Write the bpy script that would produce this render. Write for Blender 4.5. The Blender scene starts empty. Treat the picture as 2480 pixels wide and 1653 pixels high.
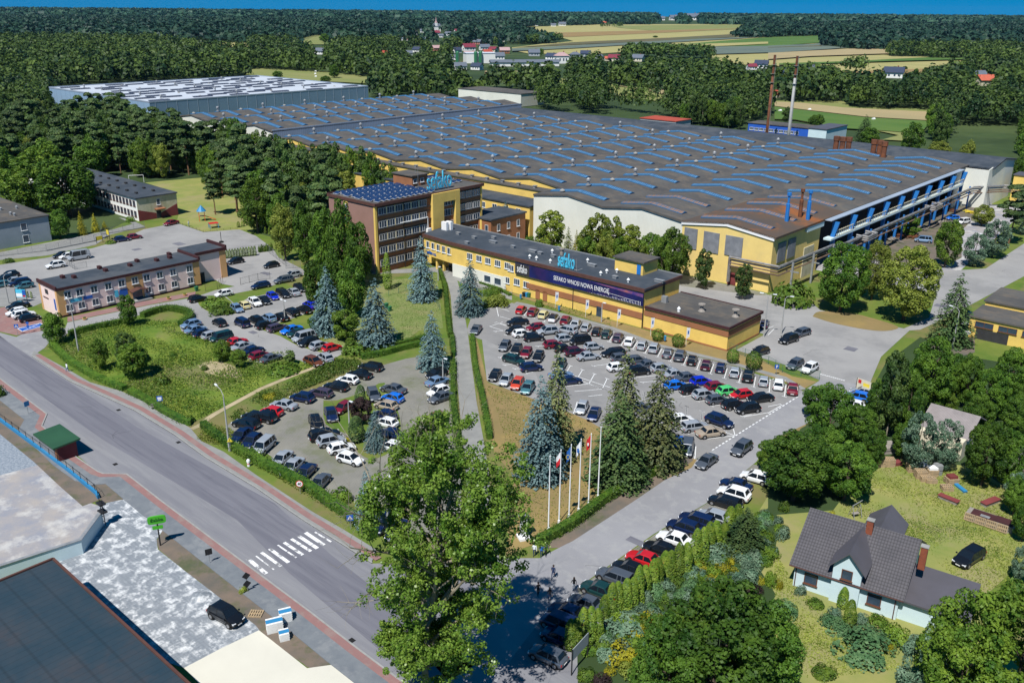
import bpy, math, random
import numpy as np
from mathutils import Matrix, Vector
R=math.radians
sc=bpy.context.scene
col=sc.collection
# ---------------------------------------------------------------- camera
F=2174.7; PIT=0.357199; ROL=0.0081712; HD=-0.7299136; CH=62.0
_r=np.array([1,0,0.]);_fw=np.array([0,math.cos(PIT),-math.sin(PIT)]);_up=np.array([0,math.sin(PIT),math.cos(PIT)])
CR=math.cos(ROL)*_r+math.sin(ROL)*_up; CU=-math.sin(ROL)*_r+math.cos(ROL)*_up
cam=bpy.data.cameras.new('camera'); cam.sensor_width=36; cam.lens=F/2480*36; cam.clip_end=30000; cam.clip_start=1
camo=bpy.data.objects.new('camera',cam); col.objects.link(camo)
camo.matrix_world=Matrix(((CR[0],CU[0],-_fw[0],0),(CR[1],CU[1],-_fw[1],0),(CR[2],CU[2],-_fw[2],CH),(0,0,0,1)))
sc.camera=camo
# ---------------------------------------------------------------- sky, sun, exposure
SUN_EL=57; SUN_AZ=244    # direction the light comes FROM, degrees counter-clockwise from +x
wd=bpy.data.worlds.new('World'); sc.world=wd; wd.use_nodes=True
nt=wd.node_tree; bg=nt.nodes['Background']
sky=nt.nodes.new('ShaderNodeTexSky'); sky.sky_type='NISHITA'; sky.sun_disc=False
sky.sun_elevation=R(SUN_EL); sky.sun_rotation=R(90-SUN_AZ); sky.air_density=1.0; sky.dust_density=0.0; sky.ozone_density=4.0; sky.altitude=1500
tc=nt.nodes.new('ShaderNodeTexCoord'); sx=nt.nodes.new('ShaderNodeSeparateXYZ'); mx=nt.nodes.new('ShaderNodeMapRange'); mx.inputs[1].default_value=0; mx.inputs[2].default_value=1; mx.inputs[3].default_value=.2; mx.inputs[4].default_value=1
cb=nt.nodes.new('ShaderNodeCombineXYZ'); hs=nt.nodes.new('ShaderNodeHueSaturation'); hs.inputs['Saturation'].default_value=1.5; hs.inputs['Value'].default_value=1.1; hs.inputs['Hue'].default_value=0.49
L=nt.links.new
L(tc.outputs['Generated'],sx.inputs[0]); L(sx.outputs[0],cb.inputs[0]); L(sx.outputs[1],cb.inputs[1]); L(sx.outputs[2],mx.inputs[0]); L(mx.outputs[0],cb.inputs[2])
L(cb.outputs[0],sky.inputs[0]); L(sky.outputs[0],hs.inputs['Color']); L(hs.outputs[0],bg.inputs[0]); bg.inputs[1].default_value=0.07
sun=bpy.data.lights.new('sun','SUN'); sun.energy=5.0; sun.angle=R(0.5); sun.color=(1,0.97,0.91)
suno=bpy.data.objects.new('sun',sun); col.objects.link(suno)
sd=Vector((math.cos(R(SUN_AZ))*math.cos(R(SUN_EL)),math.sin(R(SUN_AZ))*math.cos(R(SUN_EL)),math.sin(R(SUN_EL))))
suno.rotation_euler=sd.to_track_quat('Z','Y').to_euler()
sc.view_settings.view_transform='Standard'; sc.view_settings.look='None'; sc.view_settings.exposure=0.3; sc.view_settings.gamma=1
sc.cycles.max_bounces=5; sc.cycles.diffuse_bounces=2; sc.cycles.glossy_bounces=2; sc.cycles.transparent_max_bounces=4
# ---------------------------------------------------------------- geometry of the place: photo point -> point on the ground / on a wall plane
def S(t,x,y):
    if t=='s': return (x,y)
    if t in EXT: o=EXT[t]; return (o[0]+x*o[2],o[1]+y*o[2])
    oy={'a':0,'b':400,'c':800}.get(t[0])
    if oy is None: oy=1200 if t[1] in '14' else 1240
    return ((int(t[1])-1)*620+x*.26349, oy+y*.26349)
EXT={'e1':(1120,700,.15306),'e2':(1460,820,.15306),'e3':(420,660,.17857),'e4':(0,620,.10204),'v':(880,90,.255)}
def ray(t,x,y):
    p=S(t,x,y); return (p[0]-1240)/F*CR-(p[1]-826.5)/F*CU+_fw
def W(t,x,y,z=0.):
    d=ray(t,x,y); k=(z-CH)/d[2]; return np.array([k*d[0],k*d[1]])
Uv=np.array([math.cos(HD),math.sin(HD)]); Vv=np.array([-math.sin(HD),math.cos(HD)])
def XY(u,v): return u*Uv+v*Vv
def uv(t,x,y,z=0.):
    g=W(t,x,y,z); return float(g@Uv),float(g@Vv)
def PV(t,x,y,v0):     # plane v=v0 -> (u,z)
    d=ray(t,x,y); k=v0/(d[:2]@Vv); return float(k*(d[:2]@Uv)),float(CH+k*d[2])
def PU(t,x,y,u0):
    d=ray(t,x,y); k=u0/(d[:2]@Uv); return float(k*(d[:2]@Vv)),float(CH+k*d[2])
def hgt(b,t):
    g=W(*b); d=ray(*t); return CH+np.hypot(*g)*d[2]/np.hypot(d[0],d[1])
def proj(P):          # world points (n,3) -> photo pixels
    P=np.asarray(P,float)-np.array([0,0,CH]); k=P@_fw
    return np.stack([1240+F*(P@CR)/k, 826.5-F*(P@CU)/k],1)
def inpoly(P,poly):
    x,y=P[:,0],P[:,1]; c=np.zeros(len(P),bool); n=len(poly)
    for i in range(n):
        x1,y1=poly[i];x2,y2=poly[i-1]
        m=((y1>y)!=(y2>y)); 
        if y1!=y2: c^= m&(x<(x2-x1)*(y-y1)/(y2-y1)+x1)
    return c
# ---------------------------------------------------------------- materials
def mat(name,c1,c2=None,rough=.85,scale=1.,metal=0.,bump=0.,c3=None,scale3=None,amt=.6,stretch=None,spec=.3,lo=.35,hi=.65,detail=5,coords='Object',wave=None,sub=None,th3=(.5,.62)):
    m=bpy.data.materials.new(name); m.use_nodes=True; t=m.node_tree; b=t.nodes['Principled BSDF']
    b.inputs['Roughness'].default_value=rough; b.inputs['Metallic'].default_value=metal; b.inputs['Specular IOR Level'].default_value=spec
    b.inputs['Base Color'].default_value=(*c1,1); m.diffuse_color=(*c1,1)
    l=t.links.new
    if c2 is not None:
        tc=t.nodes.new('ShaderNodeTexCoord'); mp=t.nodes.new('ShaderNodeMapping'); l(tc.outputs[coords],mp.inputs[0])
        if stretch: mp.inputs['Scale'].default_value=stretch
        n=t.nodes.new('ShaderNodeTexNoise'); n.inputs['Scale'].default_value=scale; n.inputs['Detail'].default_value=detail; n.inputs['Roughness'].default_value=.65; l(mp.outputs[0],n.inputs[0])
        mr=t.nodes.new('ShaderNodeMapRange'); mr.inputs[1].default_value=lo; mr.inputs[2].default_value=hi; l(n.outputs[0],mr.inputs[0])
        mi=t.nodes.new('ShaderNodeMix'); mi.data_type='RGBA'; mi.inputs[6].default_value=(*c1,1); mi.inputs[7].default_value=(*c2,1); l(mr.outputs[0],mi.inputs[0]); out=mi.outputs[2]
        if c3 is not None:
            n3=t.nodes.new('ShaderNodeTexNoise'); n3.inputs['Scale'].default_value=scale3; n3.inputs['Detail'].default_value=6; n3.inputs['Roughness'].default_value=.7; l(mp.outputs[0],n3.inputs[0])
            mr3=t.nodes.new('ShaderNodeMapRange'); mr3.inputs[1].default_value=th3[0]; mr3.inputs[2].default_value=th3[1]; mr3.inputs[4].default_value=amt; l(n3.outputs[0],mr3.inputs[0])
            m3=t.nodes.new('ShaderNodeMix'); m3.data_type='RGBA'; l(out,m3.inputs[6]); m3.inputs[7].default_value=(*c3,1); l(mr3.outputs[0],m3.inputs[0]); out=m3.outputs[2]
        if wave:      # (axis, scale, dark factor): seams, corrugation, tiles
            for ax,ws,dk,wd_ in wave:
                wv=t.nodes.new('ShaderNodeTexWave'); wv.bands_direction=ax; wv.inputs['Scale'].default_value=ws; l(tc.outputs[coords],wv.inputs[0])
                wr=t.nodes.new('ShaderNodeMapRange'); wr.inputs[1].default_value=0; wr.inputs[2].default_value=wd_; wr.inputs[3].default_value=dk; wr.inputs[4].default_value=1; l(wv.outputs[1],wr.inputs[0])
                mm=t.nodes.new('ShaderNodeMix'); mm.data_type='RGBA'; mm.blend_type='MULTIPLY'; mm.inputs[0].default_value=1; l(out,mm.inputs[6]); l(wr.outputs[0],mm.inputs[7]); out=mm.outputs[2]
        l(out,b.inputs['Base Color'])
        if bump:
            bp=t.nodes.new('ShaderNodeBump'); bp.inputs['Strength'].default_value=bump; bp.inputs['Distance'].default_value=.3; l(n.outputs[0],bp.inputs['Height']); l(bp.outputs[0],b.inputs['Normal'])
    return m
def leafmat(name,c1,c2,scale=.35,tr=.35,rough=.55):
    m=bpy.data.materials.new(name); m.use_nodes=True; t=m.node_tree; b=t.nodes['Principled BSDF']; l=t.links.new; m.diffuse_color=(*c1,1)
    b.inputs['Roughness'].default_value=rough; b.inputs['Specular IOR Level'].default_value=.25
    g=t.nodes.new('ShaderNodeNewGeometry'); oi=t.nodes.new('ShaderNodeObjectInfo')
    n=t.nodes.new('ShaderNodeTexNoise'); n.inputs['Scale'].default_value=scale; n.inputs['Detail'].default_value=4; n.inputs['Roughness'].default_value=.8; l(g.outputs['Position'],n.inputs[0])
    mr=t.nodes.new('ShaderNodeMapRange'); mr.inputs[1].default_value=.38; mr.inputs[2].default_value=.64; l(n.outputs[0],mr.inputs[0])
    mi=t.nodes.new('ShaderNodeMix'); mi.data_type='RGBA'; mi.inputs[6].default_value=(*c1,1); mi.inputs[7].default_value=(*c2,1); l(mr.outputs[0],mi.inputs[0])
    hs=t.nodes.new('ShaderNodeHueSaturation'); ma=t.nodes.new('ShaderNodeMapRange'); ma.inputs[3].default_value=.75; ma.inputs[4].default_value=1.3; l(oi.outputs['Random'],ma.inputs[0]); l(ma.outputs[0],hs.inputs['Value']); l(mi.outputs[2],hs.inputs['Color'])
    l(hs.outputs[0],b.inputs['Base Color'])
    if tr:
        ts=t.nodes.new('ShaderNodeBsdfTranslucent'); ms=t.nodes.new('ShaderNodeMixShader'); ms.inputs[0].default_value=tr
        l(hs.outputs[0],ts.inputs[0]); l(b.outputs[0],ms.inputs[1]); l(ts.outputs[0],ms.inputs[2]); l(ms.outputs[0],t.nodes['Material Output'].inputs[0])
    return m
M={}
def A(k,*a,**kw): M[k]=mat(k,*a,**kw)
A('asphalt_road',(.21,.21,.225),(.165,.165,.185),scale=.35,stretch=(.08,1,1),c3=(.26,.26,.265),scale3=.8,amt=.4)
A('asphalt_lane',(.125,.125,.15),(.16,.16,.185),scale=.55,stretch=(.05,1,1),c3=(.1,.1,.125),scale3=1.2,amt=.6)
A('asphalt_private',(.26,.26,.275),(.21,.21,.225),scale=.07,c3=(.3,.3,.3),scale3=.5,amt=.5)
A('asphalt_lot',(.20,.195,.195),(.26,.255,.25),scale=.12,c3=(.15,.15,.155),scale3=.06,amt=.7)
A('asphalt_pale',(.29,.285,.28),(.24,.235,.235),scale=.1,c3=(.2,.2,.2),scale3=.05,amt=.6)
A('block_paving',(.25,.24,.21),(.19,.185,.165),scale=.15,c3=(.12,.14,.06),scale3=.12,amt=.55,wave=[('X',1.1,.75,.3),('Y',1.1,.75,.3)])
A('pavement_grey',(.25,.25,.24),(.2,.2,.195),scale=.4)
A('pavement_dark',(.13,.145,.165),(.17,.185,.2),scale=.5,c3=(.3,.3,.3),scale3=.3,amt=.3)
A('pavement_red',(.26,.135,.125),(.22,.13,.125),scale=.5,c3=(.25,.2,.18),scale3=.4,amt=.5)
A('kerb',(.3,.3,.29),(.24,.24,.23),scale=1)
A('marking',(.75,.76,.76),(.55,.56,.57),scale=1.5)
A('marking_worn',(.72,.72,.72),(.2,.2,.21),scale=.9,lo=.5,hi=.6)
A('dusty_paving',(.18,.205,.235),(.24,.26,.285),scale=2.5,c3=(.66,.67,.68),scale3=.75,amt=.85,th3=(.48,.62),detail=12,wave=[('X',.8,.82,.12),('Y',.8,.82,.12)])
A('blue_gravel',(.13,.165,.21),(.3,.33,.37),scale=3.,detail=10)
A('concrete',(.33,.3,.28),(.23,.24,.28),scale=.3,c3=(.5,.49,.47),scale3=.2,amt=.7,detail=8)
A('concrete_cream',(.6,.58,.5),(.54,.52,.45),scale=.1,bump=.02)
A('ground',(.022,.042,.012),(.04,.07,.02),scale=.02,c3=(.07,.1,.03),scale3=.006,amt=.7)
A('grass',(.07,.13,.015),(.14,.17,.03),scale=.12,c3=(.17,.14,.06),scale3=.07,amt=.8,bump=.3)
A('scrub_grass',(.07,.14,.012),(.17,.21,.03),scale=.15,c3=(.17,.15,.07),scale3=.06,amt=.75,bump=.4,detail=8)
A('green_lawn',(.12,.17,.04),(.19,.21,.075),scale=.25,c3=(.24,.21,.1),scale3=.12,amt=.6,bump=.2)
A('dry_lawn',(.24,.17,.075),(.17,.14,.055),scale=.2,c3=(.32,.22,.08),scale3=.1,amt=.6,bump=.2)
A('garden_lawn',(.17,.21,.05),(.26,.25,.08),scale=.15,c3=(.26,.22,.12),scale3=.08,amt=.6,bump=.2)
A('bare_soil',(.17,.13,.1),(.11,.1,.085),scale=.3,c3=(.05,.08,.02),scale3=.2,amt=.6,bump=.3)
A('sand',(.42,.34,.22),(.28,.24,.14),scale=.3)
for k,c,d in [('field_straw',(.36,.31,.13),(.28,.27,.1)),('field_brown',(.22,.14,.055),(.27,.19,.08)),('field_dark',(.12,.09,.05),(.09,.1,.045)),('field_green',(.05,.12,.02),(.09,.15,.03)),('field_blue',(.09,.12,.11),(.13,.16,.12)),('field_meadow',(.15,.19,.05),(.22,.22,.08)),('field_tan',(.36,.28,.15),(.3,.25,.13))]: A(k,c,d,scale=.008,stretch=(1,3,1),c3=d,scale3=.03,amt=.6)
A('roof_felt',(.062,.06,.06),(.1,.095,.088),scale=.09,c3=(.15,.12,.09),scale3=.22,amt=.55,detail=8,wave=[('Y',.16,.78,.03)])
A('roof_rust',(.075,.062,.055),(.11,.07,.045),scale=.08,c3=(.28,.09,.02),scale3=.07,amt=.8,th3=(.52,.66))
A('roof_dark',(.035,.046,.06),(.055,.066,.085),scale=.2,c3=(.09,.095,.1),scale3=.1,amt=.5)
A('roof_shop',(.012,.035,.055),(.03,.045,.06),scale=.15,c3=(.05,.045,.05),scale3=.1,amt=.5,wave=[('X',.35,.8,.05),('Y',.12,.8,.05)])
A('roof_white',(.46,.5,.56),(.4,.44,.5),scale=.05)
A('wall_yellow',(.76,.53,.14),(.68,.47,.12),scale=.3,c3=(.55,.38,.12),scale3=.15,amt=.35)
A('wall_yellow_pale',(.78,.58,.2),(.7,.52,.18),scale=.2,c3=(.5,.4,.2),scale3=.12,amt=.35)
A('wall_white',(.72,.72,.65),(.64,.64,.57),scale=.1,wave=[('X',.8,.85,.25)])
A('wall_corrugated',(.3,.36,.45),(.24,.3,.38),scale=.1,wave=[('Y',.35,.7,.15)])
A('wall_newhall',(.24,.36,.5),(.21,.32,.46),scale=.1,wave=[('X',.05,.75,.02),('Z',.5,.9,.3)])
A('wall_brown',(.33,.14,.065),(.27,.115,.055),scale=.3,wave=[('Z',1.5,.9,.2)])
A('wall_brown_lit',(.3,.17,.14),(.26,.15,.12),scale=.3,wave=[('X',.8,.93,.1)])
A('wall_peach',(.78,.61,.57),(.73,.56,.52),scale=.3)
A('wall_orange',(.62,.36,.16),(.56,.32,.14),scale=.3)
A('wall_lightblue',(.55,.68,.72),(.5,.62,.66),scale=.4)
A('wall_greyblue',(.27,.31,.35),(.23,.27,.31),scale=.3,wave=[('Z',1.2,.94,.2)])
A('wall_cream',(.55,.5,.38),(.45,.42,.28),scale=.4,c3=(.3,.3,.18),scale3=.5,amt=.6)
A('wall_maroon',(.2,.045,.045),(.16,.035,.035),scale=.5,wave=[('Z',2,.8,.3)])
A('trim_maroon',(.06,.02,.022),(.045,.016,.018),scale=1)
A('trim_brown',(.1,.045,.035),(.08,.035,.028),scale=1)
A('trim_dark',(.03,.03,.033),(.04,.04,.043),scale=1)
A('trim_blue',(.02,.17,.5),(.025,.15,.42),scale=.5,rough=.5)
A('skylight_frame',(.035,.13,.26),(.03,.1,.2),scale=1,rough=.5)
A('skylight_glass',(.07,.16,.28),(.045,.11,.21),scale=.5,rough=.25,spec=.5,wave=[('X',.5,2.2,.12)])
A('skylight_rusty',(.2,.12,.08),(.1,.11,.14),scale=.6,rough=.5,wave=[('X',.5,1.7,.12)])
A('panel_sheet',(.2,.18,.15),(.16,.15,.13),scale=.3,wave=[('X',.6,.7,.2)])
A('wall_blue',(.02,.11,.5),(.02,.09,.42),scale=.3)
A('metal_grey',(.35,.36,.37),(.25,.26,.27),scale=1,rough=.45,metal=.3)
A('pipe_metal',(.42,.42,.42),(.25,.22,.2),scale=.5,rough=.4,metal=.5)
A('pipe_rust',(.1,.06,.04),(.2,.14,.1),scale=.5,rough=.7)
A('rust',(.2,.07,.03),(.09,.04,.025),scale=.6,rough=.8)
A('louvre',(.18,.19,.21),(.26,.27,.29),scale=.5,wave=[('Z',2.5,.5,.4)])
A('glass',(.02,.035,.06),(.05,.08,.12),scale=.4,rough=.12,spec=.6)
A('glass_car',(.008,.012,.018),None,rough=.08,spec=.6)
A('frame_white',(.72,.73,.74),None,rough=.5)
A('frame_brown',(.12,.05,.03),None,rough=.6)
A('solar',(.01,.022,.06),(.015,.03,.08),scale=1,rough=.15,spec=.6,wave=[('X',.55,3.,.04),('Y',.9,3.,.04)])
A('solar_grey',(.035,.045,.075),(.06,.07,.1),scale=1,rough=.3,spec=.4)
A('tyre',(.012,.012,.012),None,rough=.9)
A('rim',(.35,.35,.36),None,rough=.35,metal=.6)
A('lamp_glass',(.7,.72,.75),None,rough=.1,spec=.6)
A('tail_red',(.35,.01,.01),None,rough=.2)
A('plate',(.7,.7,.7),None)
A('tile_roof',(.085,.08,.09),(.065,.062,.072),scale=.6,rough=.5,wave=[('X',1.0,.55,.35),('Y',.9,.55,.35)])
A('roof_metal',(.1,.095,.11),(.085,.08,.09),scale=.3,rough=.45)
A('roof_old',(.27,.24,.24),(.2,.18,.18),scale=.6,wave=[('X',1.6,.75,.3)])
A('roof_green',(.03,.09,.045),(.025,.075,.038),scale=.3,rough=.5,wave=[('X',.9,.75,.2)])
A('brick_red',(.28,.08,.04),(.2,.06,.035),scale=2,wave=[('Z',3,.6,.2)])
A('wood_pale',(.42,.3,.17),(.3,.23,.15),scale=2)
A('wood_grey',(.3,.27,.24),(.2,.18,.16),scale=2)
A('bark',(.1,.075,.05),(.05,.04,.03),scale=1.5)
A('bark_pine',(.22,.12,.06),(.1,.06,.04),scale=1)
A('bark_pale',(.3,.26,.2),(.14,.12,.08),scale=1.2)
A('concrete_pole',(.38,.38,.37),(.3,.3,.29),scale=1)
A('white_paint',(.78,.78,.78),None,rough=.5)
A('black_paint',(.02,.02,.022),None,rough=.5)
A('fence_green',(.05,.16,.11),None,rough=.6)
A('fence_grey',(.16,.17,.18),None,rough=.6)
A('sign_blue',(.02,.1,.4),None,rough=.5)
A('sign_red',(.5,.02,.02),None,rough=.5)
A('sign_yellow',(.7,.55,.05),None,rough=.5)
A('sign_green',(.06,.35,.02),None,rough=.5)
A('letters_cyan',(.1,.55,.75),(.06,.4,.6),scale=3,rough=.4)
A('banner_navy',(.006,.01,.045),(.015,.02,.12),scale=.12,c3=(.06,.02,.12),scale3=.2,amt=.4,rough=.4)
A('banner_glow',(.35,.12,.12),(.03,.03,.2),scale=.3,rough=.4)
A('cloth_blue',(.02,.12,.4),None); A('cloth_red',(.55,.02,.03),None); A('cloth_white',(.75,.75,.75),None)
A('skin',(.5,.3,.22),None,rough=.6); A('hair',(.04,.025,.02),None); A('suit_navy',(.015,.03,.08),None); A('suit_black',(.012,.012,.015),None); A('shirt_white',(.7,.72,.75),None); A('jeans',(.05,.12,.28),None); A('shirt_red',(.35,.06,.05),None)
A('plastic_green',(.03,.15,.07),None,rough=.5); A('plastic_blue',(.03,.2,.4),None,rough=.5); A('plastic_orange',(.6,.1,.03),None,rough=.5); A('plastic_yellow',(.7,.5,.05),None,rough=.5)
A('tile_red',(.4,.07,.04),(.3,.06,.04),scale=.5); A('tile_maroon',(.2,.03,.05),(.15,.03,.05),scale=.5); A('tile_navy',(.03,.045,.09),(.04,.05,.08),scale=.5); A('tile_orange',(.5,.12,.07),(.4,.1,.06),scale=.5); A('tile_pink',(.42,.28,.28),(.36,.24,.24),scale=.5); A('tile_slate',(.12,.14,.18),(.1,.12,.15),scale=.5)
A('wall_plain_white',(.72,.72,.7),None); A('wall_brick_far',(.4,.17,.12),None); A('wall_plain_cream',(.6,.55,.42),None); A('wall_plain_grey',(.35,.38,.4),None)
def LM(k,*a,**kw): M[k]=leafmat(k,*a,**kw)
LM('leaf_oak',(.03,.085,.01),(.13,.23,.025))
LM('leaf_poplar',(.07,.16,.018),(.26,.38,.06),scale=.6,rough=.33)
LM('leaf_lime',(.1,.15,.015),(.33,.37,.07),scale=.7)
LM('leaf_bright',(.05,.12,.014),(.18,.27,.03),scale=.5)
LM('leaf_ash',(.03,.09,.012),(.12,.22,.025),scale=.4)
LM('leaf_yellowgreen',(.07,.12,.014),(.26,.3,.04),scale=.6)
LM('leaf_birch',(.035,.085,.02),(.13,.2,.045))
LM('needle_blue',(.06,.12,.13),(.19,.29,.29),scale=.8,tr=.15)
LM('needle_green',(.045,.08,.025),(.2,.21,.08),scale=.8,tr=.2)
LM('needle_dark',(.025,.06,.02),(.1,.15,.045),scale=.5,tr=.15)
LM('needle_pine',(.025,.065,.02),(.11,.16,.045),scale=.4,tr=.15)
LM('needle_pineblue',(.05,.11,.065),(.18,.26,.17),scale=.7,tr=.15)
LM('leaf_thuja',(.06,.13,.012),(.19,.26,.03),scale=1.2,tr=.2)
LM('leaf_gold',(.2,.2,.015),(.4,.36,.02),scale=1,tr=.3)
LM('leaf_purple',(.03,.02,.02),(.07,.04,.04),scale=1)
LM('leaf_juniper',(.05,.13,.05),(.14,.25,.1),scale=1,tr=.15)
LM('leaf_hedge',(.04,.10,.01),(.13,.19,.025),scale=1.2,tr=.2)
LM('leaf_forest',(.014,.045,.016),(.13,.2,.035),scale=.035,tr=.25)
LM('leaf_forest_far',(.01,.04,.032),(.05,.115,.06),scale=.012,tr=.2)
# ---------------------------------------------------------------- mesh helpers
class MB:
    def __init__(s,ou=0.,ov=0.): s.v=[];s.f=[];s.m=[];s.o=(ou,ov)
    def P(s,p): s.v.append((p[0]-s.o[0],p[1]-s.o[1],p[2])); return len(s.v)-1
    def face(s,ps,mi=0): s.f.append([s.P(p) for p in ps]); s.m.append(mi)
    def box(s,x0,y0,z0,x1,y1,z1,mi=0):
        if x0>x1:x0,x1=x1,x0
        if y0>y1:y0,y1=y1,y0
        if z0>z1:z0,z1=z1,z0
        i=[s.P(p) for p in ((x0,y0,z0),(x1,y0,z0),(x1,y1,z0),(x0,y1,z0),(x0,y0,z1),(x1,y0,z1),(x1,y1,z1),(x0,y1,z1))]
        for q in ((3,2,1,0),(4,5,6,7),(0,1,5,4),(1,2,6,5),(2,3,7,6),(3,0,4,7)): s.f.append([i[k] for k in q]); s.m.append(mi)
        return s
    def prism(s,poly,z0,z1,mi=0,top=None):
        a=0.
        for i in range(len(poly)): a+=poly[i-1][0]*poly[i][1]-poly[i][0]*poly[i-1][1]
        if a<0: poly=poly[::-1]
        n=len(poly); b=[s.P((p[0],p[1],z0)) for p in poly]; t=[s.P((p[0],p[1],z1)) for p in poly]
        s.f.append(b[::-1]); s.m.append(mi); s.f.append(t); s.m.append(mi if top is None else top)
        for i in range(n): s.f.append([b[i-1],b[i],t[i],t[i-1]]); s.m.append(mi)
        return s
    def hull(s,rings,mi=0,cap=True):   # loft through rings of equal length
        ids=[[s.P(p) for p in r] for r in rings]; n=len(ids[0])
        for a,b in zip(ids,ids[1:]):
            for i in range(n): s.f.append([a[i-1],a[i],b[i],b[i-1]]); s.m.append(mi)
        if cap: s.f.append(ids[0][::-1]); s.m.append(mi); s.f.append(ids[-1]); s.m.append(mi)
        return s
    def tube(s,p,q,r0,r1=None,n=6,mi=0):
        r1=r0 if r1 is None else r1; p=Vector(p);q=Vector(q); d=(q-p).normalized(); a=d.orthogonal().normalized(); b=d.cross(a)
        return s.hull([[c+(a*math.cos(k*2*math.pi/n)+b*math.sin(k*2*math.pi/n))*r for k in range(n)] for c,r in ((p,r0),(q,r1))],mi)
    def path(s,pts,r,n=6,mi=0):
        for a,b in zip(pts,pts[1:]): s.tube(a,b,r,r,n,mi)
        return s
    def lathe(s,c,prof,n=10,mi=0):
        return s.hull([[(c[0]+r*math.cos(k*2*math.pi/n),c[1]+r*math.sin(k*2*math.pi/n),c[2]+z) for k in range(n)] for r,z in prof],mi)
    def mesh(s,name,mats,smooth=False):
        me=bpy.data.meshes.new(name); me.from_pydata(s.v,[],s.f); 
        for m in mats: me.materials.append(M[m] if isinstance(m,str) else m)
        me.polygons.foreach_set('material_index',s.m)
        if smooth: me.polygons.foreach_set('use_smooth',[True]*len(s.f))
        me.update(); return me
    def build(s,name,mats,parent=None,smooth=False,**kw):
        if isinstance(mats,(str,bpy.types.Material)): mats=[mats]
        return link(name,s.mesh(name,mats,smooth),parent,**kw)
def link(name,me,parent=None,loc=None,rz=None,scale=None,label=None,cat=None,group=None,kind=None):
    o=bpy.data.objects.new(name,me); col.objects.link(o)
    if parent is not None: o.parent=parent
    if loc is not None: o.location=loc if len(loc)==3 else (loc[0],loc[1],0)
    if rz is not None: o.rotation_euler=(0,0,rz)
    if scale is not None: o.scale=scale
    return tag(o,label,cat,group,kind)
def tag(o,label=None,cat=None,group=None,kind=None):
    for k,v in (('label',label),('category',cat),('group',group),('kind',kind)):
        if v: o[k]=v
    return o
def thing(name,label,cat,u=None,v=None,xy=None,z=0,rz=HD,group=None):
    p=XY(u,v) if xy is None else xy
    return link(name,None,None,(p[0],p[1],z),rz,label=label,cat=cat,group=group)
def copy_tree(o,parent=None):
    c=o.copy(); col.objects.link(c); c.parent=parent
    for ch in o.children: copy_tree(ch,c)
    return c
# ================================================================ GROUND
def pix(spec):   # "tile x y x y ; tile x y" -> [(tile,x,y)...]
    out=[]
    for seg in spec.split(';'):
        w=seg.split(); t=w[0]; n=list(map(float,w[1:]))
        out+= [(t,n[i],n[i+1]) for i in range(0,len(n),2)]
    return out
def puv(spec): return [uv(*p) for p in pix(spec)]
def struct(name,poly,z,m):
    b=MB(); b.face([(p[0],p[1],0) for p in ccw(poly)]); return b.build(name,m,loc=(0,0,z),rz=HD,kind='structure')
def ccw(poly):
    a=sum(poly[i-1][0]*poly[i][1]-poly[i][0]*poly[i-1][1] for i in range(len(poly))); return poly if a>0 else poly[::-1]
def smooth(pts,k=4):   # Catmull-Rom through points
    out=[]; n=len(pts)
    for i in range(n-1):
        p0=np.array(pts[max(i-1,0)]);p1=np.array(pts[i]);p2=np.array(pts[i+1]);p3=np.array(pts[min(i+2,n-1)])
        for j in range(k):
            t=j/k; out.append(tuple(.5*((2*p1)+(-p0+p2)*t+(2*p0-5*p1+4*p2-p3)*t*t+(-p0+3*p1-3*p2+p3)*t**3)))
    return out+[tuple(pts[-1])]
def ribbon_pts(pts,w,off=0.):
    pts=[np.array(p[:2],float) for p in pts]; L_=[];R_=[]
    for i,p in enumerate(pts):
        d=pts[min(i+1,len(pts)-1)]-pts[max(i-1,0)]; d=d/np.hypot(*d); n=np.array([-d[1],d[0]])
        L_.append(p+n*(off+w/2)); R_.append(p+n*(off-w/2))
    return L_,R_
def ribbon(b,pts,w,z0=0.,z1=None,off=0.,mi=0):
    l,r=ribbon_pts(pts,w,off)
    for i in range(len(l)-1):
        if z1 is None: b.face([(*r[i],z0),(*r[i+1],z0),(*l[i+1],z0),(*l[i],z0)],mi)
        else: b.prism([tuple(r[i]),tuple(r[i+1]),tuple(l[i+1]),tuple(l[i])],z0,z1,mi)
    return b
b=MB(); b.face([(-9000,-60,0),(9000,-60,0),(9000,6800,0),(-9000,6800,0)]); b.build('ground','ground',loc=(0,0,-.3),kind='structure')
# near the site the ground is mown and rough grass
struct('grass_ground',[(-620,-20),(60,-20),(60,360),(-330,400),(-620,400)],-.02,'grass')
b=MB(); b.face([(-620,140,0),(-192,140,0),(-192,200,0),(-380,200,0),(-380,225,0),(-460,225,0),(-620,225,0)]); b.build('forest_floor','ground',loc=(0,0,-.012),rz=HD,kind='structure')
struct('forest_floor',[(-380,362),(-30,362),(-30,260),(60,260),(60,400),(-620,400),(-620,376),(-380,376)],-.012,'ground')
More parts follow.
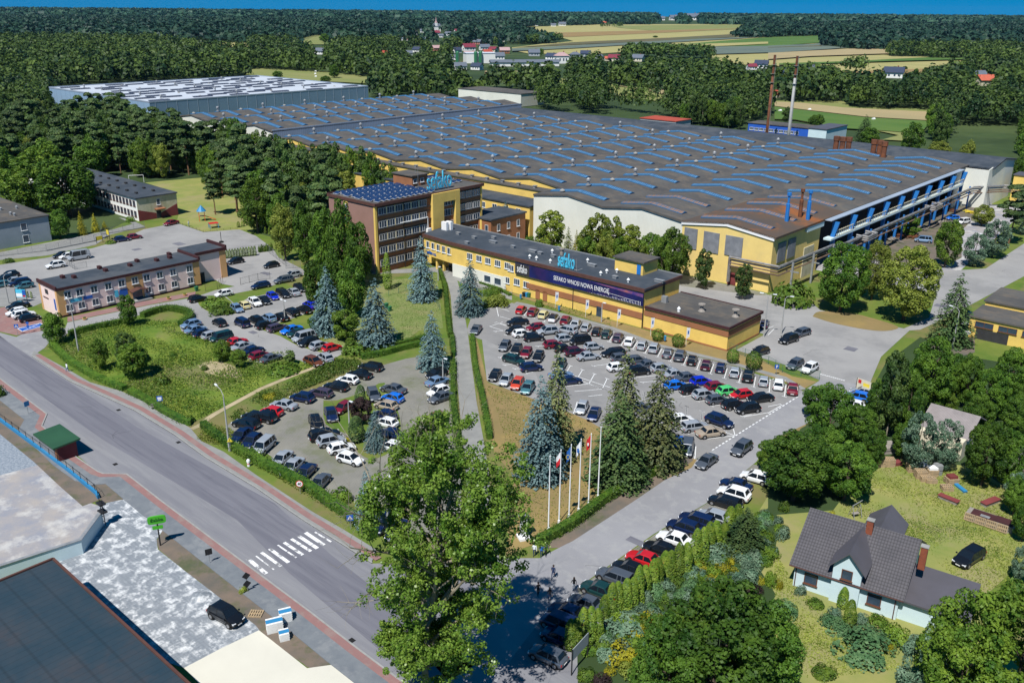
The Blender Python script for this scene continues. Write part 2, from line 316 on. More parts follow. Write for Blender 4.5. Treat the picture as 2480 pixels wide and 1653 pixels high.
# main road and its bus bays
NK='s -330 560;c1 -500 -290 -300 -140 -60 20 290 240 640 470 1000 630 1240 740 1600 960 1880 1165 2353 1450;d2 430 75 760 280 1060 470'
SKB='c1 -500 60 45 480 430 770 385 880 480 960 900 1300 950 1318 1165 1322 1480 1567;d1 2353 700;d2 500 920 900 1230 1353 1567 1700 1850'
north=puv(NK); south=puv(SKB)
struct('main_road',north+[(-61,68.5),(-57,71),(-50,69),(-30,68),(-30,44)]+south[::-1],.004,'asphalt_road')
pr=puv('d3 -60 420 250 420 450 315 560 250 950 0;c3 1680 1190 1840 1100 2353 770;c4 320 560 480 455 710 465 960 530 830 640;c3 2353 1020 2250 1200 1830 1560;d3 1300 200 590 700 380 850 60 1250 -150 1567;d2 1900 1700 1500 1250')
struct('private_road',pr,.008,'asphalt_private')
b=MB(); ribbon(b,puv('c1 -500 -190 0 190 1100 940 2353 1660;d2 500 470 1300 1120 1800 1530'),5.6); b.build('travel_lanes','asphalt_lane',loc=(0,0,.008),rz=HD,kind='structure')
struct('side_junction',puv('c1 290 240 410 160 470 90 620 -20 330 -30 150 60 0 20 -200 -80 -60 20'),.008,'asphalt_private')
struct('yard',puv('c4 470 455 930 500 1040 240 1300 0;b4 1400 1510 1530 1450 1830 1300 2353 1020 3200 560 3200 250 2353 720 2000 950 1560 975 1540 1200 1480 1400 1250 1500 480 1330 420 1280 0 1190')+puv('b3 2240 1195 1560 1110 1000 900')+[(-130,163),(-96,163),(-76,162)]+puv('c3 2060 180;c4 200 330'),.012,'asphalt_pale')
struct('hall_forecourt',[(-162,176),(-89,176),(-89,188),(-162,188)],.006,'block_paving')
struct('grass_island',smooth(puv('b4 410 1390 470 1345 700 1350 900 1390 1190 1480 1100 1522 900 1510 600 1450 410 1390')),.03,'dry_lawn')
struct('scrap_yard',puv('b4 1020 640 1500 260 1950 200 2000 380 1780 600 1780 850 1560 960 1100 1000 1000 800'),.006,'bare_soil')
struct('crane_apron',[(-93,215),(-60,215),(-70,335),(-93,335)],.003,'concrete')
lot=puv('e1 60 440 130 470 70 640 100 730 190 760 310 800 385 1440 420 1470;c3 120 600 500 740 580 775 700 825 790 880 1100 1000 1400 1120 1560 1170 1670 1190 1840 1100 2353 770;c4 320 560 290 535;c3 2000 315 1350 155;e1 2352 640 1860 500 1000 262 840 235 780 215 720 250 400 300')
struct('parking_lot',lot,.010,'asphalt_lot')
struct('parking_access',puv('e1 190 760 310 800 385 1440 420 1470;c3 120 600 320 670;e1 1100 1180 800 1050 560 900 330 790'),.014,'asphalt_pale')
b=MB(); ribbon(b,puv('e1 840 220 1000 250 2352 615;c3 1350 140 2000 297;c4 150 440 320 545'),1.3,0,.1); b.build('kerb_walk','pavement_grey',loc=(0,0,.012),rz=HD,kind='structure')
struct('office_lawn',puv('e1 860 110 2352 590;c3 1350 140 2000 297;c4 330 535 450 470 220 420;c3 2280 260 1970 185 1400 50')+[(-96,147.6),(-134,147.6)],.016,'dry_lawn')
struct('dry_lawn',puv('c2 2030 80 2130 480;c3 120 600 500 740 580 775 700 825 790 880 1100 1000 1400 1120 1600 1160 1700 1185 1650 1260 900 1600;d3 280 270 100 330 -60 420;c2 2353 1300 2200 1150 2040 620 1985 80'),.012,'dry_lawn')
path_l=puv('b2 1700 1000 1760 1080 1790 1200 1815 1567;c2 1865 640 1895 1000 1925 1300;d2 1960 200 2030 420')
path_r=puv('b2 1850 1060 1890 1200 1950 1567;c2 2025 640 2090 1000 2140 1300;d2 2180 200 2240 420')
struct('footpath',path_l+path_r[::-1],.03,'pavement_grey')
struct('entrance_paving',puv('b2 1060 1000 1400 990 1640 980 1700 1000 1850 1060 1900 1090 2353 1240;b3 0 1150 -60 1050;b2 1900 880 1700 930 1500 950 1100 960'),.022,'pavement_grey')
struct('central_lawn',puv('b2 1230 1050 1400 1040 1660 1000 1700 1300 1720 1500;c2 1500 0 1380 95 1000 200 800 180 600 60;b2 700 1200 1000 1050'),.008,'green_lawn')
struct('middle_lot',smooth(puv('c2 1160 320 1490 240 1700 300 1800 420 1800 640 1840 900 1880 1300;d2 1850 200 1500 200 1060 130;c2 900 1560 700 1500 590 1490 250 1240 0 1060;c1 2230 1045 2060 930 2160 820 2353 760;c2 100 700 450 600 740 480 1000 370 1160 320'),3),.010,'block_paving')
struct('lot_island',smooth(puv('c2 620 640 750 640 1000 560 1180 480 1290 700 1330 900 1250 1100 1050 1180 900 1080 850 960 640 860 620 640'),3),.02,'grass')
struct('left_lot',puv('e3 -150 440 150 360 270 340 560 240 910 170 1060 150 1320 70 1500 0 1700 -60 1850 -20 1720 60 1300 190 700 310 850 440 1000 350 1700 190 1840 330 1920 470 1900 520 1560 640 1150 760 1450 860 1700 1000 2000 1080 2290 1020 2290 1100 2010 1260 1880 1270 1720 1190 1480 1140 1200 1230 1000 1190 700 1000 420 900 110 790 90 740 250 640 240 560 90 500 -150 520'),.010,'asphalt_pale')
struct('access_road',puv('b1 560 1600 620 1445 870 1390 1380 1285 1780 1215 1900 1250 1820 1400 1760 1390 1600 1325 1330 1360 1130 1425 620 1545'),.009,'asphalt_pale')
struct('bush_bed',smooth(puv('e3 330 400 400 320 700 330 870 520 800 560 560 560 380 470 330 400'),3),.016,'grass')
struct('upper_lot',puv('b1 -300 960 430 850 860 760 1070 700 1320 590 1620 530 1870 615 2200 590 2353 650;b2 150 760 210 850 280 880 420 950 400 1010 100 1050 0 1080;b1 2200 1120 2040 1090 1990 1060 1000 1000 300 1300 100 1240 -300 1330'),.006,'asphalt_pale')
struct('service_road',puv('b1 -300 900 -300 830 0 800 690 660 1000 600 1220 540 1090 480 1200 500 1330 560 1010 640 880 730 430 830'),.008,'pavement_grey')
struct('school_lawn',puv('b1 1330 160 1900 110 2353 300 2353 590 1870 610 1620 530 1640 460 1620 250'),.004,'garden_lawn')
struct('red_forecourt',puv('b1 -200 1270 0 1310 120 1290 330 1380 420 1450 400 1520;c1 150 45 0 10 -200 -60'),.014,'pavement_red')
struct('red_walk',puv('b1 620 1440 870 1385 1380 1280 1790 1200 1800 1160 1400 1235 620 1395'),.014,'pavement_red')
struct('disabled_bay',puv('b1 160 1500 370 1450 410 1475 205 1528'),.018,'sign_blue')
struct('side_street',puv('b1 -300 1190 0 1160 150 1210 250 1280 60 1300 -300 1310'),.012,'pavement_grey')
struct('sand_patch',smooth(puv('e3 330 1260 480 1200 760 1240 950 1380 800 1430 480 1370 330 1260'),3),.010,'sand')
b=MB(); ribbon(b,smooth(puv('c1 1760 905 1850 860 1970 770 2353 560;c2 80 520 300 430 560 330 640 300')),1.0); b.build('footpath','sand',loc=(0,0,.014),rz=HD,kind='structure')
# pavements north and south of the main road
npv=puv('c1 310 190 640 370 830 480 1110 560 1420 700 1750 900 1850 1020 2060 1120 2353 1330;d2 520 0 800 160 1110 350')
b=MB(); nk=puv('c1 290 240 640 470 1000 630 1240 740 1600 960 1880 1165 2353 1450;d2 430 75 760 280 1060 470')
b.prism(npv+nk[::-1],0,.11); b.build('pavement','pavement_grey',rz=HD,kind='structure')
b=MB(); ribbon(b,nk,.9,off=1.1); b.build('cycle_strip','pavement_red',loc=(0,0,.116),rz=HD,kind='structure')
b=MB(); ribbon(b,nk,.2,0,.13,off=.1); b.build('kerb','kerb',rz=HD,kind='structure')
sk=puv('c1 -500 60 45 480 430 770 385 880 480 960 700 1165 900 1300 950 1318 1165 1322 1480 1567;d1 2353 700;d2 500 920 900 1230 1353 1567 1700 1850')
b=MB(); ribbon(b,sk,3.2,0,.09,off=-1.7); b.build('pavement','pavement_dark',rz=HD,kind='structure')
b=MB(); ribbon(b,sk,.9,off=-.55); b.build('cycle_strip','pavement_red',loc=(0,0,.096),rz=HD,kind='structure')
b=MB(); ribbon(b,sk,.2,0,.12,off=0); b.build('kerb','kerb',rz=HD,kind='structure')
# verge and private yards to the south
struct('roadside_verge',puv('c1 -300 400 50 560 330 780 310 900 330 960 600 1210 860 1370 1100 1380 1280 1567;d1 960 60;c1 560 1240 -100 760 -300 600'),.004,'bare_soil')
b=MB(); ribbon(b,puv('c1 -300 640 0 860 400 1180 640 1400 850 1580'),2.6); b.build('gravel_verge','bare_soil',loc=(0,0,.0125),rz=HD,kind='structure')
struct('stained_yard',puv('d1 900 80 1280 5 1540 250 1440 400 1450 490 1690 680 2353 1190;d2 30 1080;d1 2030 1400 1690 1580 1400 1480 440 610 700 500 930 265'),.008,'dusty_paving')
struct('pale_yard',puv('d1 1690 1580 2030 1400;d2 0 1060 470 1430 830 1380 1150 1600 1300 1760 -200 1900'),.007,'concrete_cream')
struct('pavement_edge_ground',puv('d1 1200 0 1400 0 2353 760;d2 500 980 1100 1480 1353 1800 900 1700 300 1300 -300 900'),.0055,'bare_soil')
struct('soil_strip',puv('d1 1540 255 1440 410 1460 490 1700 690 2353 1160;d2 470 1420 850 1360 700 1270 430 1030 0 700;d1 2250 780 1800 420'),.010,'bare_soil')
struct('blue_gravel',puv('c1 -500 700 0 850 400 1220 0 1330 -500 1450'),.006,'blue_gravel')
struct('concrete_yard',puv('c1 -500 1450 0 1330 400 1220 790 1567;d1 905 90 915 160 735 390 0 670 -400 800 -500 300'),.007,'concrete')
struct('garden',puv('d4 600 30 900 -20 1500 -60 2353 100 2353 600 1900 1000 2353 1567;s 2480 1700 1500 1700 1560 1540 1700 1420 1800 1300 1860 1200'),.006,'garden_lawn')
struct('pallet_yard',puv('c4 880 1300 1200 1180 1900 1250 2200 1450;d4 2200 100 1500 250 1000 60;c4 860 1480'),.009,'garden_lawn')
struct('bare_soil_strip',puv('c3 1640 1130 1665 1195 1120 1567;d3 560 262 430 325 235 330 560 130;c3 890 1560'),.013,'bare_soil')
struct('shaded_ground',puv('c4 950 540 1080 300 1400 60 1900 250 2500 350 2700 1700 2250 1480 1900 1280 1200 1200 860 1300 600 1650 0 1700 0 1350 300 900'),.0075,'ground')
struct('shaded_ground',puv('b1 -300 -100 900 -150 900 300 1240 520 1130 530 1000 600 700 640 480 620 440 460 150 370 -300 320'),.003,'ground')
struct('planting_bed',puv('d3 600 1290 900 1030 1300 740 1700 440 2000 200 2353 -40;d4 30 40 110 260 60 520 -60 700;s 1880 1440 1800 1560 1700 1700 1400 1700'),.011,'ground')
struct('parking_strip',puv('c3 2220 1230 1840 1560;d3 1310 205 600 705 700 950 1000 650 1500 330 1900 80;c3 2330 1250'),.012,'block_paving')
struct('dry_bank',puv('c4 850 1000 300 1000 0 1000 300 800 900 700 1000 900'),.004,'dry_lawn')
struct('bare_bank',puv('c4 1500 100 1900 60 1900 200 1700 260 1500 160'),.01,'bare_soil')
# zebra crossing, stall lines
b=MB()
for x0,y0,x1,y1,w in [(455,185,625,300,1),(390,215,565,330,1),(325,243,505,357,.8),(258,275,430,390,.8),(200,300,370,415,.45),(125,333,300,460,.9),(50,367,230,495,.8),(0,400,165,525,.35),(-75,425,95,563,1),(-150,455,10,600,.8),(540,180,690,270,.5)]:
    p=np.array(uv('d2',x0,y0));q=np.array(uv('d2',x1,y1)); ribbon(b,[p,q],.5*w)
b.build('zebra_crossing','marking_worn',loc=(0,0,.012),rz=HD,kind='structure')
b=MB()
def seg(t,*a,w=.13):
    for i in range(0,len(a),4): ribbon(b,[uv(t,a[i],a[i+1]),uv(t,a[i+2],a[i+3])],w)
def tseg(t,*a):    # stall line with a T head at its first end
    for i in range(0,len(a),4):
        p=np.array(uv(t,a[i],a[i+1]));q=np.array(uv(t,a[i+2],a[i+3])); ribbon(b,[p,q],.13); d=(q-p)/np.hypot(*(q-p)); n=np.array([1,0]) if abs(d[0])<.9 else np.array([0,1]); ribbon(b,[p-n*.45,p+n*.45],.13)
tseg('e1',975,415,1035,340,1130,460,1200,380,1290,515,1375,400,1455,565,1545,450,1640,595,1730,490,1790,675,1880,550,1970,725,2060,590,2140,775,2230,650,2325,830,2352,790)
tseg('e2',95,50,150,-40,285,110,345,10,470,170,550,40,665,230,730,110,865,290,935,155,1065,360,1130,220,1275,420,1330,280,1485,490,1540,340,1700,555,1755,400,1920,625,1970,465,2150,695,2195,525)
tseg('c3',2222,520,2240,425); tseg('c4',150,608,165,500)
tseg('c4',10,570,20,450)
tseg('e1',1710,1210,1640,1325,1900,1275,1830,1390,2090,1340,2000,1500,2290,1415,2220,1560); tseg('c3',1105,522,1080,585,1222,568,1200,665,1606,697,1600,780,1745,742,1740,825,1480,655,1470,690)
tseg('e2',1330,1070,1320,1215,1570,1150,1560,1300,470,770,420,880,665,845,625,1015)
tseg('e1',530,525,720,580,515,670,690,655,680,725,830,705,840,790,1000,760,990,840,1300,810,1180,905,1330,885,660,1200,820,1180,820,1260,980,1245,1000,1330,1120,1310,1870,1145,2340,1085,2070,1215,2340,1180,1520,1025,1680,1000,590,1085,640,1060,560,1330,620,1280)
tseg('e2',420,625,840,580,620,690,860,668,1060,835,1220,815,1265,912,1440,888,1500,988,1640,970,1720,1065,1910,1035,1950,1145,2110,1125,2210,1228,2352,1200,1330,1495,1490,1475,440,1045,620,1020)
seg('e1',430,590,640,520,430,590,690,670,530,525,690,580,540,285,570,430,560,285,740,350,700,270,560,285,590,430,760,480,1640,1325,2352,1560,570,1490,620,1400)
seg('c3',700,490,840,540,470,515,710,490,575,560,830,538,700,605,830,590,640,465,840,540,1060,620,1230,680,565,765,600,655,685,815,730,700,1760,1000,2050,965,2120,795,2353,755,1960,935,2050,965,2035,905,2050,965,1690,1065,1680,1180,1280,640,1640,820)
for k in range(26):
    f=k/26.; x0,y0=1840,1100; x1,y1=2640,600
    seg('c3',x0+(x1-x0)*f,y0+(y1-y0)*f,x0+(x1-x0)*(f+.022),y0+(y1-y0)*(f+.022),w=.22)
for k in range(12): f=k/12.; seg('c4',480+230*f,400+62*f,480+230*(f+.06),400+62*(f+.06),w=.3)
seg('c4',0,760,130,683,0,700,120,675)
seg('b4',0,1500,50,1480,0,1560,60,1500)
seg('b1',160,1500,410,1475,205,1528,370,1450,160,1500,370,1450,370,1450,410,1475,410,1475,205,1528,205,1528,160,1500)
b.build('parking_markings','marking',loc=(0,0,.026),rz=HD,kind='structure')
rg=random.Random(11); b=MB(); pb=MB()
for spec in ('b4 100 1400 1400 1500','c4 200 250 900 150','b1 200 950 1700 700','b1 1100 750 2100 700','e3 200 620 1500 900','e1 300 520 2200 1700','c1 300 500 2300 1500','c2 300 1000 1500 400','d3 700 600 1500 100','c3 700 560 1700 700','b4 1600 1300 2300 900','b2 -50 900 100 1000'):
    w=spec.split(); x0,y0,x1,y1=map(float,w[1:])
    for _ in range(3):
        f=rg.random(); p=np.array(uv(w[0],x0+(x1-x0)*f,y0+(y1-y0)*f+rg.uniform(-40,40))); a=rg.uniform(0,6.3); pts=[p]
        for k in range(5): a+=rg.uniform(-.6,.6); pts.append(pts[-1]+np.array([math.cos(a),math.sin(a)])*rg.uniform(.3,.8))
        ribbon(b,pts,.035)
    f=rg.random(); p=uv(w[0],x0+(x1-x0)*f,y0+(y1-y0)*f); a,c=rg.uniform(.6,2.2),rg.uniform(.5,1.3); pb.face([(p[0]-a,p[1]-c,0),(p[0]+a,p[1]-c*.9,0),(p[0]+a*.95,p[1]+c,0),(p[0]-a,p[1]+c*.9,0)])
b.build('surface_cracks','trim_dark',loc=(0,0,.022),rz=HD,kind='structure'); pb.build('repair_patches','asphalt_lane',loc=(0,0,.019),rz=HD,kind='structure')
# far fields: every strip a sheet a little above the wooded ground
FIELDS=[]
def field(spec,m,z=.4):
    P_=pix(spec); FIELDS.append([S(*p) for p in P_]); struct('field',[uv(*p) for p in P_],z,m)
def strip(spec,m,z): struct('field_strip',puv(spec),z,m)
field('a3 0 440 290 405 565 382 400 330 130 290 80 252 830 225 2200 225 2040 290 2090 348 2353 345;a4 540 325 500 425 850 458 1110 460 1110 517 1470 520 1500 538 1832 540 1840 592 1500 612 1450 662 1270 700 700 672 600 602 100 612 0 600;a3 2150 600 1830 550 1845 440 1500 430 1040 480 700 505 150 495 0 465','field_straw')
strip('a3 400 340 500 345 1500 300 2040 270 2100 262 2000 268 1000 290 380 305','field_brown',.9)
strip('a3 300 420 560 395 1500 350 2100 315 2200 322 2060 345 1200 390 500 420 0 445','field_dark',1.2)
strip('a3 1500 300 2040 275 2200 240 2190 228 900 240 1000 262','field_meadow',.8)
strip('a3 1400 430 1900 385 2353 348;a4 540 330 500 400 430 402 0 435;a3 2353 435 1850 455 1845 440 1560 425','field_green',1.3)
strip('a3 1850 440 2353 432;a4 0 430 400 415 495 405 520 430 740 448 0 500;a3 2353 495 1850 510','field_blue',1.8)
strip('a3 0 455 1700 365 2350 340 2100 360 1500 395 1000 425 600 450 0 480','field_blue',1.5)
strip('a3 1500 425 2353 395 2353 415 1850 440','field_straw',2.2)
strip('a4 0 445 490 428 495 436 250 442 0 450','field_dark',2.0)
strip('a4 0 500 740 460 1110 462 1110 505 400 530 0 560','field_tan',2.0)
strip('a4 100 600 800 575 1480 540 1500 545 1800 545 1780 560 1100 578 600 595 100 612','field_green',2.0)
strip('a4 700 672 1100 650 1450 640 1400 670 1270 700','field_brown',1.0)
field('a3 120 702 480 725 600 770 640 800 560 815 380 770 250 730','field_meadow'); field('a3 830 785 920 780 1250 820 1465 840 1440 890 1420 945 1300 930 850 865','field_meadow'); strip('a3 920 785 1465 842 1440 885 1250 850','field_tan',.8)
field('a3 -250 655 40 655 230 690 220 700 100 700 -250 720','field_tan'); field('a2 2100 665 2353 655 2353 700 2130 722','field_tan')
field('a2 -150 640 0 625 200 640 650 662 900 690 1110 720 1080 775 800 760 400 745 0 705 -100 690','field_meadow')
field('a2 350 410 400 350 560 322 715 325 700 370 775 400 770 412','field_meadow'); field('a1 1500 408 1900 395 2353 390 2290 440 1800 435 1550 430','field_straw')
field('a1 1150 412 1210 408 1200 425 1160 425','field_straw'); field('a2 2150 255 2310 255 2290 270 2170 270','field_straw'); field('a3 80 250 220 240 210 270 100 275','field_straw'); field('a4 240 232 590 238 520 244 260 240','field_straw'); field('a4 1110 172 1260 172 1250 190 1120 188','field_straw')
field('a4 60 930 690 935 760 985 1540 1010 1560 1030 1500 1120 1410 1200 1400 1310 1050 1290 1200 1250 1060 1220 950 1200 690 1190 250 1110 60 1105','field_meadow')
strip('a4 60 945 300 955 700 1000 1300 1030 1555 1040 1500 1120 900 1085 300 1015 60 985','field_tan',.8); strip('a4 60 990 300 1020 900 1090 1500 1125 1400 1240 1100 1215 700 1190 250 1110 60 1105','field_green',.7)
# ================================================================ BUILDINGS
class Bld:
    def __init__(s,name,label,cat,u,v,group=None,z=0): s.u,s.v,s.z=u,v,z; s.root=thing(name,label,cat,u,v,group=group,z=z)
    def mb(s): return MB(s.u,s.v)
    def part(s,name,b,mats,parent=None,**kw): return b.build(name,mats,parent or s.root,**kw)
    def box(s,name,m,x0,y0,z0,x1,y1,z1,parent=None,**kw): return s.part(name,s.mb().box(x0,y0,z0,x1,y1,z1),m,parent,**kw)
    def put(s,name,me,u,v,z,rot=0,parent=None,scale=None,**kw): return link(name,me,parent or s.root,(u-s.u,v-s.v,z),rot,scale,**kw)
_wm={}
def win_mesh(w,h,nx=2,ny=1,fr='frame_white',t=.09,sill=True,glass='glass'):
    k=(round(w,2),round(h,2),nx,ny,fr,sill,glass)
    if k in _wm: return _wm[k]
    b=MB(); d=.07
    b.box(-w/2-t,-d,-h/2-t,w/2+t,.02,-h/2); b.box(-w/2-t,-d,h/2,w/2+t,.02,h/2+t); b.box(-w/2-t,-d,-h/2,-w/2,.02,h/2); b.box(w/2,-d,-h/2,w/2+t,.02,h/2)
    for i in range(1,nx): x=-w/2+w*i/nx; b.box(x-t/2,-d,-h/2,x+t/2,.02,h/2)
    for i in range(1,ny): z=-h/2+h*i/ny; b.box(-w/2,-d-.003,z-t/2,w/2,.02,z+t/2)
    if sill: b.box(-w/2-.18,-.2,-h/2-t-.07,w/2+.18,.02,-h/2-t-.003)
    p=MB(); p.box(-w/2,-.03,-h/2,w/2,.01,h/2)
    _wm[k]=(b.mesh('window',[fr]),p.mesh('pane',[glass])); return _wm[k]
def window(B,wm,u,v,z,face='v',parent=None,name='window'):
    o=B.put(name,wm[0],u,v,z,0 if face=='v' else math.pi/2,parent); link('pane',wm[1],o); return o
def text_obj(name,s,size,m,parent,loc,rot,extrude=.03,sx=1.,align='LEFT',bold=0.,**kw):
    c=bpy.data.curves.new(name,'FONT'); c.body=s; c.size=size; c.extrude=extrude; c.offset=bold; c.align_x=align; c.resolution_u=3
    o=bpy.data.objects.new(name,c); col.objects.link(o); bpy.context.view_layer.update()
    me=bpy.data.meshes.new_from_object(o.evaluated_get(bpy.context.evaluated_depsgraph_get())); bpy.data.objects.remove(o); bpy.data.curves.remove(c)
    me.materials.clear(); me.materials.append(M[m]); 
    ob=link(name,me,parent,**kw); ob.location=loc; ob.rotation_euler=rot; ob.scale=(sx,1,1); return ob
def gable(b,u0,u1,v0,v1,ze,zr,over=.3,th=.35,mi=0):   # roof shell, ridge along v
    m=(u0+u1)/2
    pr=[(u0-over,ze),(m,zr),(u1+over,ze),(u1+over,ze+th),(m,zr+th),(u0-over,ze+th)]
    b.hull([[(p[0],v0-over,p[1]) for p in pr],[(p[0],v1+over,p[1]) for p in pr]],mi)
# ---------------------------------------------------------------- main factory hall
ZE,ZR=12.85,14.4
H=Bld('factory_hall','vast factory hall with low gabled bays and rows of blue skylight strips','factory',-89,188.5)
b=H.mb()
bays_a=[(-113,-89),(-137,-113),(-161,-137)]; bays_b=[(-185,-161),(-209,-185),(-233,-209),(-257,-233),(-281,-257),(-305,-281)]
def bay_roof(b,u0,u1,v0,v1,ze=ZE,zr=ZR):
    m=(u0+u1)/2; n=[(u0,ze),(m,zr),(u1,ze)]
    pr=n+[(p[0],p[1]-.5) for p in n[::-1]]
    b.hull([[(p[0],v0,p[1]+.45) for p in pr],[(p[0],v1,p[1]+.45) for p in pr]])
for u0,u1 in bays_a[1:]: bay_roof(b,u0,u1,188.2,328)
for u0,u1 in bays_b: bay_roof(b,u0,u1,200.7,328)
H.part('roof',b,'roof_felt')
b=H.mb(); bay_roof(b,-113,-88.3,226,328); H.part('roof',b,'roof_felt'); b=H.mb(); bay_roof(b,-113,-88.3,188.2,226); H.part('roof',b,'roof_rust',label='rust stained front part of the roof beside the flues')
# transverse hall behind
b=H.mb(); pr=[(328,ZE+.2),(341,ZE+2.1),(355.5,ZE+.4),(355.5,ZE-.1),(341,ZE+1.6),(328,ZE-.3)]
b.hull([[(-316,p[0],p[1]) for p in pr],[(-80.5,p[0],p[1]) for p in pr]]); H.part('roof',b,'roof_dark')
def gwall(b,u0,u1,v,zb,th=.3,mi=0):
    m=(u0+u1)/2; ps=[(u0,zb),(u1,zb),(u1,ZE),(m,ZR-.05),(u0,ZE)]
    b.hull([[(p[0],v+th,p[1]) for p in ps],[(p[0],v,p[1]) for p in ps]],mi)
b=H.mb(); gwall(b,-161,-137,188.5,0); gwall(b,-137,-113,188.5,0); H.part('wall',b,'wall_white')
b=H.mb(); gwall(b,-113,-89,188.5,0); b.box(-89.3,188.81,0,-89,214,ZE); H.part('wall',b,'wall_yellow_pale')
b=H.mb()
for u0,u1 in bays_b: gwall(b,u0,u1,201,0)
H.part('wall',b,'wall_yellow')
b=H.mb(); b.box(-161,188.8,0,-160.7,201,ZE); b.box(-89.3,318.3,0,-89,328,ZE); b.box(-305,354.5,0,-81,355,ZE); H.part('wall',b,'wall_white')
b=H.mb(); ps=[(325,0),(355,0),(355,ZE+.1),(341,ZE+1.7),(325,ZE-.1)]
b.hull([[(-81.3,p[0],p[1]) for p in ps],[(-81,p[0],p[1]) for p in ps]]); b.box(-89,325,0,-81.31,325.3,ZE-.2); H.part('wall',b,'wall_white')
b=H.mb(); m=-101
for p,q in (((-113.2,ZE-.05),(m,ZR-.1)),((m,ZR-.1),(-88.7,ZE-.05))):
    b.hull([[(p[0],188.2,p[1]-.45),(p[0],188.2,p[1]+.35),(p[0],188.49,p[1]+.35),(p[0],188.49,p[1]-.45)],[(q[0],188.2,q[1]-.45),(q[0],188.2,q[1]+.35),(q[0],188.49,q[1]+.35),(q[0],188.49,q[1]-.45)]])
H.part('fascia',b,'white_paint')
# louvre panels, door, gate on the yellow end
for x0,y0,x1,y1 in [(1590,590,1695,775),(1768,625,1895,815),(1968,662,2110,850)]:
    u0,z1=PV('b3',x0,y0,188.5);u1,z0=PV('b3',x1,y1,188.5); H.box('louvre_panel','louvre',u0,188.3,z0,u1,188.5,z1+.6)
for v0 in (191.2,196.3): H.box('louvre_panel','louvre',-89.,v0,6.6,-88.8,v0+3.9,11.2)
u0,z1=PV('b3',1985,1005,188.5); H.box('door','wall_maroon',u0,188.35,0,u0+2.2,188.5,3.)
H.box('gate','wall_cream',-89,205.5,0,-88.8,211,7.5,label='weathered pale roller gate')
b=H.mb(); v0,z1=PU('b4',345,575,-89); b.box(-88.4,v0,ZE-1.3,-89,214.4,ZE+.3); H.part('fascia',b,'wall_lightblue',label='short pale blue fascia panel at the eave')
# skylight strips: one mesh, copied
def sky_mesh(half,rise,n=14,mat_='skylight_glass'):
    g=MB(); f=MB(); w=1.15
    for s,(x0,x1) in enumerate(((-half,0),(0,half))):
        def zz(x): return rise*(1-abs(x)/12)
        z0,z1=zz(x0),zz(x1)
        g.hull([[(x0,-w,z0+.25),(x0,w,z0+.25),(x0,0,z0+.55)],[(x1,-w,z1+.25),(x1,w,z1+.25),(x1,0,z1+.55)]])
        f.hull([[(x0,-w-.12,z0-.25),(x0,w+.12,z0-.25),(x0,w+.12,z0+.25),(x0,-w-.12,z0+.25)],[(x1,-w-.12,z1-.25),(x1,w+.12,z1-.25),(x1,w+.12,z1+.25),(x1,-w-.12,z1+.25)]])
    for k in range(n+1):
        x=-half+2*half*k/n; z=rise*(1-abs(x)/12)
        f.hull([[(x-.06,-w-.05,z+.24),(x+.06,-w-.05,z+.24),(x+.06,0,z+.6),(x-.06,0,z+.6)],[(x-.06,w+.05,z+.22),(x+.06,w+.05,z+.22),(x+.06,w+.05,z+.24),(x-.06,w+.05,z+.24)]][:2])
    return f.mesh('skylight',['skylight_frame']),g.mesh('glazing',[mat_])
SK=sky_mesh(9.3,ZR-ZE); SKR=(SK[0],sky_mesh(9.3,ZR-ZE,mat_='skylight_rusty')[1])
def vent_mesh(tall):
    b=MB()
    if tall: b.lathe((0,0,0),[(.75,0),(.75,.25),(.36,.3),(.36,1.2),(.65,1.3),(.65,1.8),(.2,2.2)],8)
    else: b.lathe((0,0,0),[(.75,0),(.75,.2),(.55,.4),(.2,.6)],8)
    return b.mesh('roof_vent',['metal_grey' if tall else 'kerb'])
VT,VW=vent_mesh(True),vent_mesh(False)
rusty={(0,0),(0,1),(0,2),(0,3),(1,1),(1,0)}
for bi,(u0,u1) in enumerate(bays_a+bays_b):
    for j in range(12 if bi<3 else 11):
        v=194+11.62*j+(11.62 if bi>=3 else 0)
        if v>324: continue
        sk=SKR if (bi,j) in rusty else SK
        o=H.put('skylight',sk[0],(u0+u1)/2-.3,v,ZE+.42); link('glazing',sk[1],o)
        if bi>=2: H.put('roof_vent',VT if (j+bi)%2 else VW,(u0+u1)/2-4.5,v-2.2,ZE+1.75)
for t,x in (('a4',620),('a4',678),('a4',735),('a4',965),('a4',1020),('a4',1060)):
    y={620:1370,678:1378,735:1380,965:1405,1020:1410,1060:1425}[x]; u,v=uv(t,x,y,14.3); b=H.mb(); b.lathe((u,v,13.3),[(.95,0),(.95,4.),(1.15,4.1),(1.15,5.6)],10); H.part('flue',b,'rust')
for x,y in ((170,510),(293,470),(365,485)):
    u,v=uv('b4',x,y,14); z=12.8; b=H.mb(); b.lathe((u,v,z),[(.5,0),(.5,5.3),(.3,5.4),(.3,7.2),(.55,7.3),(.55,8)],8); 
    H.part('flue',b,'trim_blue' if x!=293 else 'rust')
# pale translucent roof sheets near the crane end
b=H.mb()
for j in range(5):
    v=248+11.62*j+ .8
    for (x0,x1) in ((-100,-91.),):
        z0=ZR+.49-abs(x0+101)*1.55/12; z1=ZR+.49-abs(x1+101)*1.55/12
        b.face([(x0,v,z0),(x1,v,z1),(x1,v+8.6,z1),(x0,v+8.6,z0)])
H.part('translucent_sheet',b,'panel_sheet')
